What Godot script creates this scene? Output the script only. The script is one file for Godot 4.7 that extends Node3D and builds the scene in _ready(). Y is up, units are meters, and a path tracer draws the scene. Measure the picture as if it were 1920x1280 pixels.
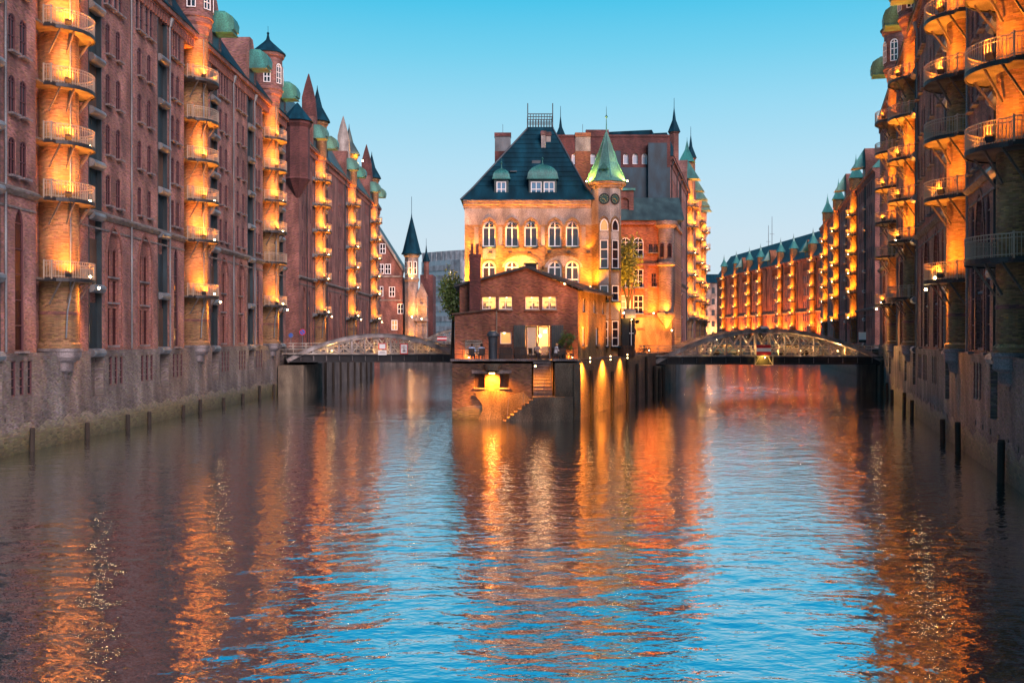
extends Node3D

# Canal between brick warehouses at dusk. Units are metres, the water is y = 0,
# the camera looks along -Z; "d" in comments is the distance along -Z.

class MB:
	var v := PackedVector3Array()
	var n := PackedVector3Array()
	var col := PackedColorArray()
	var tint := Color.WHITE
	func t(a: Vector3, b: Vector3, c: Vector3, na: Vector3, nb: Vector3, nc: Vector3) -> void:
		if (c - a).cross(b - a).dot(na + nb + nc) < 0.0:
			v.append(a); v.append(c); v.append(b)
			n.append(na); n.append(nc); n.append(nb)
		else:
			v.append(a); v.append(b); v.append(c)
			n.append(na); n.append(nb); n.append(nc)
		col.append(tint); col.append(tint); col.append(tint)
	func tri(a: Vector3, b: Vector3, c: Vector3, hint: Vector3) -> void:
		var k := (c - a).cross(b - a).normalized()
		if k.dot(hint) < 0.0:
			k = -k
		t(a, b, c, k, k, k)
	func q(a: Vector3, b: Vector3, c: Vector3, d: Vector3, hint: Vector3) -> void:
		tri(a, b, c, hint)
		tri(a, c, d, hint)
	func box(c: Vector3, s: Vector3, basis := Basis.IDENTITY) -> void:
		var x := basis.x * s.x * 0.5
		var y := basis.y * s.y * 0.5
		var z := basis.z * s.z * 0.5
		q(c + x - y - z, c + x + y - z, c + x + y + z, c + x - y + z, x)
		q(c - x - y - z, c - x + y - z, c - x + y + z, c - x - y + z, -x)
		q(c + y - x - z, c + y + x - z, c + y + x + z, c + y - x + z, y)
		q(c - y - x - z, c - y + x - z, c - y + x + z, c - y - x + z, -y)
		q(c + z - x - y, c + z + x - y, c + z + x + y, c + z - x + y, z)
		q(c - z - x - y, c - z + x - y, c - z + x + y, c - z - x + y, -z)
	func span(x0: float, x1: float, y0: float, y1: float, z0: float, z1: float) -> void:
		box(Vector3((x0 + x1) / 2, (y0 + y1) / 2, (z0 + z1) / 2), Vector3(absf(x1 - x0), absf(y1 - y0), absf(z1 - z0)))
	func beam(a: Vector3, b: Vector3, w: float, h: float) -> void:
		var f := b - a
		var l := f.length()
		f /= l
		var up := Vector3.UP if absf(f.y) < 0.98 else Vector3.BACK
		var r := f.cross(up).normalized()
		box((a + b) / 2, Vector3(w, h, l), Basis(r, r.cross(f).normalized(), f))
	func prism(a: Vector3, b: Vector3, r: float) -> void:   # four sides, no caps: a thin bar
		var f := (b - a).normalized()
		var up := Vector3.UP if absf(f.y) < 0.9 else Vector3.RIGHT
		var x := f.cross(up).normalized() * r
		var y := x.cross(f).normalized() * r
		q(a + x + y, a + x - y, b + x - y, b + x + y, x)
		q(a - x + y, a - x - y, b - x - y, b - x + y, -x)
		q(a + y + x, a + y - x, b + y - x, b + y + x, y)
		q(a - y + x, a - y - x, b - y - x, b - y + x, -y)
	func tube(a: Vector3, b: Vector3, r0: float, r1: float, seg := 10) -> void:
		var f := (b - a).normalized()
		var up := Vector3.UP if absf(f.y) < 0.9 else Vector3.RIGHT
		var x := f.cross(up).normalized()
		var y := x.cross(f).normalized()
		for i in seg:
			var p := x * cos(TAU * i / seg) + y * sin(TAU * i / seg)
			var p2 := x * cos(TAU * (i + 1) / seg) + y * sin(TAU * (i + 1) / seg)
			t(a + p * r0, a + p2 * r0, b + p2 * r1, p, p2, p2)
			t(a + p * r0, b + p2 * r1, b + p * r1, p, p2, p)
			tri(a, a + p * r0, a + p2 * r0, -f)
			tri(b, b + p * r1, b + p2 * r1, f)
	func path(pts: Array, r: float, seg := 6) -> void:
		for i in pts.size() - 1:
			tube(pts[i], pts[i + 1], r, r, seg)
	func lathe(c: Vector3, prof: Array, seg := 20, a0 := 0.0, a1 := TAU, flat := false) -> void:   # prof: Vector2(radius, y)
		for k in prof.size() - 1:
			var p: Vector2 = prof[k]
			var p2: Vector2 = prof[k + 1]
			var slope := Vector2(p2.y - p.y, p.x - p2.x).normalized()
			for i in seg:
				var t0 := a0 + (a1 - a0) * i / seg
				var t1 := a0 + (a1 - a0) * (i + 1) / seg
				var d0 := Vector3(cos(t0), 0, sin(t0))
				var d1 := Vector3(cos(t1), 0, sin(t1))
				var m0 := (d0 * slope.x + Vector3.UP * slope.y).normalized()
				var m1 := (d1 * slope.x + Vector3.UP * slope.y).normalized()
				if flat:
					m0 = (m0 + m1).normalized()
					m1 = m0
				var a := c + d0 * p.x + Vector3.UP * p.y
				var b := c + d1 * p.x + Vector3.UP * p.y
				var e := c + d1 * p2.x + Vector3.UP * p2.y
				var g := c + d0 * p2.x + Vector3.UP * p2.y
				if p.x > 0.001:
					t(a, b, e, m0, m1, m1)
				if p2.x > 0.001:
					t(a, e, g, m0, m1, m0)
	func slab(poly: PackedVector2Array, y0: float, y1: float) -> void:   # poly in plan (x, z)
		var ix := Geometry2D.triangulate_polygon(poly)
		for i in range(0, ix.size(), 3):
			var a := poly[ix[i]]
			var b := poly[ix[i + 1]]
			var c := poly[ix[i + 2]]
			tri(Vector3(a.x, y1, a.y), Vector3(b.x, y1, b.y), Vector3(c.x, y1, c.y), Vector3.UP)
			tri(Vector3(a.x, y0, a.y), Vector3(b.x, y0, b.y), Vector3(c.x, y0, c.y), Vector3.DOWN)
		var turn := -1.0 if Geometry2D.is_polygon_clockwise(poly) else 1.0
		for i in poly.size():
			var a := poly[i]
			var b := poly[(i + 1) % poly.size()]
			var o := Vector3(b.y - a.y, 0, a.x - b.x) * turn
			q(Vector3(a.x, y0, a.y), Vector3(b.x, y0, b.y), Vector3(b.x, y1, b.y), Vector3(a.x, y1, a.y), o)
	func across(prof: PackedVector2Array, x0: float, x1: float) -> void:   # prof in (z, y), swept along x
		var ix := Geometry2D.triangulate_polygon(prof)
		for i in range(0, ix.size(), 3):
			for e in [x0, x1]:
				tri(Vector3(e, prof[ix[i]].y, prof[ix[i]].x), Vector3(e, prof[ix[i + 1]].y, prof[ix[i + 1]].x), Vector3(e, prof[ix[i + 2]].y, prof[ix[i + 2]].x), Vector3(e - (x0 + x1) / 2, 0, 0))
		var turn := -1.0 if Geometry2D.is_polygon_clockwise(prof) else 1.0
		for i in prof.size():
			var a := prof[i]
			var b := prof[(i + 1) % prof.size()]
			q(Vector3(x0, a.y, a.x), Vector3(x1, a.y, a.x), Vector3(x1, b.y, b.x), Vector3(x0, b.y, b.x), Vector3(0, (a.x - b.x), (b.y - a.y)) * turn)
	func front(poly: PackedVector2Array, z0: float, z1: float) -> void:   # poly in (x, y), extruded from z0 to z1
		var ix := Geometry2D.triangulate_polygon(poly)
		for i in range(0, ix.size(), 3):
			for e in [z0, z1]:
				tri(Vector3(poly[ix[i]].x, poly[ix[i]].y, e), Vector3(poly[ix[i + 1]].x, poly[ix[i + 1]].y, e), Vector3(poly[ix[i + 2]].x, poly[ix[i + 2]].y, e), Vector3(0, 0, e - (z0 + z1) / 2))
		var turn := -1.0 if Geometry2D.is_polygon_clockwise(poly) else 1.0
		for i in poly.size():
			var a := poly[i]
			var b := poly[(i + 1) % poly.size()]
			q(Vector3(a.x, a.y, z0), Vector3(b.x, b.y, z0), Vector3(b.x, b.y, z1), Vector3(a.x, a.y, z1), Vector3(b.y - a.y, a.x - b.x, 0) * turn)
	func ball(c: Vector3, r: Vector3, seg := 10) -> void:
		var rings := maxi(4, seg / 2)
		for j in rings:
			for i in seg:
				var p := []
				for e in [[0, 0], [1, 0], [1, 1], [0, 1]]:
					var th: float = PI * (j + e[1]) / rings
					var ph: float = TAU * (i + e[0]) / seg
					p.append(Vector3(sin(th) * cos(ph), cos(th), sin(th) * sin(ph)))
				if j > 0:
					t(c + p[0] * r, c + p[1] * r, c + p[2] * r, p[0], p[1], p[2])
				if j < rings - 1:
					t(c + p[0] * r, c + p[2] * r, c + p[3] * r, p[0], p[2], p[3])
	# a wall face at z with openings, each with its reveals: {x0, x1, y0, y1, rise, kind, d, back}
	func plate(x0: float, x1: float, y0: float, y1: float, z: float, ops: Array, depth := 0.3) -> void:
		var xs := [x0, x1]
		for o in ops:
			for e in [o.x0, o.x1]:
				if e > x0 and e < x1:
					xs.append(e)
		xs.sort()
		var byx := ops.duplicate()
		byx.sort_custom(func(a, b): return a.y0 < b.y0)
		for i in xs.size() - 1:
			if xs[i + 1] - xs[i] < 0.0005:
				continue
			var mid: float = (xs[i] + xs[i + 1]) / 2
			var y := y0
			for o in byx:
				if o.x0 < mid and o.x1 > mid:
					if o.y0 > y + 0.0005:
						_face(xs[i], xs[i + 1], y, o.y0, z)
					y = maxf(y, o.y1)
			if y1 > y + 0.0005:
				_face(xs[i], xs[i + 1], y, y1, z)
		for o in ops:
			var d: float = o.get("d", depth)
			var pts := outline(o)
			var top: float = o.y1
			for i in pts.size():
				var a: Vector2 = pts[i]
				var b: Vector2 = pts[(i + 1) % pts.size()]
				if (i == pts.size() - 1 and o.y0 <= y0 + 0.001) or a.distance_to(b) < 0.0005:
					continue
				q(Vector3(a.x, a.y, z), Vector3(b.x, b.y, z), Vector3(b.x, b.y, z - d), Vector3(a.x, a.y, z - d), Vector3((o.x0 + o.x1) / 2 - (a.x + b.x) / 2, (o.y0 + top) / 2 - (a.y + b.y) / 2, 0))
				if i > 0 and i < pts.size() - 2 and (a.y < top - 0.0005 or b.y < top - 0.0005):
					q(Vector3(a.x, a.y, z), Vector3(b.x, b.y, z), Vector3(b.x, top, z), Vector3(a.x, top, z), Vector3.BACK)
			if o.get("back", false):
				fan(pts, z - d)
	func _face(x0: float, x1: float, y0: float, y1: float, z: float) -> void:
		q(Vector3(x0, y0, z), Vector3(x1, y0, z), Vector3(x1, y1, z), Vector3(x0, y1, z), Vector3.BACK)
	func fan(pts: Array, z: float) -> void:
		for i in range(1, pts.size() - 1):
			tri(Vector3(pts[0].x, pts[0].y, z), Vector3(pts[i].x, pts[i].y, z), Vector3(pts[i + 1].x, pts[i + 1].y, z), Vector3.BACK)
	static func outline(o: Dictionary) -> Array:   # left foot, up the left side, over the arch, down to the right foot
		var rise: float = o.get("rise", 0.0)
		var ys: float = o.y1 - rise
		var pts := [Vector2(o.x0, o.y0), Vector2(o.x0, ys)]
		if rise > 0.0:
			var w: float = o.x1 - o.x0
			var kind: String = o.get("kind", "round")
			var seg: int = o.get("seg", 8)
			for i in range(1, seg):
				var th := PI * i / seg
				var tt := (1.0 - cos(th)) / 2
				var u := absf(2 * tt - 1)
				var f := sin(th)
				if kind == "pointed":
					tt = float(i) / seg
					u = absf(2 * tt - 1)
					f = sqrt(1.0 - pow((1 + u) / 2, 2)) / sqrt(0.75)
				pts.append(Vector2(o.x0 + tt * w, ys + rise * f))
		pts.append(Vector2(o.x1, ys))
		pts.append(Vector2(o.x1, o.y0))
		return pts
	func mesh(m: Material) -> ArrayMesh:
		var am := ArrayMesh.new()
		if v.size() == 0:
			v.append_array([Vector3.ZERO, Vector3(0.001, 0, 0), Vector3(0, 0.001, 0)])
			n.append_array([Vector3.UP, Vector3.UP, Vector3.UP])
			col.append_array([Color.WHITE, Color.WHITE, Color.WHITE])
		var ar := []
		ar.resize(Mesh.ARRAY_MAX)
		ar[Mesh.ARRAY_VERTEX] = v
		ar[Mesh.ARRAY_NORMAL] = n
		if (m is StandardMaterial3D) and m.vertex_color_use_as_albedo:
			ar[Mesh.ARRAY_COLOR] = col
		am.add_surface_from_arrays(Mesh.PRIMITIVE_TRIANGLES, ar)
		am.surface_set_material(0, m)
		return am

var rng := RandomNumberGenerator.new()
var counts := {}
var M := {}
var cache := {}

func _ready() -> void:
	# ---- camera, sky, light, exposure
	var cam := Camera3D.new()
	cam.name = "camera"
	cam.position = Vector3(0, 6.65, 0)
	cam.rotation_degrees = Vector3(-0.24, 0, 0)
	cam.fov = 37.2
	cam.near = 0.2
	cam.far = 4000.0
	add_child(cam)
	var env := Environment.new()
	env.background_mode = Environment.BG_SKY
	# clear dusk sky: pale at the horizon, turquoise above, deep blue overhead (degrees of height, linear colour)
	var tones := [[-90.0, 0.10, 0.13, 0.15], [-1.0, 0.3, 0.36, 0.4], [0.0, 0.62, 0.73, 0.79], [5.5, 0.58, 0.73, 0.83], [9.3, 0.45, 0.71, 0.86], [12.8, 0.30, 0.66, 0.85], [15.6, 0.17, 0.60, 0.82], [18.4, 0.07, 0.53, 0.79], [22.0, 0.02, 0.44, 0.76], [32.0, 0.01, 0.34, 0.68], [50.0, 0.015, 0.24, 0.45], [90.0, 0.015, 0.17, 0.36]]
	var dome := Image.create(16, 720, false, Image.FORMAT_RGBF)
	for y in 720:
		var h := 90.0 - (y + 0.5) * 0.25
		var k := 1
		while k < tones.size() - 1 and tones[k][0] < h:
			k += 1
		var lo: Array = tones[k - 1]
		var hi: Array = tones[k]
		var f: float = clampf((h - lo[0]) / (hi[0] - lo[0]), 0.0, 1.0)
		for x in 16:
			dome.set_pixel(x, y, Color(lerpf(lo[1], hi[1], f), lerpf(lo[2], hi[2], f), lerpf(lo[3], hi[3], f)))
	var sky_mat := PanoramaSkyMaterial.new()
	sky_mat.panorama = ImageTexture.create_from_image(dome)
	var sky := Sky.new()
	sky.sky_material = sky_mat
	env.sky = sky
	env.background_energy_multiplier = 0.385
	env.tonemap_mode = Environment.TONE_MAPPER_LINEAR
	env.tonemap_exposure = 2.75
	env.sdfgi_enabled = true
	env.ssao_enabled = true
	env.ssil_enabled = true
	var we := WorldEnvironment.new()
	we.name = "world"
	we.environment = env
	add_child(we)
	var sun := DirectionalLight3D.new()      # the afterglow of the set sun, behind the camera and to the right
	sun.name = "afterglow"
	sun.light_color = Color(1.0, 0.88, 0.88)
	sun.light_energy = 0.7
	sun.light_angular_distance = 40.0
	sun.shadow_enabled = true
	sun.sky_mode = DirectionalLight3D.SKY_MODE_LIGHT_ONLY
	sun.rotation_degrees = Vector3(-32, 32, 0)
	add_child(sun)

	rng.seed = 4
	make_materials()
	more_materials()

	# ---- water and ground
	water()
	grounds()

	# ---- warehouses
	rows_of_warehouses()

	# ---- island
	island()
	mansion()
	annex()
	corner_house()

	# ---- beyond the bridges
	gabled_house()
	office_block()
	distant_house("cream lit house at the far end of the right canal", Vector3(82.6, 5.2, -440.0), 9.5, 25.0, 3, 5, M.brick_pale, 60.0)
	distant_house("dark roofed brick house far off beside the cream lit house", Vector3(75.6, 5.2, -446.0), 6.6, 23.0, 2, 4, M.brick_rose)

	# ---- bridges with their signs
	var lb := bridge("arch_bridge", "grey steel arch bridge between the left warehouses and the island", Vector3(-26.6, 0, -120.0), Vector3(-5.2, 0, -120.0), 6.75, 8.0, 14, 4.75, M.paint_grey)
	var rb := bridge("arch_bridge", "grey steel arch bridge with red and white board right of the island", Vector3(16.9, 0, -121.0), Vector3(44.8, 0, -121.0), 7.35, 8.0, 16, 4.45, M.paint_grey)
	var fb := bridge("arch_bridge", "small distant arch bridge behind the left bridge", Vector3(-21.5, 0, -226.0), Vector3(-2.5, 0, -226.0), 8.2, 7.0, 14, 5.2, M.paint_cream)
	for p in [[lb, 5.0, 1.0], [lb, 10.7, 1.0], [lb, 16.5, 1.0], [rb, 6.0, 1.0], [rb, 10.5, 1.0], [rb, 14.2, 1.2], [rb, 18.0, 1.0], [rb, 22.5, 1.0]]:
		flood(p[0], Vector3(p[1], 5.0, -1.6), Vector3(p[1] + 0.2, 6.2, -0.2), 14.0 * p[2], 80.0, Color(1.0, 0.72, 0.4), 0.06, M.bulb_soft)
	var bm: Material = M.red
	sign_board("bridge_sign", "red white red striped board at the crown of the right bridge", Vector3(29.95, 4.55, -120.6), 1.75, 1.2, [[0, 1, 0, 0.33, bm], [0, 1, 0.67, 1, bm]])
	sign_board("bridge_sign", "white box lamp on the crown of the right bridge's arch", Vector3(30.2, 7.55, -121.0), 0.95, 0.42, [[0, 1, 0, 0.08, M.lead]])
	sign_board("bridge_sign", "red framed white board over a white plate on the left bridge", Vector3(-15.3, 5.2, -119.6), 0.95, 0.75, [[0, 1, 0, 0.14, bm], [0, 1, 0.86, 1, bm], [0, 0.13, 0.14, 0.86, bm], [0.87, 1, 0.14, 0.86, bm]])
	sign_board("bridge_sign", "plain white plate under the red framed board on the left bridge", Vector3(-15.3, 4.55, -119.6), 1.0, 0.55, [[0.1, 0.9, 0.3, 0.4, M.lead], [0.2, 0.8, 0.6, 0.7, M.lead]])
	no_anchor_sign(Vector3(-12.75, 4.65, -119.6))
	sign_board("bridge_sign", "small red white red board on the distant arch bridge", Vector3(-15.6, 5.9, -225.6), 2.1, 0.9, [[0, 1, 0, 0.33, bm], [0, 1, 0.67, 1, bm]])
	sign_board("wall_board", "white board above a dark plate where the right bridge meets the warehouses", Vector3(45.3, 6.0, -131.0), 0.95, 1.3, [[0, 1, 0, 0.25, M.black]])
	round_sign(Vector3(-27.2, 7.3, -131.5), 0.42, M.red, M.blue, "round red and blue no-stopping sign at the left end of the left bridge")
	round_sign(Vector3(-28.6, 6.9, -131.0), 0.34, M.lead, M.blue, "smaller round blue sign beside the no-stopping sign")
	# the lit cradle under the right bridge's board
	var cr := thing("inspection_cradle", "yellow lit steel cradle hanging below the striped board", "cradle", Vector3(29.95, 3.3, -120.45))
	for e in [[-1.05, 1.05, 0.0, 0.08], [-1.05, 1.05, 1.12, 1.2]]:
		var mb := MB.new()
		mb.span(e[0], e[1], e[2], e[3], -0.05, 0.05)
		part("rail", mb, M.paint_cream, cr)
	for x in [-1.05, 1.05]:
		var mb := MB.new()
		mb.span(x - 0.05, x + 0.05, 0, 1.2, -0.05, 0.05)
		part("post", mb, M.paint_cream, cr)
		var db := MB.new()
		db.beam(Vector3(x, 0.05, 0), Vector3(x * 0.4, 1.15, 0), 0.08, 0.08)
		part("brace", db, M.paint_cream, cr)
	flood(cr, Vector3(0, 0.95, 0.5), Vector3(0, 0.3, -0.3), 0.8, 80.0, Color(1.0, 0.75, 0.3), 0.06, M.bulb_soft)

	# ---- quays and piles by the bridges
	quays()

	# ---- life on the terrace and by the bridges
	var ty := TERRACE + 0.004
	seated_person("person in pale blue shirt seated at the left terrace corner, back turned", Vector3(-3.28, ty, -82.95), PI - 0.15, Color(0.3, 0.42, 0.6), Color(0.05, 0.07, 0.14), Color(0.09, 0.045, 0.02))
	seated_person("person in white top and dark straps seated left of the metal column, back turned", Vector3(-2.5, ty, -83.0), PI + 0.2, Color(0.4, 0.46, 0.58), Color(0.05, 0.06, 0.12), Color(0.03, 0.02, 0.015))
	seated_person("person in grey seated at a table before the lit door", Vector3(2.2, ty, -87.3), 0.3, Color(0.24, 0.2, 0.19), Color(0.05, 0.05, 0.06), Color(0.03, 0.02, 0.015), 0.05)
	seated_person("light haired person in white shirt seated before the right shutter", Vector3(3.75, ty, -86.9), PI * 0.6, Color(0.62, 0.62, 0.64), Color(0.07, 0.06, 0.06), Color(0.4, 0.26, 0.12), 0.08)
	chair(Vector3(-3.28, ty, -83.0), PI - 0.15, "terrace chair under the person in pale blue shirt")
	chair(Vector3(-2.5, ty, -83.05), PI + 0.2, "terrace chair under the person in white top left of the column")
	chair(Vector3(2.2, ty, -87.25), 0.3, "terrace chair under the person in grey")
	chair(Vector3(3.75, ty, -86.95), PI * 0.6, "terrace chair under the light haired person")
	table(Vector3(3.0, ty, -86.6), "round terrace table between the person in grey and the person in white")
	table(Vector3(-0.2, ty, -85.6), "round terrace table right of the metal column")
	table(Vector3(0.95, ty, -87.6), "round terrace table before the left shutter")
	table(Vector3(4.3, ty, -85.4), "round terrace table nearest the quay's right corner")
	table(Vector3(-2.9, ty, -83.85), "round terrace table in front of the two seated people")
	var k := 0
	for c in [[-0.85, -85.5, 1.5, "terrace chair left of the table by the metal column"], [0.45, -85.7, -1.5, "terrace chair right of the table by the metal column"], [-0.2, -84.9, PI, "empty terrace chair with its back to the quay by the metal column"], [0.9, -84.3, PI, "empty terrace chair with its back to the quay left of the stair"], [1.4, -87.2, -0.9, "terrace chair before the lit door's left leaf"], [4.9, -85.2, -1.6, "terrace chair right of the table at the quay's right corner"], [4.2, -84.6, PI, "terrace chair in front of the table at the quay's right corner"], [0.5, -88.2, 0.4, "terrace chair against the left shutter"]]:
		chair(Vector3(c[0], ty, c[1]), c[2], c[3])
	for e in [[-0.55, -84.6, "slatted wooden screen on the terrace just right of the metal column"], [0.75, -85.2, "slatted wooden screen on the terrace nearest the stair"]]:
		var sc := thing("wooden_screen", e[2], "screen", Vector3(e[0], ty, e[1]), Basis.IDENTITY, "screens on the terrace")
		for z in 5:
			var pm := MB.new()
			pm.span(-0.5, 0.5, 0.12 + z * 0.2, 0.31 + z * 0.2, -0.03, 0.03)
			part("plank", pm, M.wood, sc)
		for x in [-0.44, 0.44]:
			var pm := MB.new()
			pm.span(x - 0.04, x + 0.04, 0, 1.16, -0.075, -0.03)
			part("post", pm, M.wood, sc)
	# tub-like wooden bay and awning by the tower foot, lamp post and bicycles
	var tub := thing("wooden_tub", "large oval wooden tub on the island ledge below the tower", "tub", Vector3(11.6, TERRACE - 0.2, -103.4))
	for i in 18:
		var th := TAU * i / 18
		var pm := MB.new()
		var d := Vector3(cos(th) * 0.85, 0, sin(th) * 0.65)
		pm.box(d + Vector3.UP * 0.65, Vector3(0.27, 1.3, 0.06), Basis(Vector3.UP, PI / 2 - th))
		part("plank", pm, M.wood, tub)
	for y in [0.25, 1.05]:
		var bandm := MB.new()
		for i in 24:
			var t0 := TAU * i / 24
			var t1 := TAU * (i + 1) / 24
			bandm.prism(Vector3(cos(t0) * 0.9, y, sin(t0) * 0.7), Vector3(cos(t1) * 0.9, y, sin(t1) * 0.7), 0.03)
		part("hoop", bandm, M.steel, tub)
	var sh := thing("glass_porch", "narrow dark porch with white glazing bars beside the tower foot", "porch", Vector3(12.2, TERRACE, -105.5))
	var pm2 := MB.new()
	pm2.span(-0.75, 0.6, 0, 3.9, -0.9, 0.0)
	part("wall", pm2, M.steel, sh)
	var gm := MB.new()
	gm.span(0.0, 0.45, 1.1, 3.7, 0.0, 0.03)
	part("pane", gm, M.glass, sh)
	var fm := MB.new()
	fm.span(0.18, 0.26, 1.0, 3.8, 0.03, 0.07)
	fm.span(0.0, 0.45, 2.3, 2.38, 0.03, 0.07)
	part("glazing_bar", fm, M.frame_white, sh)
	var aw := MB.new()
	aw.across(PackedVector2Array([Vector2(-0.9, 4.9), Vector2(0.1, 4.75), Vector2(0.5, 4.3), Vector2(0.6, 3.9), Vector2(-0.9, 3.9)]), -0.5, 0.65)
	part("awning", aw, M.plaster, sh)
	flood(sh, Vector3(0.1, 3.75, 1.3), Vector3(0.1, 4.5, 0.3), 0.5, 70.0, Color(1.0, 0.75, 0.4), 0.05, M.bulb_soft)
	for e in [[-3.75, -88.0, "small lantern standing on the terrace by the louvred vent"], [5.3, -88.4, "small lantern standing on the terrace right of the potted shrub"]]:
		var ln := thing("terrace_lantern", e[2], "lantern", Vector3(e[0], ty, e[1]))
		var lc := MB.new()
		for x in [-0.1, 0.1]:
			for z in [-0.1, 0.1]:
				lc.span(x - 0.012, x + 0.012, 0, 0.34, z - 0.012, z + 0.012)
		lc.span(-0.12, 0.12, 0.34, 0.37, -0.12, 0.12)
		lc.span(-0.12, 0.12, 0.0, 0.03, -0.12, 0.12)
		part("lantern_case", lc, M.steel, ln)
		omni(ln, Vector3(0, 0.17, 0), 1.0, Color(1.0, 0.62, 0.24), 0.06, M.bulb_soft)
	street_lamp(Vector3(14.1, TERRACE - 0.1, -117.0), 8.1, "thin grey street lamp beside the left end of the right bridge")
	bicycle(Vector3(14.75, TERRACE, -116.5), 1.1, "dark bicycle nearest the street lamp")
	bicycle(Vector3(15.3, TERRACE, -117.2), 1.25, "dark bicycle second from the street lamp")
	bicycle(Vector3(15.8, TERRACE, -118.0), 1.0, "dark bicycle farthest from the street lamp")
	for e in [[102.6, 49.0, "taller radio mast rising behind the far warehouse roof"], [101.2, 45.5, "shorter thin radio mast beside the taller one behind the far roof"]]:
		var ms := thing("radio_mast", e[2], "mast", Vector3(e[0], 5.2, -400.0))
		var tm := MB.new()
		tm.tube(Vector3.ZERO, Vector3.UP * e[1], 0.3, 0.08, 6)
		part("pole", tm, M.lead, ms)
		for y in [0.72, 0.86]:
			var am := MB.new()
			am.prism(Vector3(-0.9, e[1] * y, 0), Vector3(0.9, e[1] * y, 0), 0.06)
			part("aerial", am, M.lead, ms)
	car(Vector3(26.5, 4.4, -125.6), 0.05, M.car_blue, "blue parked car seen through the left half of the right bridge")
	car(Vector3(35.0, 4.4, -126.2), 0.02, M.car_grey, "grey parked car seen through the right half of the right bridge")
	tree("leafy_tree", "dark green tree showing left of the tall yellow house", Vector3(-6.3, TERRACE, -107.0), 9.0, Vector3(1.5, 3.1, 1.5), 2600, 3)
	tree("leafy_tree", "sparse yellow-lit tree just right of the clock tower", Vector3(12.5, TERRACE, -110.0), 12.6, Vector3(1.7, 3.2, 1.4), 2100, 9, M.leaf_pale)
	flood(get_node("leafy_tree_001"), Vector3(0.7, 3.6, 3.0), Vector3(0.2, 10.0, 0.0), 30.0, 45.0, Color(1.0, 0.66, 0.2), 0.06, M.bulb_soft, true)

func numbered(called: String) -> String:
	counts[called] = counts.get(called, 0) + 1
	return called if counts[called] == 1 else "%s_%03d" % [called, counts[called] - 1]

func thing(called: String, label: String, category: String, at := Vector3.ZERO, turn := Basis.IDENTITY, group := "") -> Node3D:
	var o := Node3D.new()
	o.name = numbered(called)
	o.transform = Transform3D(turn, at)
	add_child(o)
	tag(o, label, category, group)
	return o

func tag(o: Node, label: String, category: String, group := "") -> void:
	o.set_meta("label", label)
	o.set_meta("category", category)
	if group:
		o.set_meta("group", group)

func part(called: String, mb: MB, m: Material, parent: Node, at := Vector3.ZERO) -> MeshInstance3D:
	return put(called, mb.mesh(m), parent, at)

func put(called: String, mesh: Mesh, parent: Node, at := Vector3.ZERO, turn := Basis.IDENTITY) -> MeshInstance3D:
	var o := MeshInstance3D.new()
	o.name = called
	o.mesh = mesh
	o.transform = Transform3D(turn, at)
	parent.add_child(o, true)
	return o

func struct(called: String, mb: MB, m: Material) -> MeshInstance3D:
	var o := part(numbered(called), mb, m, self)
	o.set_meta("kind", "structure")
	return o

func group_node(called: String, parent: Node, at := Vector3.ZERO) -> Node3D:
	var o := Node3D.new()
	o.name = called
	o.position = at
	parent.add_child(o, true)
	return o

# ---------------------------------------------------------------- materials

func lin(r: float, g: float, b: float) -> Color:
	return Color(r, g, b).linear_to_srgb()

func mat(r: float, g: float, b: float, rough := 0.8, metal := 0.0) -> StandardMaterial3D:
	var m := StandardMaterial3D.new()
	m.albedo_color = lin(r, g, b)
	m.roughness = rough
	m.metallic = metal
	return m

func noise_tex(size: int, freq: float, s: int, lo: Color, hi: Color, normal := false, octaves := 4, bump := 4.0) -> NoiseTexture2D:
	var f := FastNoiseLite.new()
	f.noise_type = FastNoiseLite.TYPE_SIMPLEX_SMOOTH
	f.seed = s
	f.frequency = freq
	f.fractal_octaves = octaves
	var t := NoiseTexture2D.new()
	t.width = size
	t.height = size
	t.seamless = true
	t.noise = f
	if normal:
		t.as_normal_map = true
		t.bump_strength = bump
	else:
		var g := Gradient.new()
		g.set_color(0, lo)
		g.set_color(1, hi)
		t.color_ramp = g
	return t

var brick_color: ImageTexture
var brick_height: ImageTexture
var stains: Texture2D
var stains_fine: Texture2D

func make_brick_images() -> void:
	var s := 512
	var rows := 32
	var cols := 10
	var c := Image.create(s, s, false, Image.FORMAT_RGB8)
	var h := Image.create(s, s, false, Image.FORMAT_RGB8)
	rng.seed = 11
	var tone := []
	for i in rows * cols:
		var k := rng.randf_range(0.74, 1.0)
		if rng.randf() < 0.12:
			k *= 0.78
		tone.append(Vector3(k, k * rng.randf_range(0.88, 1.0), k * rng.randf_range(0.86, 1.04)))
	for y in s:
		var row := y / 16
		var fy := y % 16
		for x in s:
			var xx := fposmod(x + (25.6 if row % 2 else 0.0), float(s))
			var ci := int(xx / 51.2)
			var fx := xx - ci * 51.2
			var joint := fy < 2 or fx < 2.4
			var t: Vector3 = tone[row * cols + ci]
			if joint:
				c.set_pixel(x, y, Color(0.7, 0.74, 0.74))
				h.set_pixel(x, y, Color(0.2, 0.2, 0.2))
			else:
				c.set_pixel(x, y, Color(t.x, t.y, t.z))
				var e := 0.72 + 0.28 * t.x
				h.set_pixel(x, y, Color(e, e, e))
	brick_color = ImageTexture.create_from_image(c)
	brick_height = ImageTexture.create_from_image(h)

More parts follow.
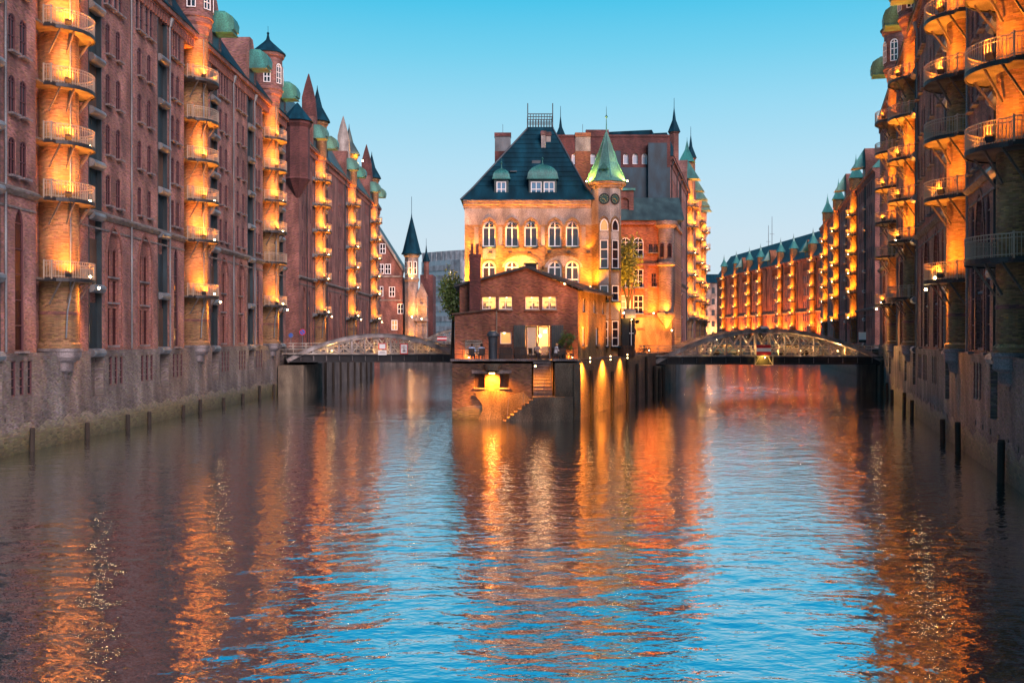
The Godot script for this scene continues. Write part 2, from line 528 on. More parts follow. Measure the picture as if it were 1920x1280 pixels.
func brick(r: float, g: float, b: float, dirt := 1.0) -> StandardMaterial3D:
	var m := mat(r, g, b, 0.86)
	m.albedo_texture = brick_color
	m.uv1_triplanar = true
	m.uv1_triplanar_sharpness = 6.0
	m.uv1_scale = Vector3.ONE / 2.4
	m.heightmap_enabled = true
	m.heightmap_texture = brick_height
	m.heightmap_scale = 0.35
	soil(m, stains, 0.075)
	return m

func soil(m: StandardMaterial3D, t: Texture2D, scale: float, stretch := 0.45) -> void:
	m.detail_enabled = true
	m.detail_albedo = t
	m.detail_blend_mode = BaseMaterial3D.BLEND_MODE_MUL
	m.detail_uv_layer = BaseMaterial3D.DETAIL_UV_2
	m.uv2_triplanar = true
	m.uv2_triplanar_sharpness = 6.0
	m.uv2_scale = Vector3(scale, scale * stretch, scale)

func rough_surface(r: float, g: float, b: float, rough: float, scale: float, relief: float, seed_: int) -> StandardMaterial3D:
	var m := mat(r, g, b, rough)
	m.albedo_texture = stains_fine
	m.uv1_triplanar = true
	m.uv1_triplanar_sharpness = 5.0
	m.uv1_scale = Vector3.ONE * scale
	m.heightmap_enabled = true
	m.heightmap_texture = stains_fine
	m.heightmap_scale = relief
	soil(m, stains, 0.11)
	return m

func glow(r: float, g: float, b: float, e: float) -> StandardMaterial3D:
	var m := mat(0.8, 0.8, 0.8, 0.5)
	m.emission_enabled = true
	m.emission = lin(r, g, b)
	m.emission_energy_multiplier = e
	return m

func make_materials() -> void:
	make_brick_images()
	stains = noise_tex(512, 0.009, 3, Color(0.48, 0.46, 0.47), Color(1, 1, 1), false, 5)
	stains_fine = noise_tex(512, 0.03, 8, Color(0.62, 0.62, 0.62), Color(1, 1, 1), false, 5)
	M.brick = brick(0.50, 0.265, 0.215)
	M.brick_rose = brick(0.45, 0.20, 0.15)
	M.brick_dark = brick(0.24, 0.085, 0.075)
	M.brick_turret = brick(0.58, 0.36, 0.15)
	M.brick_orange = brick(0.55, 0.22, 0.10)
	M.brick_yellow = brick(0.60, 0.38, 0.15)
	M.brick_annex = brick(0.54, 0.24, 0.14)
	M.brick_grey = brick(0.29, 0.28, 0.245)
	M.brick_pale = brick(0.6, 0.5, 0.42)
	M.plaster = rough_surface(0.78, 0.68, 0.60, 0.85, 0.5, 0.6, 1)
	M.stone = rough_surface(0.42, 0.38, 0.38, 0.85, 0.6, 1.2, 2)
	M.stone_trim = rough_surface(0.6, 0.5, 0.42, 0.8, 0.6, 0.8, 2)
	M.concrete = rough_surface(0.25, 0.205, 0.14, 0.9, 0.5, 2.0, 2)
	M.paving = rough_surface(0.2, 0.18, 0.17, 0.9, 0.5, 0.6, 2)
	M.asphalt = rough_surface(0.06, 0.06, 0.065, 0.85, 0.8, 0.4, 2)
	M.slate = rough_surface(0.006, 0.085, 0.135, 0.8, 0.9, 0.8, 2)
	M.slate.metallic_specular = 0.25
	M.slate_wall = rough_surface(0.012, 0.085, 0.135, 0.6, 0.9, 0.8, 2)
	M.copper = rough_surface(0.07, 0.43, 0.38, 0.5, 0.35, 0.5, 2)
	M.copper_pale = rough_surface(0.16, 0.50, 0.40, 0.5, 0.35, 0.5, 2)
	M.steel = rough_surface(0.035, 0.035, 0.04, 0.55, 0.8, 0.3, 2)
	M.rail = mat(0.30, 0.23, 0.17, 0.5, 0.2)
	M.deck = rough_surface(0.30, 0.24, 0.19, 0.7, 0.7, 0.4, 2)
	M.paint_cream = rough_surface(0.8, 0.72, 0.6, 0.5, 0.7, 0.2, 2)
	M.paint_grey = rough_surface(0.70, 0.66, 0.63, 0.5, 0.7, 0.2, 2)
	M.timber = rough_surface(0.06, 0.042, 0.026, 0.9, 1.2, 2.0, 2)
	M.wood = rough_surface(0.16, 0.085, 0.05, 0.7, 1.2, 0.6, 2)
	M.algae = mat(1, 1, 1, 0.75)
	M.algae.vertex_color_use_as_albedo = true
	M.algae.albedo_texture = brick_color
	M.algae.uv1_triplanar = true
	M.algae.uv1_triplanar_sharpness = 6.0
	M.algae.uv1_scale = Vector3.ONE / 3.2
	M.algae.heightmap_enabled = true
	M.algae.heightmap_texture = brick_height
	M.algae.heightmap_scale = 1.5
	M.glass = mat(0.018, 0.014, 0.018, 0.06)
	M.glass.metallic_specular = 0.7
	M.glass_red = mat(0.02, 0.005, 0.008, 0.2)
	M.frame_dark = mat(0.06, 0.02, 0.024, 0.6)
	M.frame_white = mat(0.72, 0.68, 0.66, 0.5)
	M.door_teal = rough_surface(0.03, 0.06, 0.075, 0.5, 0.7, 0.3, 2)
	M.door_pale = rough_surface(0.6, 0.55, 0.45, 0.6, 0.7, 0.3, 2)
	M.lead = rough_surface(0.32, 0.36, 0.38, 0.45, 0.7, 0.3, 2)
	M.white = mat(0.8, 0.8, 0.78, 0.5)
	M.red = mat(0.5, 0.02, 0.025, 0.5)
	M.blue = mat(0.03, 0.09, 0.4, 0.5)
	M.black = mat(0.012, 0.012, 0.013, 0.5)
	M.bulb = glow(1.0, 0.66, 0.3, 24.0)
	M.bulb_soft = glow(1.0, 0.6, 0.22, 12.0)
	M.bulb_globe = glow(1.0, 0.78, 0.5, 9.0)
	M.room_lit = glow(1.0, 0.55, 0.2, 1.3)
	M.pane_clear = mat(0.9, 0.95, 0.95, 0.03)
	M.pane_clear.transparency = BaseMaterial3D.TRANSPARENCY_ALPHA
	M.pane_clear.albedo_color.a = 0.08
	M.cream_wall = mat(0.8, 0.62, 0.4, 0.9)
	M.leaf = mat(0.075, 0.12, 0.03, 0.6)
	M.leaf.backlight_enabled = true
	M.leaf.backlight = lin(0.1, 0.16, 0.03)
	M.leaf.vertex_color_use_as_albedo = false
	M.bark = rough_surface(0.09, 0.07, 0.05, 0.9, 2.0, 1.0, 2)

func flood(parent: Node3D, at: Vector3, aim: Vector3, energy: float, angle := 72.0, color := Color(1.0, 0.58, 0.12), size := 0.09, bulb: Material = null, housed := false) -> void:
	var key := "bulb%s%s" % [size, bulb]
	if not cache.has(key):
		var mb := MB.new()
		mb.ball(Vector3.ZERO, Vector3.ONE * size, 8)
		cache[key] = mb.mesh(bulb if bulb else M.bulb)
	var b := put("floodlight", cache[key], parent, at)
	var l := SpotLight3D.new()
	l.name = "lamp"
	l.light_color = color
	l.light_energy = energy * 4.0
	l.light_size = size * 0.9
	l.spot_range = 40.0
	l.spot_attenuation = 2.0
	l.spot_angle = angle
	l.spot_angle_attenuation = 1.0
	l.shadow_enabled = true
	l.basis = Basis.looking_at((aim - at).normalized(), Vector3.UP if absf((aim - at).normalized().y) < 0.98 else Vector3.BACK)
	b.add_child(l)
	if housed:   # a floodlight's metal case: open only towards what it lights
		if not cache.has("housing"):
			var hm := MB.new()
			for e in [[Vector3(0, 0, 0.14), Vector3(0.34, 0.28, 0.03)], [Vector3(0.17, 0, 0.06), Vector3(0.02, 0.28, 0.19)], [Vector3(-0.17, 0, 0.06), Vector3(0.02, 0.28, 0.19)], [Vector3(0, 0.14, 0.06), Vector3(0.36, 0.02, 0.19)], [Vector3(0, -0.14, 0.06), Vector3(0.36, 0.02, 0.19)]]:
				hm.box(e[0], e[1])
			cache["housing"] = hm.mesh(M.steel)
		put("floodlight_case", cache["housing"], parent, at, Basis.looking_at((Vector3(aim.x, lerpf(at.y, aim.y, 0.4), aim.z) - at).normalized(), Vector3.UP))

func omni(parent: Node3D, at: Vector3, energy: float, color: Color, size: float, bulb: Material, called := "lamp_globe") -> void:
	var mb := MB.new()
	mb.ball(Vector3.ZERO, Vector3.ONE * size, 10)
	var b := part(called, mb, bulb, parent, at)
	var l := OmniLight3D.new()
	l.name = "lamp"
	l.light_color = color
	l.light_energy = energy * 3.0
	l.light_size = size * 0.9
	l.omni_range = 40.0
	l.omni_attenuation = 2.0
	l.shadow_enabled = true
	b.add_child(l)

# ---------------------------------------------------------------- windows

func op(xc: float, y0: float, w: float, h: float, rise := 0.0, kind := "round", d := 0.12, back := false) -> Dictionary:
	return {"x0": xc - w / 2, "x1": xc + w / 2, "y0": y0, "y1": y0 + h, "rise": rise, "kind": kind, "d": d, "back": back}

# one window set into an opening: frame with mullions, its pane and sill behind and below; the parts share cached meshes
func window(parent: Node3D, o: Dictionary, z: float, frame: Material, pane: Material, bars := Vector2i(1, 1), sill: Material = null, called := "window", detail := 2, fw := 0.07) -> Node3D:
	var w: float = o.x1 - o.x0
	var h: float = o.y1 - o.y0
	var key := "w%.2f_%.2f_%.2f%s%s%s%s%s%s%.2f" % [w, h, o.rise, o.kind, bars, frame.get_instance_id(), pane.get_instance_id(), detail, sill.get_instance_id() if sill else 0, fw]
	if not cache.has(key):
		var loc := {"x0": -w / 2, "x1": w / 2, "y0": 0.0, "y1": h, "rise": o.rise, "kind": o.kind}
		var pts := MB.outline(loc)
		var fm := MB.new()
		if detail > 0:
			var mid := Vector2(0, h / 2)
			for i in pts.size():
				var a: Vector2 = pts[i]
				var b: Vector2 = pts[(i + 1) % pts.size()]
				var ia := a - Vector2(fw * signf(a.x) * minf(1.0, absf(a.x) / fw / 2), fw * (1.0 if a.y > h * 0.5 else -1.0))
				var ib := b - Vector2(fw * signf(b.x) * minf(1.0, absf(b.x) / fw / 2), fw * (1.0 if b.y > h * 0.5 else -1.0))
				fm.q(Vector3(a.x, a.y, 0.07), Vector3(b.x, b.y, 0.07), Vector3(ib.x, ib.y, 0.07), Vector3(ia.x, ia.y, 0.07), Vector3.BACK)
				fm.q(Vector3(ia.x, ia.y, 0.07), Vector3(ib.x, ib.y, 0.07), Vector3(ib.x, ib.y, 0.0), Vector3(ia.x, ia.y, 0.0), Vector3(mid.x - a.x, mid.y - a.y, 0))
			for i in bars.x:
				var x := -w / 2 + w * (i + 1) / (bars.x + 1)
				fm.span(x - fw * 0.45, x + fw * 0.45, fw * 0.5, h - o.rise * 0.12 - fw * 0.5 if bars.x % 2 and i == bars.x / 2 else h - o.rise * 0.6, 0.005, 0.06)
			for i in bars.y:
				var y: float = (h - o.rise) * (i + 1) / bars.y if o.rise > 0.0 else h * (i + 1) / (bars.y + 1)
				fm.span(-w / 2 + fw * 0.5, w / 2 - fw * 0.5, y - fw * 0.45, y + fw * 0.45, 0.005, 0.055)
		var pm := MB.new()
		pm.fan(pts, 0.0)
		var sm := MB.new()
		sm.span(-w / 2 - 0.08, w / 2 + 0.08, -0.12, 0.0, 0.02, 0.42)
		cache[key] = [fm.mesh(frame), pm.mesh(pane), sm.mesh(sill) if sill else null]
	var at := Vector3((o.x0 + o.x1) / 2, o.y0, z)
	if detail == 0:
		return put(called, cache[key][1], parent, at)
	var n := put(called, cache[key][0], parent, at)
	put("pane", cache[key][1], n)
	if sill:
		put("sill", cache[key][2], n)
	return n

# ---------------------------------------------------------------- warehouses

const NICHE0 := -3.6
const NICHE1 := 2.4

func balcony_outline(s: float, k: float) -> PackedVector2Array:   # the rounded edge in plan (x, z), from the near corner to the far one
	var p := PackedVector2Array([Vector2(-2.5 * s * k, -0.05), Vector2(-2.5 * s * k, 0.42)])
	for i in 15:
		var th := deg_to_rad(164.0 - 154.0 * i / 14)
		p.append(Vector2(2.2 * cos(th) * s * k, 1.78 * sin(th) * k))
	p.append(Vector2(2.2 * s * k, -0.05))
	return p

func balcony_meshes(s: float, k: float, detail: int) -> Array:
	var key := "balcony%s%s%s" % [s, k, detail]
	if cache.has(key):
		return cache[key]
	var edge := balcony_outline(s, k)
	var poly := PackedVector2Array([Vector2(2.2 * s * k, -1.0), Vector2(-3.4 * s * k, -1.0), Vector2(-3.4 * s * k, -0.05)])
	poly.append_array(edge)
	var deck := MB.new()
	deck.slab(poly, -0.12, 0.0)
	var rim := MB.new()
	var rail := MB.new()
	for i in edge.size() - 1:
		var a := Vector3(edge[i].x, 0, edge[i].y)
		var b := Vector3(edge[i + 1].x, 0, edge[i + 1].y)
		rim.beam(a + Vector3.DOWN * 0.07, b + Vector3.DOWN * 0.07, 0.07, 0.22)
		for y in [1.05, 0.86, 0.14]:
			rail.prism(a + Vector3.UP * y, b + Vector3.UP * y, 0.024 if y > 1.0 else 0.016)
	var run := 0.0
	var gap := 0.17 if detail == 2 else 0.34
	for i in edge.size() - 1:
		var l := edge[i].distance_to(edge[i + 1])
		while run < l:
			var e := edge[i].lerp(edge[i + 1], run / l)
			rail.prism(Vector3(e.x, 0.0, e.y), Vector3(e.x, 1.05, e.y), 0.014 if detail == 2 else 0.02)
			run += gap
		run -= l
	for e in [edge[1], edge[0], edge[edge.size() - 1]]:
		rail.prism(Vector3(e.x, -0.05, e.y), Vector3(e.x, 1.12, e.y), 0.04)
	var struts := []
	for p in [[-1.95, 0.75, -1.5, -0.2], [-1.2, 1.25, -0.75, 0.5], [1.1, 1.3, 0.7, 0.5], [1.9, 0.6, 1.6, -0.2]]:
		var mb := MB.new()
		mb.beam(Vector3(p[0] * s * k, -0.1, p[1] * k), Vector3(p[2] * s * k, -1.55, p[3] * k), 0.075, 0.1)
		struts.append(mb.mesh(M.deck))
	cache[key] = [deck.mesh(M.deck), rim.mesh(M.steel), rail.mesh(M.rail), struts]
	return cache[key]

func balcony(b: Node3D, x: float, y: float, s: float, k: float, detail: int) -> Node3D:
	var ms := balcony_meshes(s, k, detail)
	var n := group_node("balcony", b, Vector3(x, y, 0))
	put("deck", ms[0], n)
	put("deck_rim", ms[1], n)
	put("railing", ms[2], n)
	if detail > 0:
		for m in ms[3]:
			put("bracket", m, n)
	return n

func stair_turret(b: Node3D, c: Dictionary, t: Dictionary) -> void:
	var s: float = c.s
	var x: float = t.a * s
	var R: float = c.R
	var k: float = c.get("k", R / 1.2)
	var detail: int = c.detail
	var zc := -0.3 * k
	var decks: Array = c.decks
	var top: float = t.get("neck", 33.4)
	var at := Vector3(x, 0, zc)
	var seg := 24 if detail == 2 else 14
	var body := MB.new()
	var base: float = c.base
	body.lathe(Vector3.ZERO, [Vector2(R + 0.13, base + 0.35), Vector2(R + 0.13, base + 0.6), Vector2(R, base + 0.72), Vector2(R, top)], seg)
	var tw := part("stair_turret", body, t.get("mat", M.brick_turret), b, at)
	if c.get("corbel", true):
		var st := MB.new()
		st.lathe(Vector3.ZERO, [Vector2(0.05, base - 2.2), Vector2(0.25, base - 1.8), Vector2(0.5, base - 1.45), Vector2(0.52, base - 1.2), Vector2(0.85, base - 1.05), Vector2(0.92, base - 0.55), Vector2(1.15, base - 0.4), Vector2(R + 0.12, base - 0.2), Vector2(R + 0.14, base + 0.12), Vector2(R + 0.2, base + 0.18), Vector2(R + 0.2, base + 0.345), Vector2(0, base + 0.35)], seg)
		part("corbel", st, M.stone, tw)
	var ring := MB.new()
	for y in [decks[0] - 2.2, top - 0.4]:
		ring.lathe(Vector3.ZERO, [Vector2(R - 0.02, y), Vector2(R + 0.035, y + 0.02), Vector2(R + 0.035, y + 0.2), Vector2(R - 0.02, y + 0.22)], seg)
	part("brick_band", ring, M.brick_rose, tw)
	# the head of the turret
	var roof: String = t.get("roof", "low")
	var head := MB.new()
	var hood := MB.new()
	if roof == "low":
		head.lathe(Vector3.ZERO, [Vector2(R, top), Vector2(R + 0.12, top + 0.35), Vector2(R + 0.16, top + 0.7), Vector2(R + 0.34, top + 0.95), Vector2(R + 0.4, top + 1.35), Vector2(R + 0.5, top + 1.4), Vector2(R + 0.5, top + 1.6), Vector2(R + 0.4, top + 1.68), Vector2(R + 0.4, top + 5.0), Vector2(R + 0.62, top + 5.25), Vector2(R + 0.66, top + 5.6)], seg)
		hood.lathe(Vector3.ZERO, [Vector2(0, top + 5.58), Vector2(R + 0.8, top + 5.6), Vector2(R + 0.8, top + 5.7), Vector2(R * 0.45, top + 7.0), Vector2(0.22, top + 7.35), Vector2(0.1, top + 7.9), Vector2(0.16, top + 8.1), Vector2(0.02, top + 8.25), Vector2(0.02, top + 8.9), Vector2(0, top + 8.9)], 20)
	elif roof == "cone":
		head.lathe(Vector3.ZERO, [Vector2(R, top), Vector2(R + 0.18, top + 0.4), Vector2(R + 0.2, top + 5.2), Vector2(R + 0.42, top + 5.5), Vector2(R + 0.42, top + 5.9)], seg)
		hood.lathe(Vector3.ZERO, [Vector2(0, top + 5.88), Vector2(R + 0.75, top + 5.9), Vector2(R + 0.6, top + 6.3), Vector2(R * 0.62, top + 8.2), Vector2(0.1, top + 10.9), Vector2(0.02, top + 11.6), Vector2(0, top + 11.6)], 16)
	else:   # a steep four-sided copper cap
		head.lathe(Vector3.ZERO, [Vector2(R, top), Vector2(R + 0.1, top + 0.3), Vector2(R + 0.1, top + 2.0)], seg)
		hood.lathe(Vector3.ZERO, [Vector2(0, top + 1.98), Vector2(R + 0.75, top + 2.0), Vector2(R + 0.7, top + 2.1), Vector2(R * 0.45, top + 4.2), Vector2(0.06, top + 5.9), Vector2(0.02, top + 6.5), Vector2(0, top + 6.5)], 4, PI / 4, TAU + PI / 4, true)
	part("turret_head", head, t.get("mat", M.brick_turret) if roof != "low" else M.brick, tw)
	part("turret_roof", hood, M.copper if roof == "cap" else (t.get("roof_mat", M.slate)), tw)
	if roof == "low" and detail == 2:
		for ang in [20, 70, 120, 170]:
			var th := deg_to_rad(float(ang))
			var dir := Vector3(cos(th), 0, sin(th))
			var wn := window(b, op(0, 0, 0.78, 2.3, 0.38), 0.0, M.frame_white, M.glass, Vector2i(1, 3), null, "turret_window")
			wn.transform = Transform3D(Basis(Vector3.UP.cross(dir), Vector3.UP, dir), at + dir * (R + 0.41) + Vector3.UP * (top + 2.1))
	# doors in the recess beside the turret, one to each landing
	if detail > 0:
		for i in decks.size():
			var y: float = decks[i]
			var dm := MB.new()
			dm.span(-0.45, 0.45, 0.02, 2.25, -1.17, -1.05)
			var dr := part("door", dm, M.door_pale if i % 3 != 2 else M.door_teal, b, Vector3(x - 2.25 * s * k, y, 0))
			var fr := MB.new()
			for e in [-0.28, 0.28]:
				fr.span(e - 0.2, e + 0.2, 0.95, 2.1, -1.048, -1.035)
			part("pane", fr, M.glass, dr)
		if c.get("pipe", true):
			var pm := MB.new()
			pm.path([Vector3(x - 1.02 * s * k, 6.6, 0.62 * k), Vector3(x - 0.95 * s * k, 8.3, 0.68 * k), Vector3(x - 0.78 * s * k, 9.2, 0.8 * k), Vector3(x - 0.78 * s * k, top - 0.5, 0.8 * k)], 0.06)
			part("downpipe", pm, M.lead, b)
	for i in decks.size():
		var y: float = decks[i]
		var n := balcony(b, x, y, s, k, detail)
		var lit: float = t.lit[i] if i < t.lit.size() else 1.0
		if lit > 0.0:
			lit *= rng.randf_range(0.75, 1.25)
			if detail > 0:
				flood(n, Vector3(-1.75 * s * k, 0.3, 1.1 * k), Vector3(-0.55 * s, 3.6, zc + R * 0.7), c.power * 1.35 * lit, 66.0, Color(1.0, 0.56, 0.12), 0.07, null, true)
				flood(n, Vector3(1.5 * s * k, 0.3, 1.05 * k), Vector3(0.3 * s, 3.4, zc + R * 0.7), c.power * 0.8 * lit, 66.0)
			else:
				flood(n, Vector3(-1.3 * s * k, 0.4, 1.4 * k), Vector3(-1.0 * s * k, 4.0, 0.9 * k), c.power * lit, 86.0, Color(1.0, 0.58, 0.12), 0.08, M.bulb_soft)
		if i == 0 and t.get("under", true):
			flood(n, Vector3(1.75 * s * k, -0.42, 1.5 * k), Vector3(0, -3.2, zc), c.power * 1.1, 60.0)

func warehouse(c: Dictionary) -> Node3D:
	var N: Vector3 = c.n
	var basis := Basis(Vector3.UP.cross(N), Vector3.UP, N)
	var b := thing(c.called, c.label, "warehouse", c.o, basis, c.get("group", ""))
	var s: float = c.s
	var detail: int = c.detail
	var base: float = c.base
	var eave: float = c.eave
	var wide: float = c.get("deep", 15.0)
	var ops := []
	var pops := []
	var made := []
	var rows: Array = c.rows
	var frame: Material = c.get("frame", M.frame_dark)
	var pane: Material = c.get("pane", M.glass)
	for a in c.cols:
		var k := 0
		for y in rows:
			var o := op(a * s, y, 0.82, 2.15, 0.3)
			made.append([o, Vector2i(1, 2), M.stone if detail == 2 else null, "window", detail])
			ops.append(o)
		if c.get("twin", true):
			for e in [-0.42, 0.42]:
				var o := op(a * s + e, c.twin_y, 0.6, 2.35, 0.3)
				made.append([o, Vector2i(0, 2), M.stone if detail == 2 else null, "window", detail])
				ops.append(o)
	for a in c.lancets:
		var o := op(a * s, base + 0.25, 1.0, 8.2, 0.85, "pointed", 0.12)
		ops.append(o)
		made.append([o, Vector2i(0, 5), M.stone if detail == 2 else null, "tall_window", detail])
	var arches := []
	for a in c.arches:
		var o := op(a * s, base + 0.35, 2.5, 8.4, 1.7, "pointed", 0.2)
		ops.append(o)
		arches.append(o)
	for a in c.bays:
		ops.append(op(a * s, base, 2.1, eave - base - 0.3, 0.5, "round", 0.4, true))
		pops.append(op(a * s, 2.6, 2.0, base - 2.6, 0.0, "round", 0.6, true))
	for t in c.turrets:
		ops.append({"x0": t.a * s + (NICHE0 if s > 0 else -NICHE1) * c.get("k", c.R / 1.2), "x1": t.a * s + (NICHE1 if s > 0 else -NICHE0) * c.get("k", c.R / 1.2), "y0": base, "y1": eave - 0.9, "rise": 0.0, "kind": "round", "d": 1.2, "back": true})
	var x0: float = minf(c.a0 * s, c.a1 * s)
	var x1: float = maxf(c.a0 * s, c.a1 * s)
	var wall := MB.new()
	wall.plate(x0, x1, base, eave, 0.0, ops)
	for x in [x0, x1]:
		wall.q(Vector3(x, 0, 0), Vector3(x, 0, -wide), Vector3(x, eave, -wide), Vector3(x, eave, 0), Vector3(x - (x0 + x1) / 2, 0, 0))
		wall.tri(Vector3(x, eave, 0), Vector3(x, eave, -wide), Vector3(x, eave + c.rise, -wide / 2), Vector3(x - (x0 + x1) / 2, 0, 0))
	wall.q(Vector3(x0, 0, -wide), Vector3(x1, 0, -wide), Vector3(x1, eave, -wide), Vector3(x0, eave, -wide), Vector3.FORWARD)
	var w := part("wall", wall, c.get("mat", M.brick), b)
	# windows
	for m in made:
		window(b, m[0], -0.1, frame, pane, m[1], m[2], m[3], m[4])
	for o in arches:
		var n := group_node("arched_window", b, Vector3((o.x0 + o.x1) / 2, o.y0, 0))
		var sub := []
		for e in [-0.55, 0.55]:
			sub.append(op(e, 5.0, 0.72, 2.0, 0.5, "pointed", 0.1))
			sub.append(op(e, 3.2, 0.72, 1.5, 0.0, "round", 0.1))
			sub.append(op(e, 0.15, 0.78, 2.6, 0.0, "round", 0.1))
		var tr := MB.new()
		var whole := {"x0": -1.25, "x1": 1.25, "y0": 0.0, "y1": 8.4, "rise": 1.7, "kind": "pointed"}
		# the tracery wall fills the arch behind its reveal
		tr.plate(-1.25, 1.25, 0.0, 7.0, -0.19, sub)
		tr.fan(MB.outline({"x0": -1.25, "x1": 1.25, "y0": 7.0, "y1": 8.4, "rise": 1.4, "kind": "pointed"}), -0.19)
		part("tracery", tr, M.brick_rose, n)
		for u in sub:
			var pm := MB.new()
			pm.fan(MB.outline(u), -0.285)
			part("pane", pm, pane, n)
		if detail == 2:
			var sm := MB.new()
			for y in [0.0, 3.05, 4.85]:
				sm.span(-1.2, 1.2, y, y + 0.13, -0.2, -0.06)
			part("sill", sm, M.stone, n)
			var ring := MB.new()   # brick order round the arch
			var outer := MB.outline({"x0": -1.5, "x1": 1.5, "y0": 0.0, "y1": 8.7, "rise": 2.0, "kind": "pointed"})
			var inner := MB.outline(whole)
			for i in outer.size() - 1:
				var p0: Vector2 = outer[i]
				var p1: Vector2 = outer[i + 1]
				var r0: Vector2 = inner[i]
				var r1: Vector2 = inner[i + 1]
				ring.q(Vector3(p0.x, p0.y, 0.07), Vector3(p1.x, p1.y, 0.07), Vector3(r1.x, r1.y, 0.07), Vector3(r0.x, r0.y, 0.07), Vector3.BACK)
				ring.q(Vector3(p0.x, p0.y, 0.07), Vector3(p1.x, p1.y, 0.07), Vector3(p1.x, p1.y, -0.02), Vector3(p0.x, p0.y, -0.02), Vector3(p0.x, p0.y - 3, 0))
				ring.q(Vector3(r0.x, r0.y, 0.07), Vector3(r1.x, r1.y, 0.07), Vector3(r1.x, r1.y, -0.02), Vector3(r0.x, r0.y, -0.02), Vector3(-r0.x, 3 - r0.y, 0))
			part("arch_moulding", ring, M.brick_rose, n)
	# loading bays: a door to each floor over a rounded landing lip
	for a in c.bays:
		var n := group_node("loading_bay", b, Vector3(a * s, 0, 0))
		var floors: Array = [base] + c.decks.map(func(y): return y - 0.3)
		for i in floors.size():
			var y: float = floors[i]
			if y > eave - 3.5:
				continue
			var nxt: float = floors[i + 1] if i + 1 < floors.size() else eave - 0.8
			var dm := MB.new()
			dm.span(-0.98, 0.98, y + 0.3, minf(nxt - 0.25, y + 3.4), -0.39, -0.3)
			dm.span(-0.04, 0.04, y + 0.3, minf(nxt - 0.25, y + 3.4), -0.3, -0.26)
			part("loading_door", dm, M.door_teal if (i + int(a)) % 3 else M.wood, n)
			var lip := MB.new()
			lip.across(PackedVector2Array([Vector2(-0.38, y - 0.22), Vector2(0.1, y - 0.3), Vector2(0.32, y - 0.2), Vector2(0.42, y - 0.02), Vector2(0.36, y + 0.16), Vector2(0.2, y + 0.27), Vector2(-0.38, y + 0.3)]), -0.96, 0.96)
			part("landing_lip", lip, M.lead, n)
		var jm := MB.new()
		for e in [-1.0, 1.0]:
			jm.span(e - 0.045, e + 0.045, base + 0.3, eave - 0.9, -0.39, 0.03)
		part("jamb", jm, M.door_teal, n)
		var dp := MB.new()
		dp.span(-0.95, 0.95, 2.62, base - 0.35, -0.58, -0.5)
		part("water_door", dp, M.wood, n)
	# plinth: paler brick, standing a little proud
	for a in c.triples:
		for e in [-0.95, 0.0, 0.95]:
			var o := op(a * s + e, base - 2.3, 0.55, 2.0, 0.0)
			pops.append(o)
			window(b, o, 0.03, M.frame_dark, M.glass, Vector2i(0, 3), null, "basement_window", mini(detail, 1))
	if c.get("plinth", true):
		for a in c.holes:
			pops.append(op(a * s, 1.1 + fposmod(a * 0.37, 0.8), 0.22, 0.3, 0.0, "round", 0.3, true))
		var pl := MB.new()
		pl.plate(x0 - 0.14, x1 + 0.14, 0.0, base, 0.14, pops)
		pl.span(x0 - 0.14, x1 + 0.14, base, base + 0.14, -0.02, 0.14)
		for x in [x0 - 0.14, x1 + 0.14]:
			pl.q(Vector3(x, -1, 0.14), Vector3(x, -1, -wide), Vector3(x, base, -wide), Vector3(x, base, 0.14), Vector3(x - (x0 + x1) / 2, 0, 0))
		part("plinth", pl, c.get("plinth_mat", M.brick_grey), b)
		part("tide_stain", tide_band(x0, x1, 0.16, 1.9, int(c.a1)), M.algae, b)
	# string course, eaves with a corbel table, roof
	var spots := []
	for o in ops:
		if o.d > 0.5:
			spots.append([o.x0, o.x1])
	spots.sort_custom(func(p, q): return p[0] < q[0])
	var x := x0
	for p in spots + [[x1, x1]]:
		if p[0] - x > 0.3:
			var sc := MB.new()
			sc.across(PackedVector2Array([Vector2(-0.02, c.string_y), Vector2(0.1, c.string_y), Vector2(0.3, c.string_y + 0.22), Vector2(0.3, c.string_y + 0.34), Vector2(-0.02, c.string_y + 0.55)]), x + 0.02, p[0] - 0.02)
			sc.span(x + 0.02, p[0] - 0.02, c.string_y - 0.75, c.string_y - 0.62, -0.02, 0.06)
			part("string_course", sc, c.get("string_mat", M.brick_grey), b)
		x = maxf(x, p[1])
	var ev := MB.new()
	ev.span(x0, x1, eave, eave + 0.4, -0.3, 0.42)
	ev.span(x0, x1, eave - 0.22, eave, -0.02, 0.2)
	if detail > 0:
		var step := 0.55 if detail == 2 else 0.9
		x = x0 + 0.2
		while x < x1 - 0.2:
			ev.span(x, x + step * 0.5, eave - 0.85, eave - 0.22, -0.02, 0.16)
			x += step
	part("eaves", ev, c.get("eave_mat", M.brick_rose), b)
	var rf := MB.new()
	rf.across(PackedVector2Array([Vector2(0.5, eave + 0.4), Vector2(-wide - 0.3, eave + 0.4), Vector2(-wide / 2 - 2.2, eave + c.rise), Vector2(-wide / 2 + 2.2, eave + c.rise)]), x0 - 0.1, x1 + 0.1)
	part("roof", rf, c.get("roof_mat", M.slate), b)
	if c.get("pipes", []).size():
		for a in c.pipes:
			var pm := MB.new()
			pm.tube(Vector3(a * s, base + 0.2, 0.1), Vector3(a * s, eave - 0.3, 0.1), 0.075, 0.075, 8)
			pm.tube(Vector3(a * s, eave - 0.9, 0.12), Vector3(a * s, eave - 0.2, 0.3), 0.13, 0.2, 8)
			part("downpipe", pm, M.lead if detail == 2 else M.steel, b)
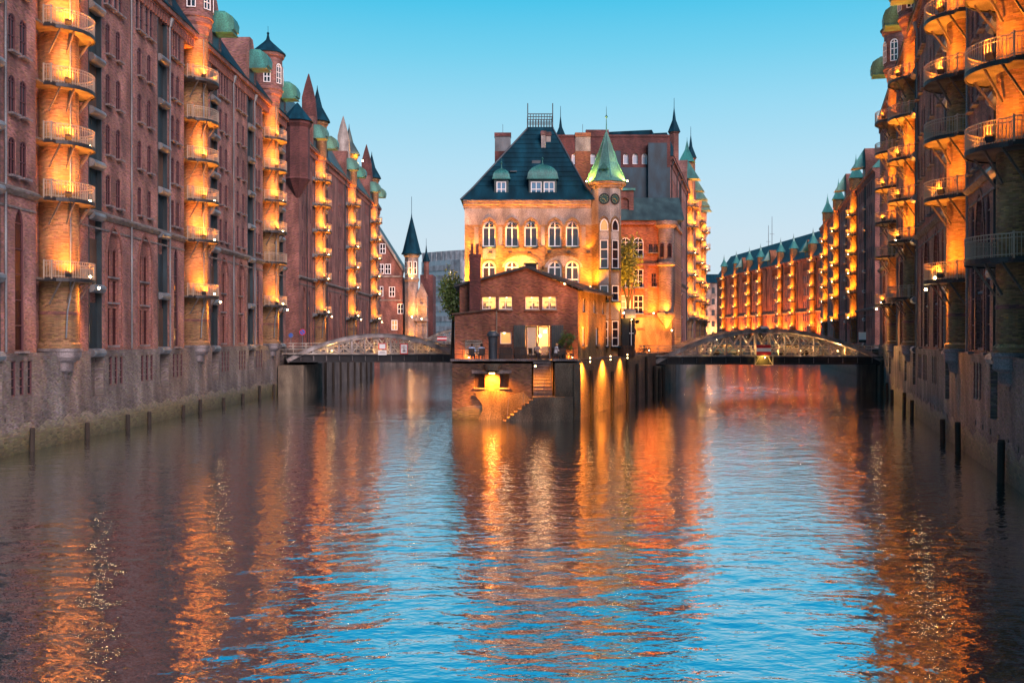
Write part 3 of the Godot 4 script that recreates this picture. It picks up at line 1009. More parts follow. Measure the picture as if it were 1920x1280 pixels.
	# winch gables over the loading bays, each under a rounded copper hood
	for a in c.get("gables", c.bays):
		var gm := MB.new()
		gm.front(PackedVector2Array([Vector2(-1.9, eave + 0.4), Vector2(1.9, eave + 0.4), Vector2(1.9, eave + 3.2), Vector2(1.3, eave + 4.2), Vector2(0.55, eave + 5.4), Vector2(-0.55, eave + 5.4), Vector2(-1.3, eave + 4.2), Vector2(-1.9, eave + 3.2)]), 0.16, -3.5)
		var g := part("winch_gable", gm, c.get("mat", M.brick), b, Vector3(a * s, 0, 0))
		var dm := MB.new()
		dm.span(-0.9, 0.9, eave + 0.45, eave + 2.0, 0.162, 0.2)
		part("hatch", dm, M.door_teal, g)
		var hm := MB.new()
		var hood: String = c.get("hood", "round")
		if hood == "round":
			hm.across(PackedVector2Array([Vector2(0.1, eave + 2.1), Vector2(1.7, eave + 2.1), Vector2(2.15, eave + 2.35), Vector2(2.2, eave + 3.0), Vector2(2.0, eave + 3.5), Vector2(1.5, eave + 3.85), Vector2(0.1, eave + 3.9)]), -0.85, 0.85)
			hm.across(PackedVector2Array([Vector2(0.1, eave + 3.9), Vector2(1.5, eave + 3.85), Vector2(1.2, eave + 4.1), Vector2(0.1, eave + 4.15)]), -0.5, 0.5)
			hm.span(-0.95, 0.95, eave + 2.02, eave + 2.14, 0.1, 2.05)
		else:
			var tip := Vector3(0, eave + 5.6, 0.1)
			var p := [Vector3(-1.3, eave + 2.2, 0.1), Vector3(1.3, eave + 2.2, 0.1), Vector3(1.3, eave + 2.0, 2.3), Vector3(-1.3, eave + 2.0, 2.3)]
			for i in 4:
				hm.tri(p[i], p[(i + 1) % 4], tip, (p[i] + p[(i + 1) % 4]) / 2 - Vector3(0, eave + 2.1, 1.2))
			hm.q(p[0], p[1], p[2], p[3], Vector3.DOWN)
		part("hoist_hood", hm, M.copper if int(a) % 2 else M.copper_pale, g)
	for t in c.turrets:
		stair_turret(b, c, t)
	return b

func tide_band(x0: float, x1: float, z: float, h: float, s: int) -> MB:   # weed and damp on the lowest courses
	var mb := MB.new()
	var r := RandomNumberGenerator.new()
	r.seed = s + 5
	var f := FastNoiseLite.new()
	f.seed = s
	f.frequency = 0.35
	var step := 0.7
	var nx := int(ceil((x1 - x0) / step))
	var ys := [-0.8, 0.0, 0.25, 0.5, 0.8, 1.1, 1.45, 1.0]
	for i in nx:
		for j in 7:
			var p := []
			var cs := []
			for e in [[0, 0], [1, 0], [1, 1], [0, 1]]:
				var xx: float = x0 + (x1 - x0) * (i + e[0]) / nx
				var jj: int = j + e[1]
				var hh := h * (0.8 + 0.35 * f.get_noise_2d(xx, 3.0))
				var yy: float = -0.8 if jj == 0 else hh * (jj - 1) / 6.0
				p.append(Vector3(xx, yy, z))
				var k := clampf(yy / h + 0.25 * f.get_noise_2d(xx * 2.0, yy * 2.5), 0.0, 1.0)
				var wet := Color(0.055, 0.06, 0.025)
				var moss := Color(0.13, 0.13, 0.065)
				var dry := Color(0.25, 0.24, 0.21)
				cs.append(wet.lerp(moss, clampf(k * 2.2, 0, 1)).lerp(dry, clampf(k * 2.0 - 1.0, 0, 1)))
			var nn := Vector3.BACK
			for tr in [[0, 1, 2], [0, 2, 3]]:
				var before := mb.v.size()
				mb.tri(p[tr[0]], p[tr[1]], p[tr[2]], nn)
				for q in 3:
					for w in 3:
						if mb.v[before + q].is_equal_approx(p[tr[w]]):
							mb.col[before + q] = cs[tr[w]]
	return mb

# ---------------------------------------------------------------- the island, its house and annex

const TERRACE := 4.72

func island() -> void:
	# the quay of the island: front wall with niches and a stair cut into it, side wall receding to the right
	var wm := MB.new()
	var ops := [op(-2.62, 2.55, 0.85, 1.12, 0.0, "round", 0.7, true), op(-0.62, 2.55, 0.75, 1.12, 0.0, "round", 0.7, true), {"x0": 1.72, "x1": 3.3, "y0": 1.9, "y1": TERRACE, "rise": 0.0, "kind": "round", "d": 0.01}]
	var zf := -82.0
	wm.plate(-4.85, 5.15, -1.0, TERRACE, zf, ops, 0.5)
	# left, right and rear faces, then the top (with the stair slot left open)
	var side := [Vector3(5.15, 0, zf), Vector3(16.6, 0, -119.0), Vector3(22.5, 0, -139.0), Vector3(-6.0, 0, -139.0), Vector3(-4.85, 0, zf)]
	for i in 4:
		var a: Vector3 = side[i]
		var b: Vector3 = side[i + 1]
		wm.q(a - Vector3.UP, b - Vector3.UP, b + Vector3.UP * TERRACE, a + Vector3.UP * TERRACE, Vector3(a.z - b.z, 0, b.x - a.x) * -1.0)
	var q := part(numbered("quay_wall"), wm, M.quay, self)
	tag(q, "weathered brick quay at the tip of the island with two dark niches and a stair", "quay wall")
	var rm := MB.new()
	for s in [[-2.62, 0.85], [-0.62, 0.75]]:
		rm.span(s[0] - s[1] / 2 - 0.2, s[0] + s[1] / 2 + 0.2, 3.72, 3.98, zf + 0.0, zf + 0.12)
		rm.span(s[0] - s[1] / 2 - 0.05, s[0] + s[1] / 2 + 0.05, 2.46, 2.55, zf, zf + 0.08)
	part("lintel", rm, M.stone, q)
	for s in [[-2.62, 0.85], [-0.62, 0.75]]:
		var pm := MB.new()
		pm.span(s[0] - s[1] / 2, s[0] - s[1] / 2 + 0.3, 2.56, 3.66, zf - 0.68, zf - 0.6)
		part("niche_shutter", pm, M.wood, q)
	# slabs that have come loose from the lower face
	var patch := MB.new()
	patch.front(PackedVector2Array([Vector2(-2.9, -0.5), Vector2(1.6, -0.5), Vector2(1.6, 1.6), Vector2(0.9, 2.2), Vector2(-0.1, 2.0), Vector2(-0.6, 2.3), Vector2(-2.2, 2.32), Vector2(-3.0, 2.2), Vector2(-2.85, 1.75), Vector2(-2.45, 1.3), Vector2(-2.35, 0.8), Vector2(-2.6, 0.3)]), zf, zf + 0.12)
	part("render_coat", patch, M.quay_coat, q)
	var rise := part("tide_stain", tide_band(-4.84, 1.6, zf + 0.02, 1.3, 77), M.algae, q)
	rise.position.z = 0.0
	var cap := MB.new()
	cap.slab(PackedVector2Array([Vector2(-4.98, zf + 0.12), Vector2(1.7, zf + 0.12), Vector2(1.7, zf - 0.55), Vector2(-4.98, zf - 0.55)]), TERRACE, TERRACE + 0.16)
	cap.slab(PackedVector2Array([Vector2(3.32, zf + 0.12), Vector2(5.3, zf + 0.12), Vector2(5.3, zf - 0.55), Vector2(3.32, zf - 0.55)]), TERRACE, TERRACE + 0.16)
	part("coping", cap, M.stone, q)
	var pav := MB.new()
	for r in [[-4.9, 1.72, zf, -90.0], [3.3, 5.6, zf, -90.0], [1.72, 3.3, -86.6, -90.0]]:
		pav.span(r[0], r[1], TERRACE - 0.2, TERRACE + 0.004, r[2], r[3])
	pav.slab(PackedVector2Array([Vector2(-5.0, -90.0), Vector2(7.6, -90.0), Vector2(16.6, -119.0), Vector2(22.4, -139.0), Vector2(-6.0, -139.0)]), TERRACE - 0.2, TERRACE + 0.004)
	struct("terrace_paving", pav, M.paving)
	# stair: a flight from the terrace down to a landing, then steps along the wall into the water
	var st := thing("quay_stair", "worn stone stair cut into the island quay and descending to the water", "stair", Vector3(2.5, 0, zf))
	for i in 11:
		var mb := MB.new()
		mb.span(-0.78, 0.78, 1.9 + i * 0.256 - 0.25, 1.9 + (i + 1) * 0.256, -0.35 - i * 0.4, -0.75 - i * 0.4)
		mb.span(-0.78, 0.78, 1.9 + (i + 1) * 0.256 - 0.05, 1.9 + (i + 1) * 0.256 + 0.004, -0.28 - i * 0.4, -0.74 - i * 0.4)
		part("step", mb, M.stone, st)
	var lm := MB.new()
	lm.span(-0.85, 2.35, -1.0, 1.9, 0.0, 1.9)
	part("landing", lm, M.concrete, st)
	for i in 8:
		var mb := MB.new()
		mb.span(-0.85 - i * 0.3, -1.15 - i * 0.3, -1.0, 1.66 - i * 0.235, 0.13, 1.9)
		part("step", mb, M.concrete, st)
	var ch := MB.new()
	ch.span(-0.9, -0.78, 1.9, TERRACE, -4.7, 0.0)
	ch.span(0.8, 0.92, 1.9, TERRACE, -4.7, 0.0)
	part("stair_cheek", ch, M.quay, st)
	var hr := MB.new()
	hr.path([Vector3(0.62, 1.9, 1.0), Vector3(0.62, 3.0, 1.0), Vector3(0.66, 3.6, -0.4), Vector3(0.66, 5.7, -3.6), Vector3(0.66, 4.8, -3.8)], 0.03)
	hr.path([Vector3(0.1, 1.9, 1.2), Vector3(0.1, 3.2, 1.2)], 0.028)
	hr.path([Vector3(-2.9, 0.2, 1.5), Vector3(-2.75, 1.9, 1.5)], 0.02)
	hr.path([Vector3(-1.6, 0.9, 1.5), Vector3(-1.6, 2.2, 1.5)], 0.02)
	part("handrail", hr, M.lead, st)
	flood(st, Vector3(-0.6, 4.3, -0.35), Vector3(0.25, 2.0, -1.3), 4.5, 70.0, Color(1, 0.56, 0.16), 0.07, M.bulb_soft)
	# pier to the right of the stair
	var bm := MB.new()
	bm.span(3.45, 5.4, -1.0, TERRACE - 0.15, zf - 0.1, zf + 0.75)
	bm.span(4.95, 5.5, -1.0, TERRACE - 0.25, zf + 0.75, zf + 0.95)
	var pier := part(numbered("quay_pier"), bm, M.concrete, self)
	tag(pier, "dark weathered buttress beside the stair at the island's right corner", "buttress")
	# lamp between the niches
	var wl := thing("wall_lamp", "flat bulkhead lamp glowing between the two quay niches", "lamp", Vector3(-1.62, 3.72, zf + 0.1))
	var sh := MB.new()
	sh.span(-0.32, 0.32, 0.06, 0.14, -0.1, 0.3)
	part("lamp_hood", sh, M.steel, wl)
	var tubem := MB.new()
	tubem.span(-0.22, 0.22, -0.02, 0.05, 0.1, 0.2)
	part("lamp_tube", tubem, M.bulb_soft, wl)
	var ll := SpotLight3D.new()
	ll.name = "lamp"
	ll.light_color = Color(1, 0.55, 0.13)
	ll.light_energy = 90.0
	ll.light_size = 0.12
	ll.spot_range = 20.0
	ll.spot_angle = 80.0
	ll.spot_attenuation = 2.0
	ll.shadow_enabled = true
	ll.transform = Transform3D(Basis.looking_at(Vector3(0, -1, -0.12), Vector3.BACK), Vector3(0, -0.06, 0.42))
	wl.add_child(ll)
	# mooring column with a mushroom cap, in front of the terrace railing
	var mc := MB.new()
	mc.lathe(Vector3.ZERO, [Vector2(0.36, 0), Vector2(0.36, 1.75), Vector2(0.4, 1.78), Vector2(0.4, 1.9), Vector2(0.36, 1.93), Vector2(0.36, 1.98), Vector2(0.5, 2.0), Vector2(0.52, 2.1), Vector2(0.44, 2.28), Vector2(0.26, 2.42), Vector2(0, 2.46)], 20)
	tag(part(numbered("vent_column"), mc, M.lead_dark, self, Vector3(-1.55, TERRACE, zf + 0.02 - 0.3)), "thick grey metal column with mushroom cap on the terrace edge", "column")
	var bk := MB.new()
	bk.tube(Vector3(-1.55, 3.98, zf + 0.25), Vector3(-1.55, TERRACE - 0.2, zf + 0.25), 0.55, 0.75, 12)
	tag(part(numbered("column_bracket"), bk, M.concrete, self), "stone corbel under the terrace edge below the grey metal column", "corbel")
	# lit strips on the flank: lamps on the ledge, timber fenders below
	var u := Vector3(16.6 - 5.15, 0, -119.0 - zf).normalized()
	var nrm := Vector3(-u.z, 0, u.x)
	for k in [[2.0, 1.0], [10.3, 1.25], [18.5, 0.6]]:
		var p: Vector3 = Vector3(5.15, 0, zf) + u * k[0] + nrm * 0.75
		var fl := thing("ledge_lamp", ["small lamp on the quay ledge nearest the annex front corner", "small lamp on the quay ledge by the annex rear corner", "small lamp on the quay ledge below the white tower"][[2.0, 10.3, 18.5].find(k[0])], "lamp", p + Vector3.UP * (TERRACE + 0.1))
		var bx := MB.new()
		bx.beam(-nrm * 0.8 + Vector3.DOWN * 0.06, nrm * 0.08 + Vector3.DOWN * 0.06, 0.07, 0.07)
		part("lamp_bracket", bx, M.steel, fl)
		flood(fl, Vector3(0, 0.12, 0), Vector3(0, 3.0, 0) - nrm * 0.9, 16.0 * k[1], 62.0, Color(1, 0.6, 0.18), 0.05, M.bulb_soft)
		flood(fl, Vector3(0, -0.2, 0), Vector3(0, -3.0, 0) - nrm * 1.3, 22.0 * k[1], 64.0, Color(1, 0.6, 0.18), 0.05, M.bulb_soft)
	var nth := ["nearest", "second", "third", "fourth", "fifth", "sixth", "seventh", "eighth", "ninth", "tenth", "eleventh", "twelfth"]
	var place := 0
	for k in [5.2, 13.9, 21.6, 27.0, 33.0]:
		var p: Vector3 = Vector3(5.15, 0, zf) + u * k + nrm * 0.2
		pile(p, rng.randf_range(3.2, 4.6) if k > 14.0 else rng.randf_range(2.2, 4.2), 0.16, "dark timber fender pile on the island's right flank, %s from the near corner" % nth[place], "timber piles along the island flank")
		place += 1
	# terrace railing along the front edge
	var rl := MB.new()
	for seg in [[-4.8, 1.6], [3.4, 5.2]]:
		for y in [0.55, 1.0]:
			rl.prism(Vector3(seg[0], TERRACE + y, zf - 0.3), Vector3(seg[1], TERRACE + y, zf - 0.3), 0.022)
		var x: float = seg[0]
		while x <= seg[1] + 0.01:
			rl.prism(Vector3(x, TERRACE + 0.16, zf - 0.3), Vector3(x, TERRACE + 1.0, zf - 0.3), 0.022)
			x += 0.8
	tag(part(numbered("terrace_railing"), rl, M.steel, self), "thin dark railing along the terrace edge above the quay", "railing")

func pile(p: Vector3, h: float, r: float, label: String, group: String) -> void:
	if not cache.has("pile"):
		var mb := MB.new()
		mb.lathe(Vector3.ZERO, [Vector2(1.0, -1.0), Vector2(1.0, 0.93), Vector2(0.85, 1.0), Vector2(0, 1.0)], 9)
		cache.pile = mb.mesh(M.timber)
	var o := put(numbered("timber_pile"), cache.pile, self, p, Basis.from_euler(Vector3(rng.randf_range(-0.02, 0.02), rng.randf() * 6.0, rng.randf_range(-0.02, 0.02))).scaled(Vector3(r, h, r)))
	o.basis = Basis.from_euler(Vector3(rng.randf_range(-0.02, 0.02), rng.randf() * 6.0, rng.randf_range(-0.02, 0.02))) * Basis.from_scale(Vector3(r, h, r))
	tag(o, label, "pile", group)

func annex() -> void:
	# red brick restaurant: gabled front, hollow and lit from inside, a lean-to in front of its left side
	var zf := -90.0
	var b := thing("brick_annex", "red brick gabled restaurant annex with lit windows and terrace door", "building", Vector3(0, TERRACE, zf))
	var L := -4.65
	var R := 5.85
	var hl := 6.45
	var hr := 6.1
	var apex := Vector2(1.3, 8.05)
	var ops := []
	var wins := []
	for w in [[-2.04, 1.22], [-0.58, 1.18], [1.8, 1.22], [3.32, 1.25]]:
		var o := op(w[0], 4.4, w[1], 1.12, 0.0, "round", 0.3)
		ops.append(o)
		wins.append(o)
	var door := {"x0": 1.2, "x1": 3.35, "y0": 0.05, "y1": 2.95, "rise": 0.0, "kind": "round", "d": 0.3}
	ops.append(door)
	var small := op(-0.55, 1.35, 1.0, 1.05, 0.0, "round", 0.3)
	ops.append(small)
	var wall := MB.new()
	wall.plate(L, R, 0.0, hr, 0.0, ops)
	wall.q(Vector3(L, hr, 0), Vector3(R, hr, 0), Vector3(apex.x, apex.y, 0), Vector3(L, hl, 0), Vector3.BACK)
	var wf := part("wall", wall, M.brick_annex, b)
	var soldier := MB.new()
	for o in wins:
		soldier.span(o.x0 - 0.1, o.x1 + 0.1, o.y1 + 0.02, o.y1 + 0.26, -0.02, 0.03)
	part("window_arch", soldier, M.brick_orange, b)
	for o in wins:
		window(b, o, -0.22, M.frame_white, M.pane_clear, Vector2i(1, 0), M.stone_trim, "window", 2, 0.06)
	window(b, small, -0.2, M.frame_white, M.pane_clear, Vector2i(0, 0), null, "window", 2, 0.07)
	for k in 2:
		var dm := MB.new()
		var x0: float = 1.22 + k * 1.08
		var x1 := x0 + 1.02
		for e in [[x0, x0 + 0.09, 0.05, 2.93], [x1 - 0.09, x1, 0.05, 2.93], [x0, x1, 0.05, 0.35], [x0, x1, 2.83, 2.93]]:
			dm.span(e[0], e[1], e[2], e[3], -0.24, -0.17)
		var leaf := part("door", dm, M.wood, b)
		var gm := MB.new()
		gm.span(x0 + 0.09, x1 - 0.09, 0.35, 2.83, -0.21, -0.2)
		part("pane", gm, M.pane_clear, leaf)
	# open barn shutters each side of the door
	for sh in [[0.68, -1], [4.05, 1]]:
		var n := group_node("barn_shutter", b, Vector3(sh[0], 0.25, 0.06))
		for i in 6:
			var pm := MB.new()
			pm.span(-0.52 + i * 0.175, -0.36 + i * 0.175, 0.0, 2.75, 0.0, 0.05)
			part("plank", pm, M.shutter, n)
		var br := MB.new()
		for y in [0.25, 2.4]:
			br.span(-0.52, 0.52, y, y + 0.12, 0.05, 0.09)
		br.beam(Vector3(-0.45 * sh[1], 0.35, 0.07), Vector3(0.45 * sh[1], 2.4, 0.07), 0.1, 0.04)
		part("brace", br, M.shutter, n)
	# side walls, rear wall, floors
	var u := Vector3(0.279, 0, -0.96)
	var depth := 14.2
	var nrm := Vector3(0.96, 0, 0.279)
	var sb := group_node("side_wall", b, Vector3(R, 0, 0))
	sb.basis = Basis(u, Vector3.UP, -u.cross(Vector3.UP) * -1.0)
	var sops := [op(2.6, 4.3, 0.9, 1.2, 0.15, "round", 0.25), op(7.4, 4.3, 0.9, 1.2, 0.15, "round", 0.25), op(2.4, 1.2, 1.1, 1.75, 0.2, "round", 0.25), op(8.6, 1.2, 1.1, 1.75, 0.2, "round", 0.25), op(11.6, 4.3, 0.8, 1.2, 0.15, "round", 0.25)]
	var sm := MB.new()
	sm.plate(0.0, depth, 0.0, hr, 0.0, sops)
	part("brickwork", sm, M.brick_yellow, sb)
	for o in sops:
		var sw := window(b, o, -0.2, M.frame_white, M.glass, Vector2i(1, 1), M.stone_trim)
		sw.transform = sb.transform * sw.transform
	var back := Vector3(R, 0, 0) + u * depth
	var om := MB.new()
	om.q(Vector3(L, 0, 0), Vector3(L, 0, back.z), Vector3(L, hl, back.z), Vector3(L, hl, 0), Vector3.LEFT)
	om.q(Vector3(L, 0, back.z), Vector3(back.x, 0, back.z), Vector3(back.x, hr, back.z), Vector3(L, hl, back.z), Vector3.FORWARD)
	part("outer_wall", om, M.brick_annex, b)
	var im := MB.new()   # the two rooms behind the front
	for f in [[0.04, 3.3], [3.75, 6.0]]:
		im.q(Vector3(-4.5, f[0], -0.35), Vector3(R - 0.2, f[0], -0.35), Vector3(R + 0.9, f[0], -4.5), Vector3(-4.5, f[0], -4.5), Vector3.UP)
		im.q(Vector3(-4.5, f[1], -0.35), Vector3(R - 0.2, f[1], -0.35), Vector3(R + 0.9, f[1], -4.5), Vector3(-4.5, f[1], -4.5), Vector3.DOWN)
		im.q(Vector3(-4.5, f[0], -4.5), Vector3(R + 0.9, f[0], -4.5), Vector3(R + 0.9, f[1], -4.5), Vector3(-4.5, f[1], -4.5), Vector3.BACK)
		im.q(Vector3(-4.5, f[0], -0.35), Vector3(-4.5, f[0], -4.5), Vector3(-4.5, f[1], -4.5), Vector3(-4.5, f[1], -0.35), Vector3.RIGHT)
		im.q(Vector3(R - 0.2, f[0], -0.35), Vector3(R + 0.9, f[0], -4.5), Vector3(R + 0.9, f[1], -4.5), Vector3(R - 0.2, f[1], -0.35), Vector3.LEFT)
	im.span(-4.6, R - 0.2, 3.3, 3.75, -0.36, -0.31)
	im.span(0.45, 0.6, 0.05, 3.3, -0.4, -4.4)
	part("room", im, M.cream_wall, b)
	var fu := MB.new()   # shelves, counter and a hanging cloth seen through the glass
	fu.span(1.3, 1.36, 0.1, 2.9, -0.7, -0.75)
	for x in [-2.3, -0.4, 2.1, 3.6]:
		fu.span(x - 0.5, x + 0.4, 3.8, 4.75, -1.6, -2.2)
		fu.span(x - 0.6, x + 0.5, 5.1, 5.16, -2.9, -3.2)
		fu.span(x - 0.3, x - 0.05, 4.75, 5.0, -1.7, -1.9)
	fu.span(2.7, 4.8, 0.05, 1.1, -2.9, -3.5)
	part("counter", fu, M.wood, b)
	var cu := MB.new()
	for i in 9:
		cu.tube(Vector3(1.42 + i * 0.085, 0.2, -0.55 - 0.03 * (i % 2)), Vector3(1.42 + i * 0.085, 2.85, -0.55 - 0.03 * (i % 2)), 0.05, 0.05, 6)
	part("curtain", cu, M.cream_wall, b)
	for p in [[2.55, 2.05, -1.3, 4.0], [3.0, 2.45, -2.2, 4.0], [-0.7, 2.4, -1.6, 3.0], [1.85, 2.45, -1.6, 2.5], [-2.0, 5.6, -1.5, 3.4], [-0.5, 5.6, -1.4, 3.4], [1.8, 5.6, -1.5, 3.6], [3.4, 5.6, -1.5, 3.6]]:
		omni(b, Vector3(p[0], p[1], p[2]), p[3] * 0.36, Color(1.0, 0.76, 0.46), 0.13, M.bulb_globe)
	# roof of two slopes
	var rf := MB.new()
	var re := Vector2(R + 0.45, hr - 0.05)
	var le := Vector2(L - 0.5, hl - 0.1)
	for e in [[le, apex], [apex, re]]:
		var p0: Vector2 = e[0]
		var p1: Vector2 = e[1]
		var sh := 0.279 / 0.96 * 14.5
		var k0 := (p0.x - L) / (R - L) * sh
		var k1 := (p1.x - L) / (R - L) * sh
		for h in [0.0, 0.2]:
			rf.q(Vector3(p0.x, p0.y + h, 0.35), Vector3(p1.x, p1.y + h, 0.35), Vector3(p1.x + k1, p1.y + h, -14.1), Vector3(p0.x + k0, p0.y + h, -14.1), Vector3.UP if h > 0 else Vector3.DOWN)
		rf.q(Vector3(p0.x, p0.y, 0.35), Vector3(p1.x, p1.y, 0.35), Vector3(p1.x, p1.y + 0.2, 0.35), Vector3(p0.x, p0.y + 0.2, 0.35), Vector3.BACK)
		rf.q(Vector3(p0.x, p0.y, 0.35), Vector3(p0.x + k0, p0.y, -14.1), Vector3(p0.x + k0, p0.y + 0.2, -14.1), Vector3(p0.x, p0.y + 0.2, 0.35), Vector3.LEFT)
		rf.q(Vector3(p1.x, p1.y, 0.35), Vector3(p1.x + k1, p1.y, -14.1), Vector3(p1.x + k1, p1.y + 0.2, -14.1), Vector3(p1.x, p1.y + 0.2, 0.35), Vector3.RIGHT)
	part("roof", rf, M.steel, b)
	var gut := MB.new()
	gut.beam(Vector3(R + 0.5, hr - 0.02, 0.3), Vector3(R + 0.5, hr - 0.02, 0.3) + u * 14.4, 0.14, 0.16)
	gut.tube(Vector3(R, 0.1, 0.0) + u * 13.4 + nrm * 0.12, Vector3(R, hr, 0.0) + u * 13.4 + nrm * 0.12, 0.06, 0.06, 8)
	part("gutter", gut, M.deck, b)
	# roof vent near the ridge
	var vt := MB.new()
	vt.span(1.2, 2.2, 7.75, 8.5, -1.2, -1.9)
	vt.span(1.05, 2.35, 8.5, 8.62, -1.05, -2.05)
	part("roof_vent", vt, M.steel, b)
	# chimney on the left, with two flues
	var cb := thing("brick_chimney", "tall dark brick chimney with two flues left of the annex gable", "chimney", Vector3(-3.25, TERRACE, zf + 0.75))
	var cm := MB.new()
	cm.span(-0.48, 0.48, 3.9, 9.0, -0.4, 0.4)
	cm.span(-0.54, 0.54, 9.0, 9.2, -0.46, 0.46)
	part("stack", cm, M.brick_dark, cb)
	for x in [-0.27, 0.2]:
		var fm := MB.new()
		fm.span(x - 0.1, x + 0.12, 9.2, 10.15, -0.12, 0.12)
		part("flue", fm, M.brick_dark, cb)
	# lean-to
	var le_b := thing("brick_lean_to", "low brick lean-to with louvred vent left of the annex door", "shed", Vector3(0, TERRACE, zf + 1.5))
	var lb := MB.new()
	lb.plate(-5.0, -1.42, 0.0, 3.9, 0.0, [op(-3.35, 0.3, 1.5, 1.35, 0.0, "round", 0.12, true)])
	lb.q(Vector3(-5.0, 3.9, 0), Vector3(-1.42, 3.9, 0), Vector3(-1.42, 4.3, 0), Vector3(-5.0, 3.9, 0), Vector3.BACK)
	lb.q(Vector3(-1.42, 0, 0), Vector3(-1.42, 0, -1.5), Vector3(-1.42, 4.3, -1.5), Vector3(-1.42, 4.3, 0), Vector3.RIGHT)
	lb.q(Vector3(-5.0, 0, 0), Vector3(-5.0, 0, -4.5), Vector3(-5.0, 3.9, -4.5), Vector3(-5.0, 3.9, 0), Vector3.LEFT)
	part("wall", lb, M.brick_annex, le_b)
	var lr := MB.new()
	lr.front(PackedVector2Array([Vector2(-5.25, 3.88), Vector2(-1.3, 4.31), Vector2(-1.3, 4.45), Vector2(-5.25, 4.02)]), 0.2, -1.49)
	part("roof", lr, M.wood, le_b)
	var lv := MB.new()
	for e in [[-4.1, -4.0, 0.3, 1.65], [-2.7, -2.6, 0.3, 1.65], [-4.1, -2.6, 1.57, 1.67]]:
		lv.span(e[0], e[1], e[2], e[3], -0.02, 0.05)
	part("vent_frame", lv, M.door_pale, le_b)
	for i in 8:
		var sl := MB.new()
		sl.box(Vector3(-3.35, 0.4 + i * 0.15, -0.02), Vector3(1.32, 0.13, 0.02), Basis(Vector3.RIGHT, -0.6))
		part("slat", sl, M.door_pale, le_b)
	var pp := MB.new()
	pp.tube(Vector3(-1.34, 0.1, 0.08), Vector3(-1.34, 4.2, 0.08), 0.05, 0.05, 8)
	part("downpipe", pp, M.door_pale, le_b)
	# shrub in a tub by the right shutter
	var pt := thing("potted_shrub", "round shrub in a wooden tub at the right end of the annex front", "plant", Vector3(4.75, TERRACE, zf + 1.1))
	var tb := MB.new()
	tb.lathe(Vector3.ZERO, [Vector2(0.34, 0), Vector2(0.44, 0.6), Vector2(0.4, 0.6), Vector2(0.0, 0.55)], 14)
	part("tub", tb, M.wood, pt)
	leaves(pt, "foliage", Vector3(0, 1.4, 0), Vector3(0.85, 0.9, 0.6), 420, 0.13, 5)

func leaves(parent: Node3D, called: String, c: Vector3, r: Vector3, count: int, size: float, s: int, m: Material = null) -> MeshInstance3D:
	var rr := RandomNumberGenerator.new()
	rr.seed = s
	var mb := MB.new()
	var clumps := []
	for i in maxi(6, count / 60):
		var d := Vector3(rr.randfn(), rr.randfn(), rr.randfn()).normalized() * pow(rr.randf(), 0.5)
		clumps.append([d * r * 0.85, rr.randf_range(0.22, 0.42)])
	for i in count:
		var k: Array = clumps[rr.randi() % clumps.size()]
		var p: Vector3 = c + k[0] + Vector3(rr.randfn(), rr.randfn() * 0.8, rr.randfn()) * r * k[1] * 0.55
		var x := Vector3(rr.randfn(), rr.randfn(), rr.randfn()).normalized()
		var y := x.cross(Vector3(rr.randfn(), rr.randfn(), rr.randfn())).normalized()
		var e := size * rr.randf_range(0.6, 1.3)
		mb.tri(p - x * e, p + y * e * 0.5, p + x * e, x.cross(y))
		mb.tri(p - x * e, p - y * e * 0.5, p + x * e, x.cross(y))
	return part(called, mb, m if m else M.leaf, parent)

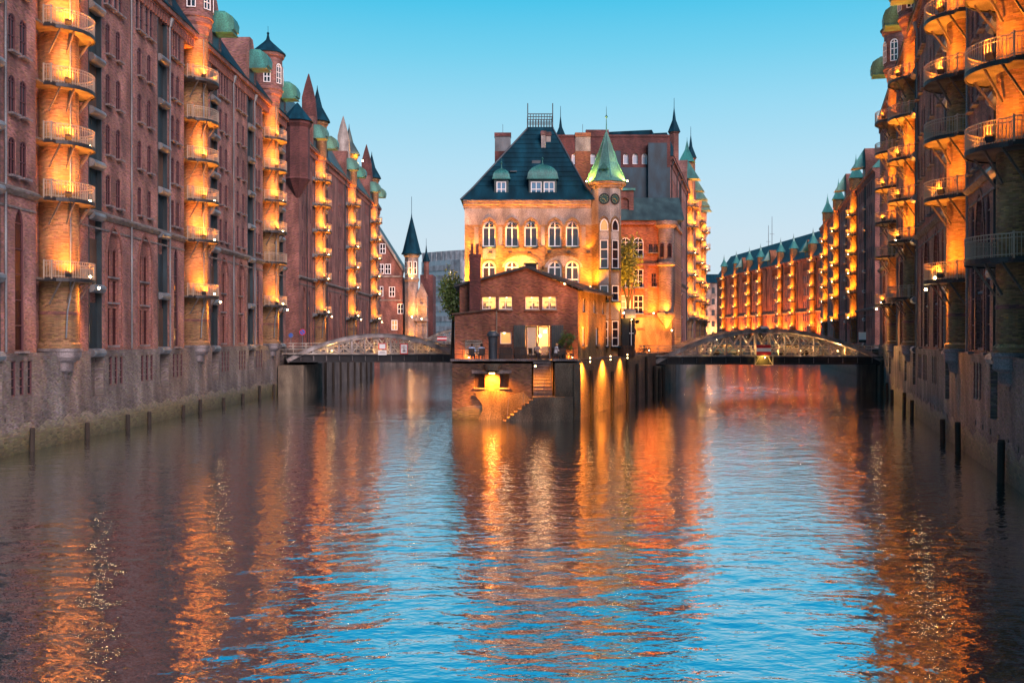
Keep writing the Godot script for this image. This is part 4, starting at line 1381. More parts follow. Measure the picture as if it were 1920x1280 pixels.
func mansion() -> void:
	var b := thing("water_mansion", "tall yellow brick house with steep slate roof and plaster upper band", "house", Vector3(0, TERRACE, -104.0))
	var L := -4.85
	var R := 8.4
	var top := 15.75    # eaves above the terrace
	var band := 13.45
	# brick front
	var ops := []
	var upper := []
	var lower := []
	for x in [-2.35, 0.0, 1.95, 4.4, 6.2]:
		var o := op(x, 11.2, 1.36, 2.75, 0.72, "pointed", 0.3)
		upper.append(o)
		var p := op(x, 6.6, 1.45, 3.2, 0.7, "round", 0.3)
		lower.append(p)
	var niches := []
	for x in [-3.65, -1.2, 3.17, 7.35]:
		niches.append(op(x, 11.35, 0.44, 1.9, 0.0, "round", 0.08, true))
	# brick below the band, plaster above; the windows reach into the plaster
	var wall := MB.new()
	var cut := []
	for o in upper:
		cut.append({"x0": o.x0, "x1": o.x1, "y0": o.y0, "y1": band, "rise": 0.0, "kind": "round", "d": 0.3})
	wall.plate(L, R, 0.0, band, 0.0, lower + cut + niches)
	wall.q(Vector3(L, 0, 0), Vector3(L, 0, -14), Vector3(L, band, -14), Vector3(L, band, 0), Vector3.LEFT)
	wall.q(Vector3(R, 0, 0), Vector3(R, 0, -14), Vector3(R, band, -14), Vector3(R, band, 0), Vector3.RIGHT)
	wall.q(Vector3(L, 0, -14), Vector3(R, 0, -14), Vector3(R, top, -14), Vector3(L, top, -14), Vector3.FORWARD)
	part("brick_wall", wall, M.brick_yellow, b)
	var pl := MB.new()
	var heads := []
	for o in upper:
		heads.append({"x0": o.x0, "x1": o.x1, "y0": band, "y1": o.y1, "rise": o.y1 - band - 0.001, "kind": "pointed", "d": 0.3})
	pl.plate(L, R, band, top - 0.5, 0.02, heads)
	for e in [L, R]:
		pl.q(Vector3(e, band, 0.02), Vector3(e, band, -14), Vector3(e, top - 0.5, -14), Vector3(e, top - 0.5, 0.02), Vector3(e - 1.7, 0, 0))
	part("plaster_band", pl, M.plaster, b)
	for o in upper:
		window(b, {"x0": o.x0, "x1": o.x1, "y0": o.y0, "y1": o.y1, "rise": 0.78, "kind": "pointed"}, -0.26, M.frame_white, M.glass, Vector2i(1, 1), M.slate, "window", 2, 0.13)
	for o in lower:
		window(b, o, -0.26, M.frame_white, M.glass, Vector2i(1, 2), null, "window", 2, 0.15)
	for o in niches:
		var nm := MB.new()
		nm.span(o.x0 + 0.01, o.x1 - 0.01, o.y0, o.y1, -0.07, -0.03)
		part("plaster_panel", nm, M.plaster, b)
	# pointed brick hoods round the upper windows
	for o in upper:
		var hm := MB.new()
		var wdt: float = (o.x1 - o.x0) / 2
		var xc: float = (o.x0 + o.x1) / 2
		var inner := MB.outline({"x0": xc - wdt, "x1": xc + wdt, "y0": o.y0, "y1": o.y1, "rise": 0.8, "kind": "pointed"})
		var outer := MB.outline({"x0": xc - wdt - 0.2, "x1": xc + wdt + 0.2, "y0": o.y0, "y1": o.y1 + 0.3, "rise": 1.0, "kind": "pointed"})
		for i in outer.size() - 1:
			var quad := [outer[i], outer[i + 1], inner[i + 1], inner[i]]
			hm.q(Vector3(quad[0].x, quad[0].y, 0.1), Vector3(quad[1].x, quad[1].y, 0.1), Vector3(quad[2].x, quad[2].y, 0.1), Vector3(quad[3].x, quad[3].y, 0.1), Vector3.BACK)
			hm.q(Vector3(quad[0].x, quad[0].y, 0.1), Vector3(quad[1].x, quad[1].y, 0.1), Vector3(quad[1].x, quad[1].y, -0.02), Vector3(quad[0].x, quad[0].y, -0.02), Vector3(quad[0].x - xc, quad[0].y - o.y0 - 1, 0))
			hm.q(Vector3(quad[3].x, quad[3].y, 0.1), Vector3(quad[2].x, quad[2].y, 0.1), Vector3(quad[2].x, quad[2].y, -0.02), Vector3(quad[3].x, quad[3].y, -0.02), Vector3(xc - quad[3].x, 0, 0))
		part("window_hood", hm, M.brick_yellow, b)
	# relief arches with plaster tympana over the lower pairs
	for pr in [[0.98, 2.05], [5.3, 2.0]]:
		var ty := MB.new()
		var inner := MB.outline({"x0": pr[0] - pr[1], "x1": pr[0] + pr[1], "y0": 8.9, "y1": 10.35, "rise": 1.45, "kind": "round"})
		var pts := PackedVector2Array()
		for i in range(1, inner.size() - 1):
			pts.append(inner[i])
		var bm := MB.new()
		for i in range(1, inner.size() - 2):
			var a: Vector2 = inner[i]
			var c: Vector2 = inner[i + 1]
			var mid := Vector2(pr[0], 8.6)
			var a2 := a + (a - mid).normalized() * 0.26
			var c2 := c + (c - mid).normalized() * 0.26
			bm.q(Vector3(a.x, a.y, 0.08), Vector3(c.x, c.y, 0.08), Vector3(c2.x, c2.y, 0.08), Vector3(a2.x, a2.y, 0.08), Vector3.BACK)
			bm.q(Vector3(a.x, a.y, 0.08), Vector3(c.x, c.y, 0.08), Vector3(c.x, c.y, 0), Vector3(a.x, a.y, 0), Vector3(0, -1, 0))
			# tympanum above the twin windows
			for e in [[a, c]]:
				var low := func(x: float) -> float:
					for o in lower:
						var oc: float = (o.x0 + o.x1) / 2
						if absf(x - oc) < 0.74:
							return 9.1 + 0.74 * sqrt(maxf(0.0, 1.0 - pow((x - oc) / 0.74, 2)))
					return 9.1
				for st in 3:
					var p0: Vector2 = (e[0] as Vector2).lerp(e[1], st / 3.0)
					var p1: Vector2 = (e[0] as Vector2).lerp(e[1], (st + 1) / 3.0)
					var l0: float = minf(low.call(p0.x), p0.y)
					var l1: float = minf(low.call(p1.x), p1.y)
					ty.q(Vector3(p0.x, p0.y, 0.025), Vector3(p1.x, p1.y, 0.025), Vector3(p1.x, l1, 0.025), Vector3(p0.x, l0, 0.025), Vector3.BACK)
		part("tympanum", ty, M.plaster, b)
		part("relief_arch", bm, M.brick_yellow, b)
	var wp := MB.new()
	wp.span(-3.0, -1.7, 9.95, 11.1, 0.0, 0.03)
	part("plaster_panel", wp, M.plaster, b)
	# cornice and gutter
	var co := MB.new()
	co.across(PackedVector2Array([Vector2(-0.02, top - 0.55), Vector2(0.1, top - 0.55), Vector2(0.16, top - 0.3), Vector2(0.34, top - 0.22), Vector2(0.36, top + 0.02), Vector2(0.5, top + 0.06), Vector2(0.5, top + 0.2), Vector2(-0.02, top + 0.2)]), L - 0.15, R - 0.3)
	for e in [L, R]:
		co.span(e - 0.15, e + 0.15, top - 0.5, top + 0.2, 0.0, -14)
	part("cornice", co, M.brick_pale, b)
	# hipped roof, flared at the eaves, with a flat top
	var rf := MB.new()
	var rings := [[L - 0.4, R + 0.35, 0.55, -14.4, top + 0.2], [L + 0.75, R - 0.75, -0.55, -13.2, top + 1.5], [1.7, 4.4, -5.6, -8.6, top + 8.75]]
	for i in 2:
		var p: Array = rings[i]
		var q: Array = rings[i + 1]
		var a := [Vector3(p[0], p[4], p[2]), Vector3(p[1], p[4], p[2]), Vector3(p[1], p[4], p[3]), Vector3(p[0], p[4], p[3])]
		var c := [Vector3(q[0], q[4], q[2]), Vector3(q[1], q[4], q[2]), Vector3(q[1], q[4], q[3]), Vector3(q[0], q[4], q[3])]
		for k in 4:
			rf.q(a[k], a[(k + 1) % 4], c[(k + 1) % 4], c[k], (a[k] + a[(k + 1) % 4]) / 2 - Vector3(1.7, top - 4, -7))
	rf.span(1.6, 4.5, top + 8.6, top + 8.85, -5.5, -8.7)
	part("roof", rf, M.slate, b)
	var hp := MB.new()   # leaded hips and a roof hatch
	for e in [[L - 0.4, 0.55, L + 0.75, -0.55, 1.7, -5.6], [R + 0.35, 0.55, R - 0.75, -0.55, 4.4, -5.6]]:
		hp.tube(Vector3(e[0], top + 0.22, e[1]), Vector3(e[2], top + 1.52, e[3]), 0.09, 0.09, 6)
		hp.tube(Vector3(e[2], top + 1.52, e[3]), Vector3(e[4], top + 8.77, e[5]), 0.09, 0.09, 6)
	hp.span(2.1, 3.0, top + 4.4, top + 4.75, -2.6, -3.4)
	hp.span(-0.2, 0.5, top + 3.4, top + 3.5, -1.6, -2.4)
	part("hip_flashing", hp, M.lead_dark, b)
	for i in 13:
		var cm2 := MB.new()   # courses of slate: each a thin lip over the one below
		var f := (i + 0.5) / 13.0
		var y := top + 1.5 + 7.25 * f
		var z := -0.55 - 5.05 * f
		cm2.beam(Vector3(lerpf(L + 0.75, 1.7, f) + 0.1, y + 0.02, z + 0.02), Vector3(lerpf(R - 0.75, 4.4, f) - 0.1, y + 0.02, z + 0.02), 0.06, 0.035)
		part("slate_course", cm2, M.slate, b)
	var cr := MB.new()   # ridge railing with its two poles
	var y0 := top + 8.85
	for z in [-5.7, -8.5]:
		for y in [0.35, 1.15, 1.45]:
			cr.prism(Vector3(1.7, y0 + y, z), Vector3(4.4, y0 + y, z), 0.04)
		for i in 10:
			cr.prism(Vector3(1.7 + i * 0.3, y0, z), Vector3(1.7 + i * 0.3, y0 + 1.45, z), 0.035)
	for x in [1.7, 4.4]:
		cr.prism(Vector3(x, y0, -5.7), Vector3(x, y0 + 2.6, -5.7), 0.05)
		for y in [0.35, 1.15, 1.45]:
			cr.prism(Vector3(x, y0 + y, -5.7), Vector3(x, y0 + y, -8.5), 0.04)
	part("roof_railing", cr, M.steel, b)
	# chimneys
	for c in [[-1.0, 1.75, -6.5, 5.0, 8.35], [7.7, 1.65, -6.5, 3.6, 8.35], [3.35, 0.5, -4.4, 4.2, 8.1], [3.9, 0.5, -4.9, 6.0, 8.1]]:
		var x: float = c[0]
		var w: float = c[1] / 2
		var cm := MB.new()
		cm.span(x - w, x + w, top + c[3] - 2.0, top + c[4] - 2.0, c[2] - 0.5, c[2] + 0.5)
		cm.span(x - w - 0.04, x + w + 0.04, top + c[4] - 0.42, top + c[4], c[2] - 0.56, c[2] + 0.56)
		var ch := part("chimney", cm, M.brick_orange if x > 5 else M.brick_dark if x < 0 else M.brick, b)
		var pm := MB.new()
		pm.span(x - w + 0.01, x + w - 0.01, top + c[4] - 2.0, top + c[4] - 0.42, c[2] - 0.49, c[2] + 0.49)
		part("rendered_top", pm, M.lead if x < 0 else M.plaster, ch)
		if w > 0.6:
			var rod := MB.new()
			rod.prism(Vector3(x, top + c[4], c[2]), Vector3(x, top + c[4] + 1.0, c[2]), 0.02)
			part("lightning_rod", rod, M.steel, ch)
	# dormers under copper hoods
	for dmr in [[-1.1, 1.45, 1], [3.15, 2.85, 2]]:
		var n := group_node("dormer", b, Vector3(dmr[0], top + 0.25, -0.15))
		var w: float = dmr[1] / 2
		var fm := MB.new()
		var o2 := []
		for k in dmr[2]:
			o2.append(op(((k - 0.5) * 1.32 if dmr[2] == 2 else 0.0), 0.35, 1.12 if dmr[2] == 2 else 1.0, 1.55, 0.0, "round", 0.1))
		fm.plate(-w, w, 0.0, 2.15, 0.0, o2, 0.1)
		for e in [-w, w]:
			fm.q(Vector3(e, 0, 0), Vector3(e, 0, -3), Vector3(e, 2.15, -3), Vector3(e, 2.15, 0), Vector3(e, 0, 0))
		part("cheek", fm, M.copper_grey, n)
		for o in o2:
			var dw := window(b, o, -0.09, M.frame_white, M.pane_blue, Vector2i(1, 1), null, "dormer_window", 2, 0.1)
			dw.transform = n.transform * dw.transform
		var hd := MB.new()
		var prof := []
		for i in 9:
			var f := i / 8.0
			prof.append(Vector2(1.0 - 0.08 * f - 0.72 * pow(f, 2.6), 2.15 + 0.12 + f * (1.25 if dmr[2] == 1 else 1.75) * (1.0 - 0.15 * f)))
		for i in 8:
			var p: Vector2 = prof[i]
			var q: Vector2 = prof[i + 1]
			var k: float = w + 0.16
			for side in [[Vector3(-k, 0, 0.2), Vector3(k, 0, 0.2)], [Vector3(k, 0, 0.2), Vector3(k, 0, -3.0)], [Vector3(-k, 0, -3.0), Vector3(-k, 0, 0.2)]]:
				var mid := Vector3(0, 0, -0.9)
				var pts := []
				for v in [side[0], side[1]]:
					for g in [p, q]:
						pts.append(Vector3(v.x * g.x, g.y, mid.z + (v.z - mid.z) * g.x))
				hd.q(pts[0], pts[2], pts[3], pts[1], (pts[0] + pts[2]) / 2 - Vector3(0, 1.8, -1.2))
		hd.span(-w - 0.2, w + 0.2, 2.15, 2.29, 0.24, -3.0)
		var topy: float = prof[8].y
		hd.lathe(Vector3(0, topy - 0.1, -0.9), [Vector2(w * 0.22, 0), Vector2(0.06, 0.25), Vector2(0.05, 0.6), Vector2(0.13, 0.75), Vector2(0.02, 0.9), Vector2(0.015, 1.2 if dmr[2] == 1 else 0.95), Vector2(0, 1.2 if dmr[2] == 1 else 0.95)], 10)
		for i in int(w / 0.26) * 2 + 1:
			var fx := (i - int(w / 0.26)) / (w / 0.26) * 0.92
			for j in 8:
				var g0: Vector2 = prof[j]
				var g1: Vector2 = prof[j + 1]
				hd.prism(Vector3(fx * (w + 0.16) * g0.x, g0.y, -0.9 + 1.1 * g0.x + 0.01), Vector3(fx * (w + 0.16) * g1.x, g1.y, -0.9 + 1.1 * g1.x + 0.01), 0.02)
		part("copper_hood", hd, M.copper, n)
	# uplights standing on the annex roof at the foot of the front
	for p in [[-4.3, 6.9, 1.5], [-3.2, 6.9, 0.9], [0.3, 7.9, 1.1], [2.9, 8.0, 0.9], [5.3, 7.3, 0.9], [7.9, 7.0, 0.8]]:
		flood(b, Vector3(p[0], p[1], 1.7), Vector3(p[0] * 0.97 + 0.05, p[1] + 5.0, -0.4), 15.0 * p[2], 66.0, Color(1.0, 0.6, 0.15), 0.08, M.bulb_soft)
	for i in 7:
		flood(b, Vector3(-4.2 + i * 2.0, 10.7, 0.35), Vector3(-4.2 + i * 2.0, 15.0, 0.15), 3.2, 50.0, Color(1.0, 0.58, 0.16), 0.035, M.bulb_soft, true)
	tower(b, R + 1.3, top)

func tower(b: Node3D, x: float, top: float) -> void:
	var n := group_node("clock_tower", b, Vector3(x, 0, -0.2))
	var R := 1.55
	var a0 := deg_to_rad(90.0 + 14.0 - 22.5)    # facets turned so that the clock looks a little to the left of the camera
	var wh := MB.new()
	wh.lathe(Vector3.ZERO, [Vector2(R, 13.45), Vector2(R, 17.1)], 8, a0, a0 + TAU, true)
	part("plaster_shaft", wh, M.plaster, n)
	var br := MB.new()
	br.lathe(Vector3.ZERO, [Vector2(R, 0.0), Vector2(R, 13.449)], 8, a0, a0 + TAU, true)
	part("brick_shaft", br, M.brick_yellow, n)
	var co := MB.new()
	co.lathe(Vector3.ZERO, [Vector2(R, 17.1), Vector2(R + 0.15, 17.15), Vector2(R + 0.25, 17.4), Vector2(R + 0.5, 17.5), Vector2(R + 0.55, 17.7), Vector2(0, 17.72)], 8, a0, a0 + TAU, true)
	part("cornice", co, M.brick_pale, n)
	var sp := MB.new()
	sp.lathe(Vector3.ZERO, [Vector2(0, 17.7), Vector2(R + 0.7, 17.72), Vector2(R + 0.5, 18.05), Vector2(1.22, 19.8), Vector2(0.1, 22.9), Vector2(0.05, 23.3), Vector2(0, 23.3)], 8, a0, a0 + TAU, true)
	var spire := part("spire", sp, M.copper_pale, n)
	var seam := MB.new()
	for i in 8:
		var th := a0 + TAU * i / 8
		var d := Vector3(cos(th), 0, sin(th))
		seam.prism(d * (R + 0.52) + Vector3.UP * 18.05, d * 1.23 + Vector3.UP * 19.8, 0.035)
		seam.prism(d * 1.23 + Vector3.UP * 19.8, d * 0.1 + Vector3.UP * 22.9, 0.035)
	part("ridge_roll", seam, M.copper, n)
	var fi := MB.new()
	fi.lathe(Vector3.ZERO, [Vector2(0.12, 22.8), Vector2(0.06, 23.1), Vector2(0.05, 23.6), Vector2(0.03, 24.4), Vector2(0.15, 24.55), Vector2(0.03, 24.75), Vector2(0.015, 25.6), Vector2(0, 25.6)], 8)
	part("finial", fi, M.copper, n)
	var ap := R * cos(PI / 8)
	for k in 2:
		var th := deg_to_rad(90.0 + 14.0 - 45.0 * k)
		var d := Vector3(cos(th), 0, sin(th))
		var bs := Basis(Vector3.UP.cross(d), Vector3.UP, d)
		var cl := group_node("clock", b)
		cl.transform = n.transform * Transform3D(bs, d * ap + Vector3.UP * 15.95)
		var fm := MB.new()
		fm.tube(Vector3(0, 0, 0.0), Vector3(0, 0, 0.05), 0.46, 0.46, 24)
		part("dial", fm, M.dial, cl)
		var rm := MB.new()
		for i in 24:
			var t0 := TAU * i / 24
			var t1 := TAU * (i + 1) / 24
			var p0 := Vector3(cos(t0), sin(t0), 0)
			var p1 := Vector3(cos(t1), sin(t1), 0)
			rm.q(p0 * 0.46 + Vector3(0, 0, 0.09), p1 * 0.46 + Vector3(0, 0, 0.09), p1 * 0.56 + Vector3(0, 0, 0.09), p0 * 0.56 + Vector3(0, 0, 0.09), Vector3.BACK)
			rm.q(p0 * 0.56, p1 * 0.56, p1 * 0.56 + Vector3(0, 0, 0.09), p0 * 0.56 + Vector3(0, 0, 0.09), p0)
			rm.q(p0 * 0.46, p1 * 0.46, p1 * 0.46 + Vector3(0, 0, 0.09), p0 * 0.46 + Vector3(0, 0, 0.09), -p0)
		part("dial_rim", rm, M.steel, cl)
		var hm := MB.new()
		for i in 12:
			var t0 := TAU * i / 12
			hm.prism(Vector3(sin(t0) * 0.32, cos(t0) * 0.32, 0.06), Vector3(sin(t0) * 0.42, cos(t0) * 0.42, 0.06), 0.016)
		hm.prism(Vector3(0, 0, 0.075), Vector3(-0.22, 0.05, 0.075), 0.025)
		hm.prism(Vector3(0, 0, 0.08), Vector3(0.2, -0.28, 0.08), 0.018)
		part("hand", hm, M.gilt, cl)
		# stacked windows with plaster panels between, on the same two facets
		var col := group_node("tower_facing", b)
		col.transform = n.transform * Transform3D(bs, d * ap)
		var wd := 0.86
		var tw := window(b, op(0, 12.7, wd, 1.25, 0.62, "pointed"), 0.03, M.frame_white, M.glass_warm if k == 0 else M.glass, Vector2i(0, 0), null, "tower_window", 2, 0.08)
		tw.transform = col.transform * tw.transform
		for y in [[8.9, 2.9, Vector2i(0, 2)], [5.6, 1.6, Vector2i(0, 1)], [1.0, 2.6, Vector2i(0, 2)]]:
			tw = window(b, op(0, y[0], wd, y[1]), 0.03, M.frame_white, M.glass, y[2], M.slate, "tower_window", 2, 0.09)
			tw.transform = col.transform * tw.transform
		var pm := MB.new()
		for y in [[11.85, 12.65], [7.3, 8.75], [3.7, 5.5]]:
			pm.span(-wd / 2 - 0.05, wd / 2 + 0.05, y[0], y[1], 0.0, 0.04)
		part("plaster_panel", pm, M.plaster, col)
		var hd := MB.new()
		var outer := MB.outline({"x0": -0.58, "x1": 0.58, "y0": 12.9, "y1": 14.25, "rise": 0.85, "kind": "pointed"})
		var inner := MB.outline({"x0": -0.43, "x1": 0.43, "y0": 12.9, "y1": 14.0, "rise": 0.65, "kind": "pointed"})
		for i in outer.size() - 1:
			hd.q(Vector3(outer[i].x, outer[i].y, 0.12), Vector3(outer[i + 1].x, outer[i + 1].y, 0.12), Vector3(inner[i + 1].x, inner[i + 1].y, 0.12), Vector3(inner[i].x, inner[i].y, 0.12), Vector3.BACK)
			hd.q(Vector3(outer[i].x, outer[i].y, 0.12), Vector3(outer[i + 1].x, outer[i + 1].y, 0.12), Vector3(outer[i + 1].x, outer[i + 1].y, 0), Vector3(outer[i].x, outer[i].y, 0), Vector3(outer[i].x, outer[i].y - 13.0, 0))
		part("window_hood", hd, M.brick_yellow, col)
	# small lucarne low on the spire
	var th2 := deg_to_rad(104.0)
	var d2 := Vector3(cos(th2), 0, sin(th2))
	var lu := group_node("lucarne", n)
	lu.transform = Transform3D(Basis(Vector3.UP.cross(d2), Vector3.UP, d2), d2 * 1.62 + Vector3.UP * 18.1)
	var lm := MB.new()
	lm.plate(-0.38, 0.38, 0.0, 0.85, 0.1, [op(0, 0.2, 0.4, 0.6, 0.2, "round", 0.3, true)])
	lm.front(PackedVector2Array([Vector2(-0.5, 0.82), Vector2(0.5, 0.82), Vector2(0, 1.5)]), 0.2, -0.9)
	for e in [-0.38, 0.38]:
		lm.q(Vector3(e, 0, 0.1), Vector3(e, 0, -0.9), Vector3(e, 0.85, -0.9), Vector3(e, 0.85, 0.1), Vector3(e, 0, 0))
	part("lucarne_hood", lm, M.copper, lu)
	# spire floodlights on the cornice corners
	for dg in [150.0, 36.0]:
		var th := deg_to_rad(dg)
		var d := Vector3(cos(th), 0, sin(th))
		flood(n, d * 2.45 + Vector3.UP * 17.75, d * 0.5 + Vector3.UP * 20.4, 9.0, 60.0, Color(1.0, 0.78, 0.3), 0.07)
	# lamp low on the tower's flank
	flood(n, Vector3(1.7, 4.4, 0.9), Vector3(0.6, 8.5, 0.3), 9.0, 60.0, Color(1.0, 0.6, 0.15), 0.08)
	flood(n, Vector3(-1.9, 7.0, 1.5), Vector3(-0.6, 12.5, 0.2), 7.0, 55.0, Color(1.0, 0.6, 0.15), 0.06, M.bulb_soft)

# ---------------------------------------------------------------- bridges

func bridge(called: String, label: String, a: Vector3, b: Vector3, rise: float, width: float, panels: int, deck_y: float, arch: Material) -> Node3D:
	# tied-arch footbridge of riveted steel: two arch ribs with verticals and crossed braces over a dark deck girder
	var u := (b - a)
	var l := u.length()
	u /= l
	var n := thing(called, label, "bridge", a, Basis(u, Vector3.UP, u.cross(Vector3.UP)))
	var y0 := deck_y - 1.0
	var curve := func(x: float) -> float:
		var t: float = x / l * 2.0 - 1.0
		return y0 + 0.1 + (rise - y0) * (1.0 - t * t)
	for side in 2:
		var z: float = 0.0 if side == 0 else -width
		var am := MB.new()
		var seg := 40
		for i in seg:
			var xa := l * i / seg
			var xb := l * (i + 1) / seg
			var pa := Vector3(xa, curve.call(xa), z)
			var pb := Vector3(xb, curve.call(xb), z)
			var nn := (pb - pa).normalized().cross(Vector3.BACK) * -0.24
			for e in [[0.2, -0.2]]:
				am.q(pa + nn, pb + nn, pb - nn, pa - nn, Vector3.BACK)
				for zz in [0.17, -0.17]:
					am.q(pa + nn + Vector3(0, 0, zz), pb + nn + Vector3(0, 0, zz), pb - nn + Vector3(0, 0, zz), pa - nn + Vector3(0, 0, zz), Vector3(0, 0, zz))
				for k in [1.0, -1.0]:
					am.q(pa + nn * k + Vector3(0, 0, 0.28), pb + nn * k + Vector3(0, 0, 0.28), pb + nn * k - Vector3(0, 0, 0.28), pa + nn * k - Vector3(0, 0, 0.28), nn * k)
					am.q(pa + nn * k + Vector3(0, 0, 0.28), pb + nn * k + Vector3(0, 0, 0.28), pb + nn * k * 0.86 + Vector3(0, 0, 0.28), pa + nn * k * 0.86 + Vector3(0, 0, 0.28), Vector3.BACK)
		part("arch_rib", am, arch, n)
		for i in range(1, panels):
			var x := l * i / panels
			var pm := MB.new()
			pm.span(x - 0.1, x + 0.1, y0, curve.call(x) - 0.15, z - 0.06, z + 0.06)
			part("hanger", pm, M.paint_cream if side else arch, n)
			var lm := MB.new()
			lm.span(x - 0.09, x + 0.09, y0, deck_y - 0.1, z + 0.19, z + 0.24)
			part("stiffener", lm, M.steel, n)
		for i in range(0, panels):
			var xa := l * i / panels
			var xb := l * (i + 1) / panels
			var ya: float = curve.call(xa) - 0.2
			var yb: float = curve.call(xb) - 0.2
			var low := deck_y + 0.05
			if ya > low + 0.3:
				var bm := MB.new()
				bm.beam(Vector3(xa, ya, z + 0.03), Vector3(xb, low, z + 0.03), 0.07, 0.13)
				part("brace", bm, M.paint_cream, n)
			if yb > low + 0.3:
				var bm := MB.new()
				bm.beam(Vector3(xa, low, z - 0.04), Vector3(xb, yb, z - 0.04), 0.07, 0.13)
				part("brace", bm, M.paint_cream, n)
		var gm := MB.new()
		gm.span(0.2, l - 0.2, y0 - 0.05, y0 + 0.12, z - 0.22, z + 0.25)
		gm.span(0.2, l - 0.2, y0 + 0.12, deck_y - 0.28, z - 0.05, z + 0.05)
		gm.span(0.2, l - 0.2, deck_y - 0.28, deck_y - 0.12, z - 0.2, z + 0.22)
		part("girder", gm, M.steel, n)
		var tm := MB.new()
		tm.span(-0.6, l + 0.6, deck_y - 0.12, deck_y + 0.03, z - 0.2, z + 0.2)
		part("kerb_beam", tm, M.paint_cream, n)
		var rm := MB.new()
		var zr := z + (-0.45 if side == 0 else 0.45)
		for y in [0.45, 0.8, 1.15]:
			rm.span(-1.5, l + 1.5, deck_y + y - 0.03, deck_y + y + 0.03, zr - 0.03, zr + 0.03)
		for i in int(l / 1.6) + 2:
			rm.span(-1.0 + i * 1.6 - 0.035, -1.0 + i * 1.6 + 0.035, deck_y, deck_y + 1.17, zr - 0.035, zr + 0.035)
		part("railing", rm, M.paint_cream, n)
	var dm := MB.new()
	dm.span(-0.5, l + 0.5, deck_y - 0.3, deck_y - 0.06, -width, 0.0)
	part("deck", dm, M.asphalt, n)
	var cm := MB.new()
	for i in panels + 1:
		cm.span(l * i / panels - 0.12, l * i / panels + 0.12, y0 - 0.02, deck_y - 0.3, -width + 0.05, -0.05)
	part("cross_beam", cm, M.steel, n)
	return n

func sign_board(called: String, label: String, at: Vector3, w: float, h: float, bands: Array, basis := Basis.IDENTITY) -> Node3D:   # bands: [x0, x1, y0, y1, material] in shares
	var n := thing(called, label, "sign", at, basis)
	var bm := MB.new()
	bm.span(-w / 2, w / 2, 0, h, -0.05, 0.0)
	part("board", bm, M.white, n)
	var k := 0
	for e in bands:
		var mb := MB.new()
		mb.span(-w / 2 + w * e[0], -w / 2 + w * e[1], h * e[2], h * e[3], 0.004 + 0.003 * k, 0.008 + 0.003 * k)
		part("marking", mb, e[4], n)
		k += 1
	return n

func no_anchor_sign(at: Vector3) -> void:
	var n := sign_board("bridge_sign", "red bordered no-anchoring sign at the right on the left bridge", at, 0.95, 1.25, [[0, 1, 0, 0.09, M.red], [0, 1, 0.91, 1, M.red], [0, 0.11, 0.09, 0.91, M.red], [0.89, 1, 0.09, 0.91, M.red]])
	var mb := MB.new()
	mb.beam(Vector3(-0.3, 1.05, 0.02), Vector3(0.3, 0.2, 0.02), 0.09, 0.01)
	part("slash", mb, M.red, n)
	var an := MB.new()   # upside-down anchor
	an.span(-0.04, 0.04, 0.25, 0.98, 0.01, 0.015)
	an.span(-0.16, 0.16, 0.34, 0.42, 0.01, 0.015)
	for i in 8:
		var t0 := PI * i / 8
		var t1 := PI * (i + 1) / 8
		an.beam(Vector3(cos(t0) * 0.25, 0.72 + sin(t0) * 0.25, 0.0125), Vector3(cos(t1) * 0.25, 0.72 + sin(t1) * 0.25, 0.0125), 0.08, 0.005)
	part("anchor_symbol", an, M.black, n)

# ---------------------------------------------------------------- people

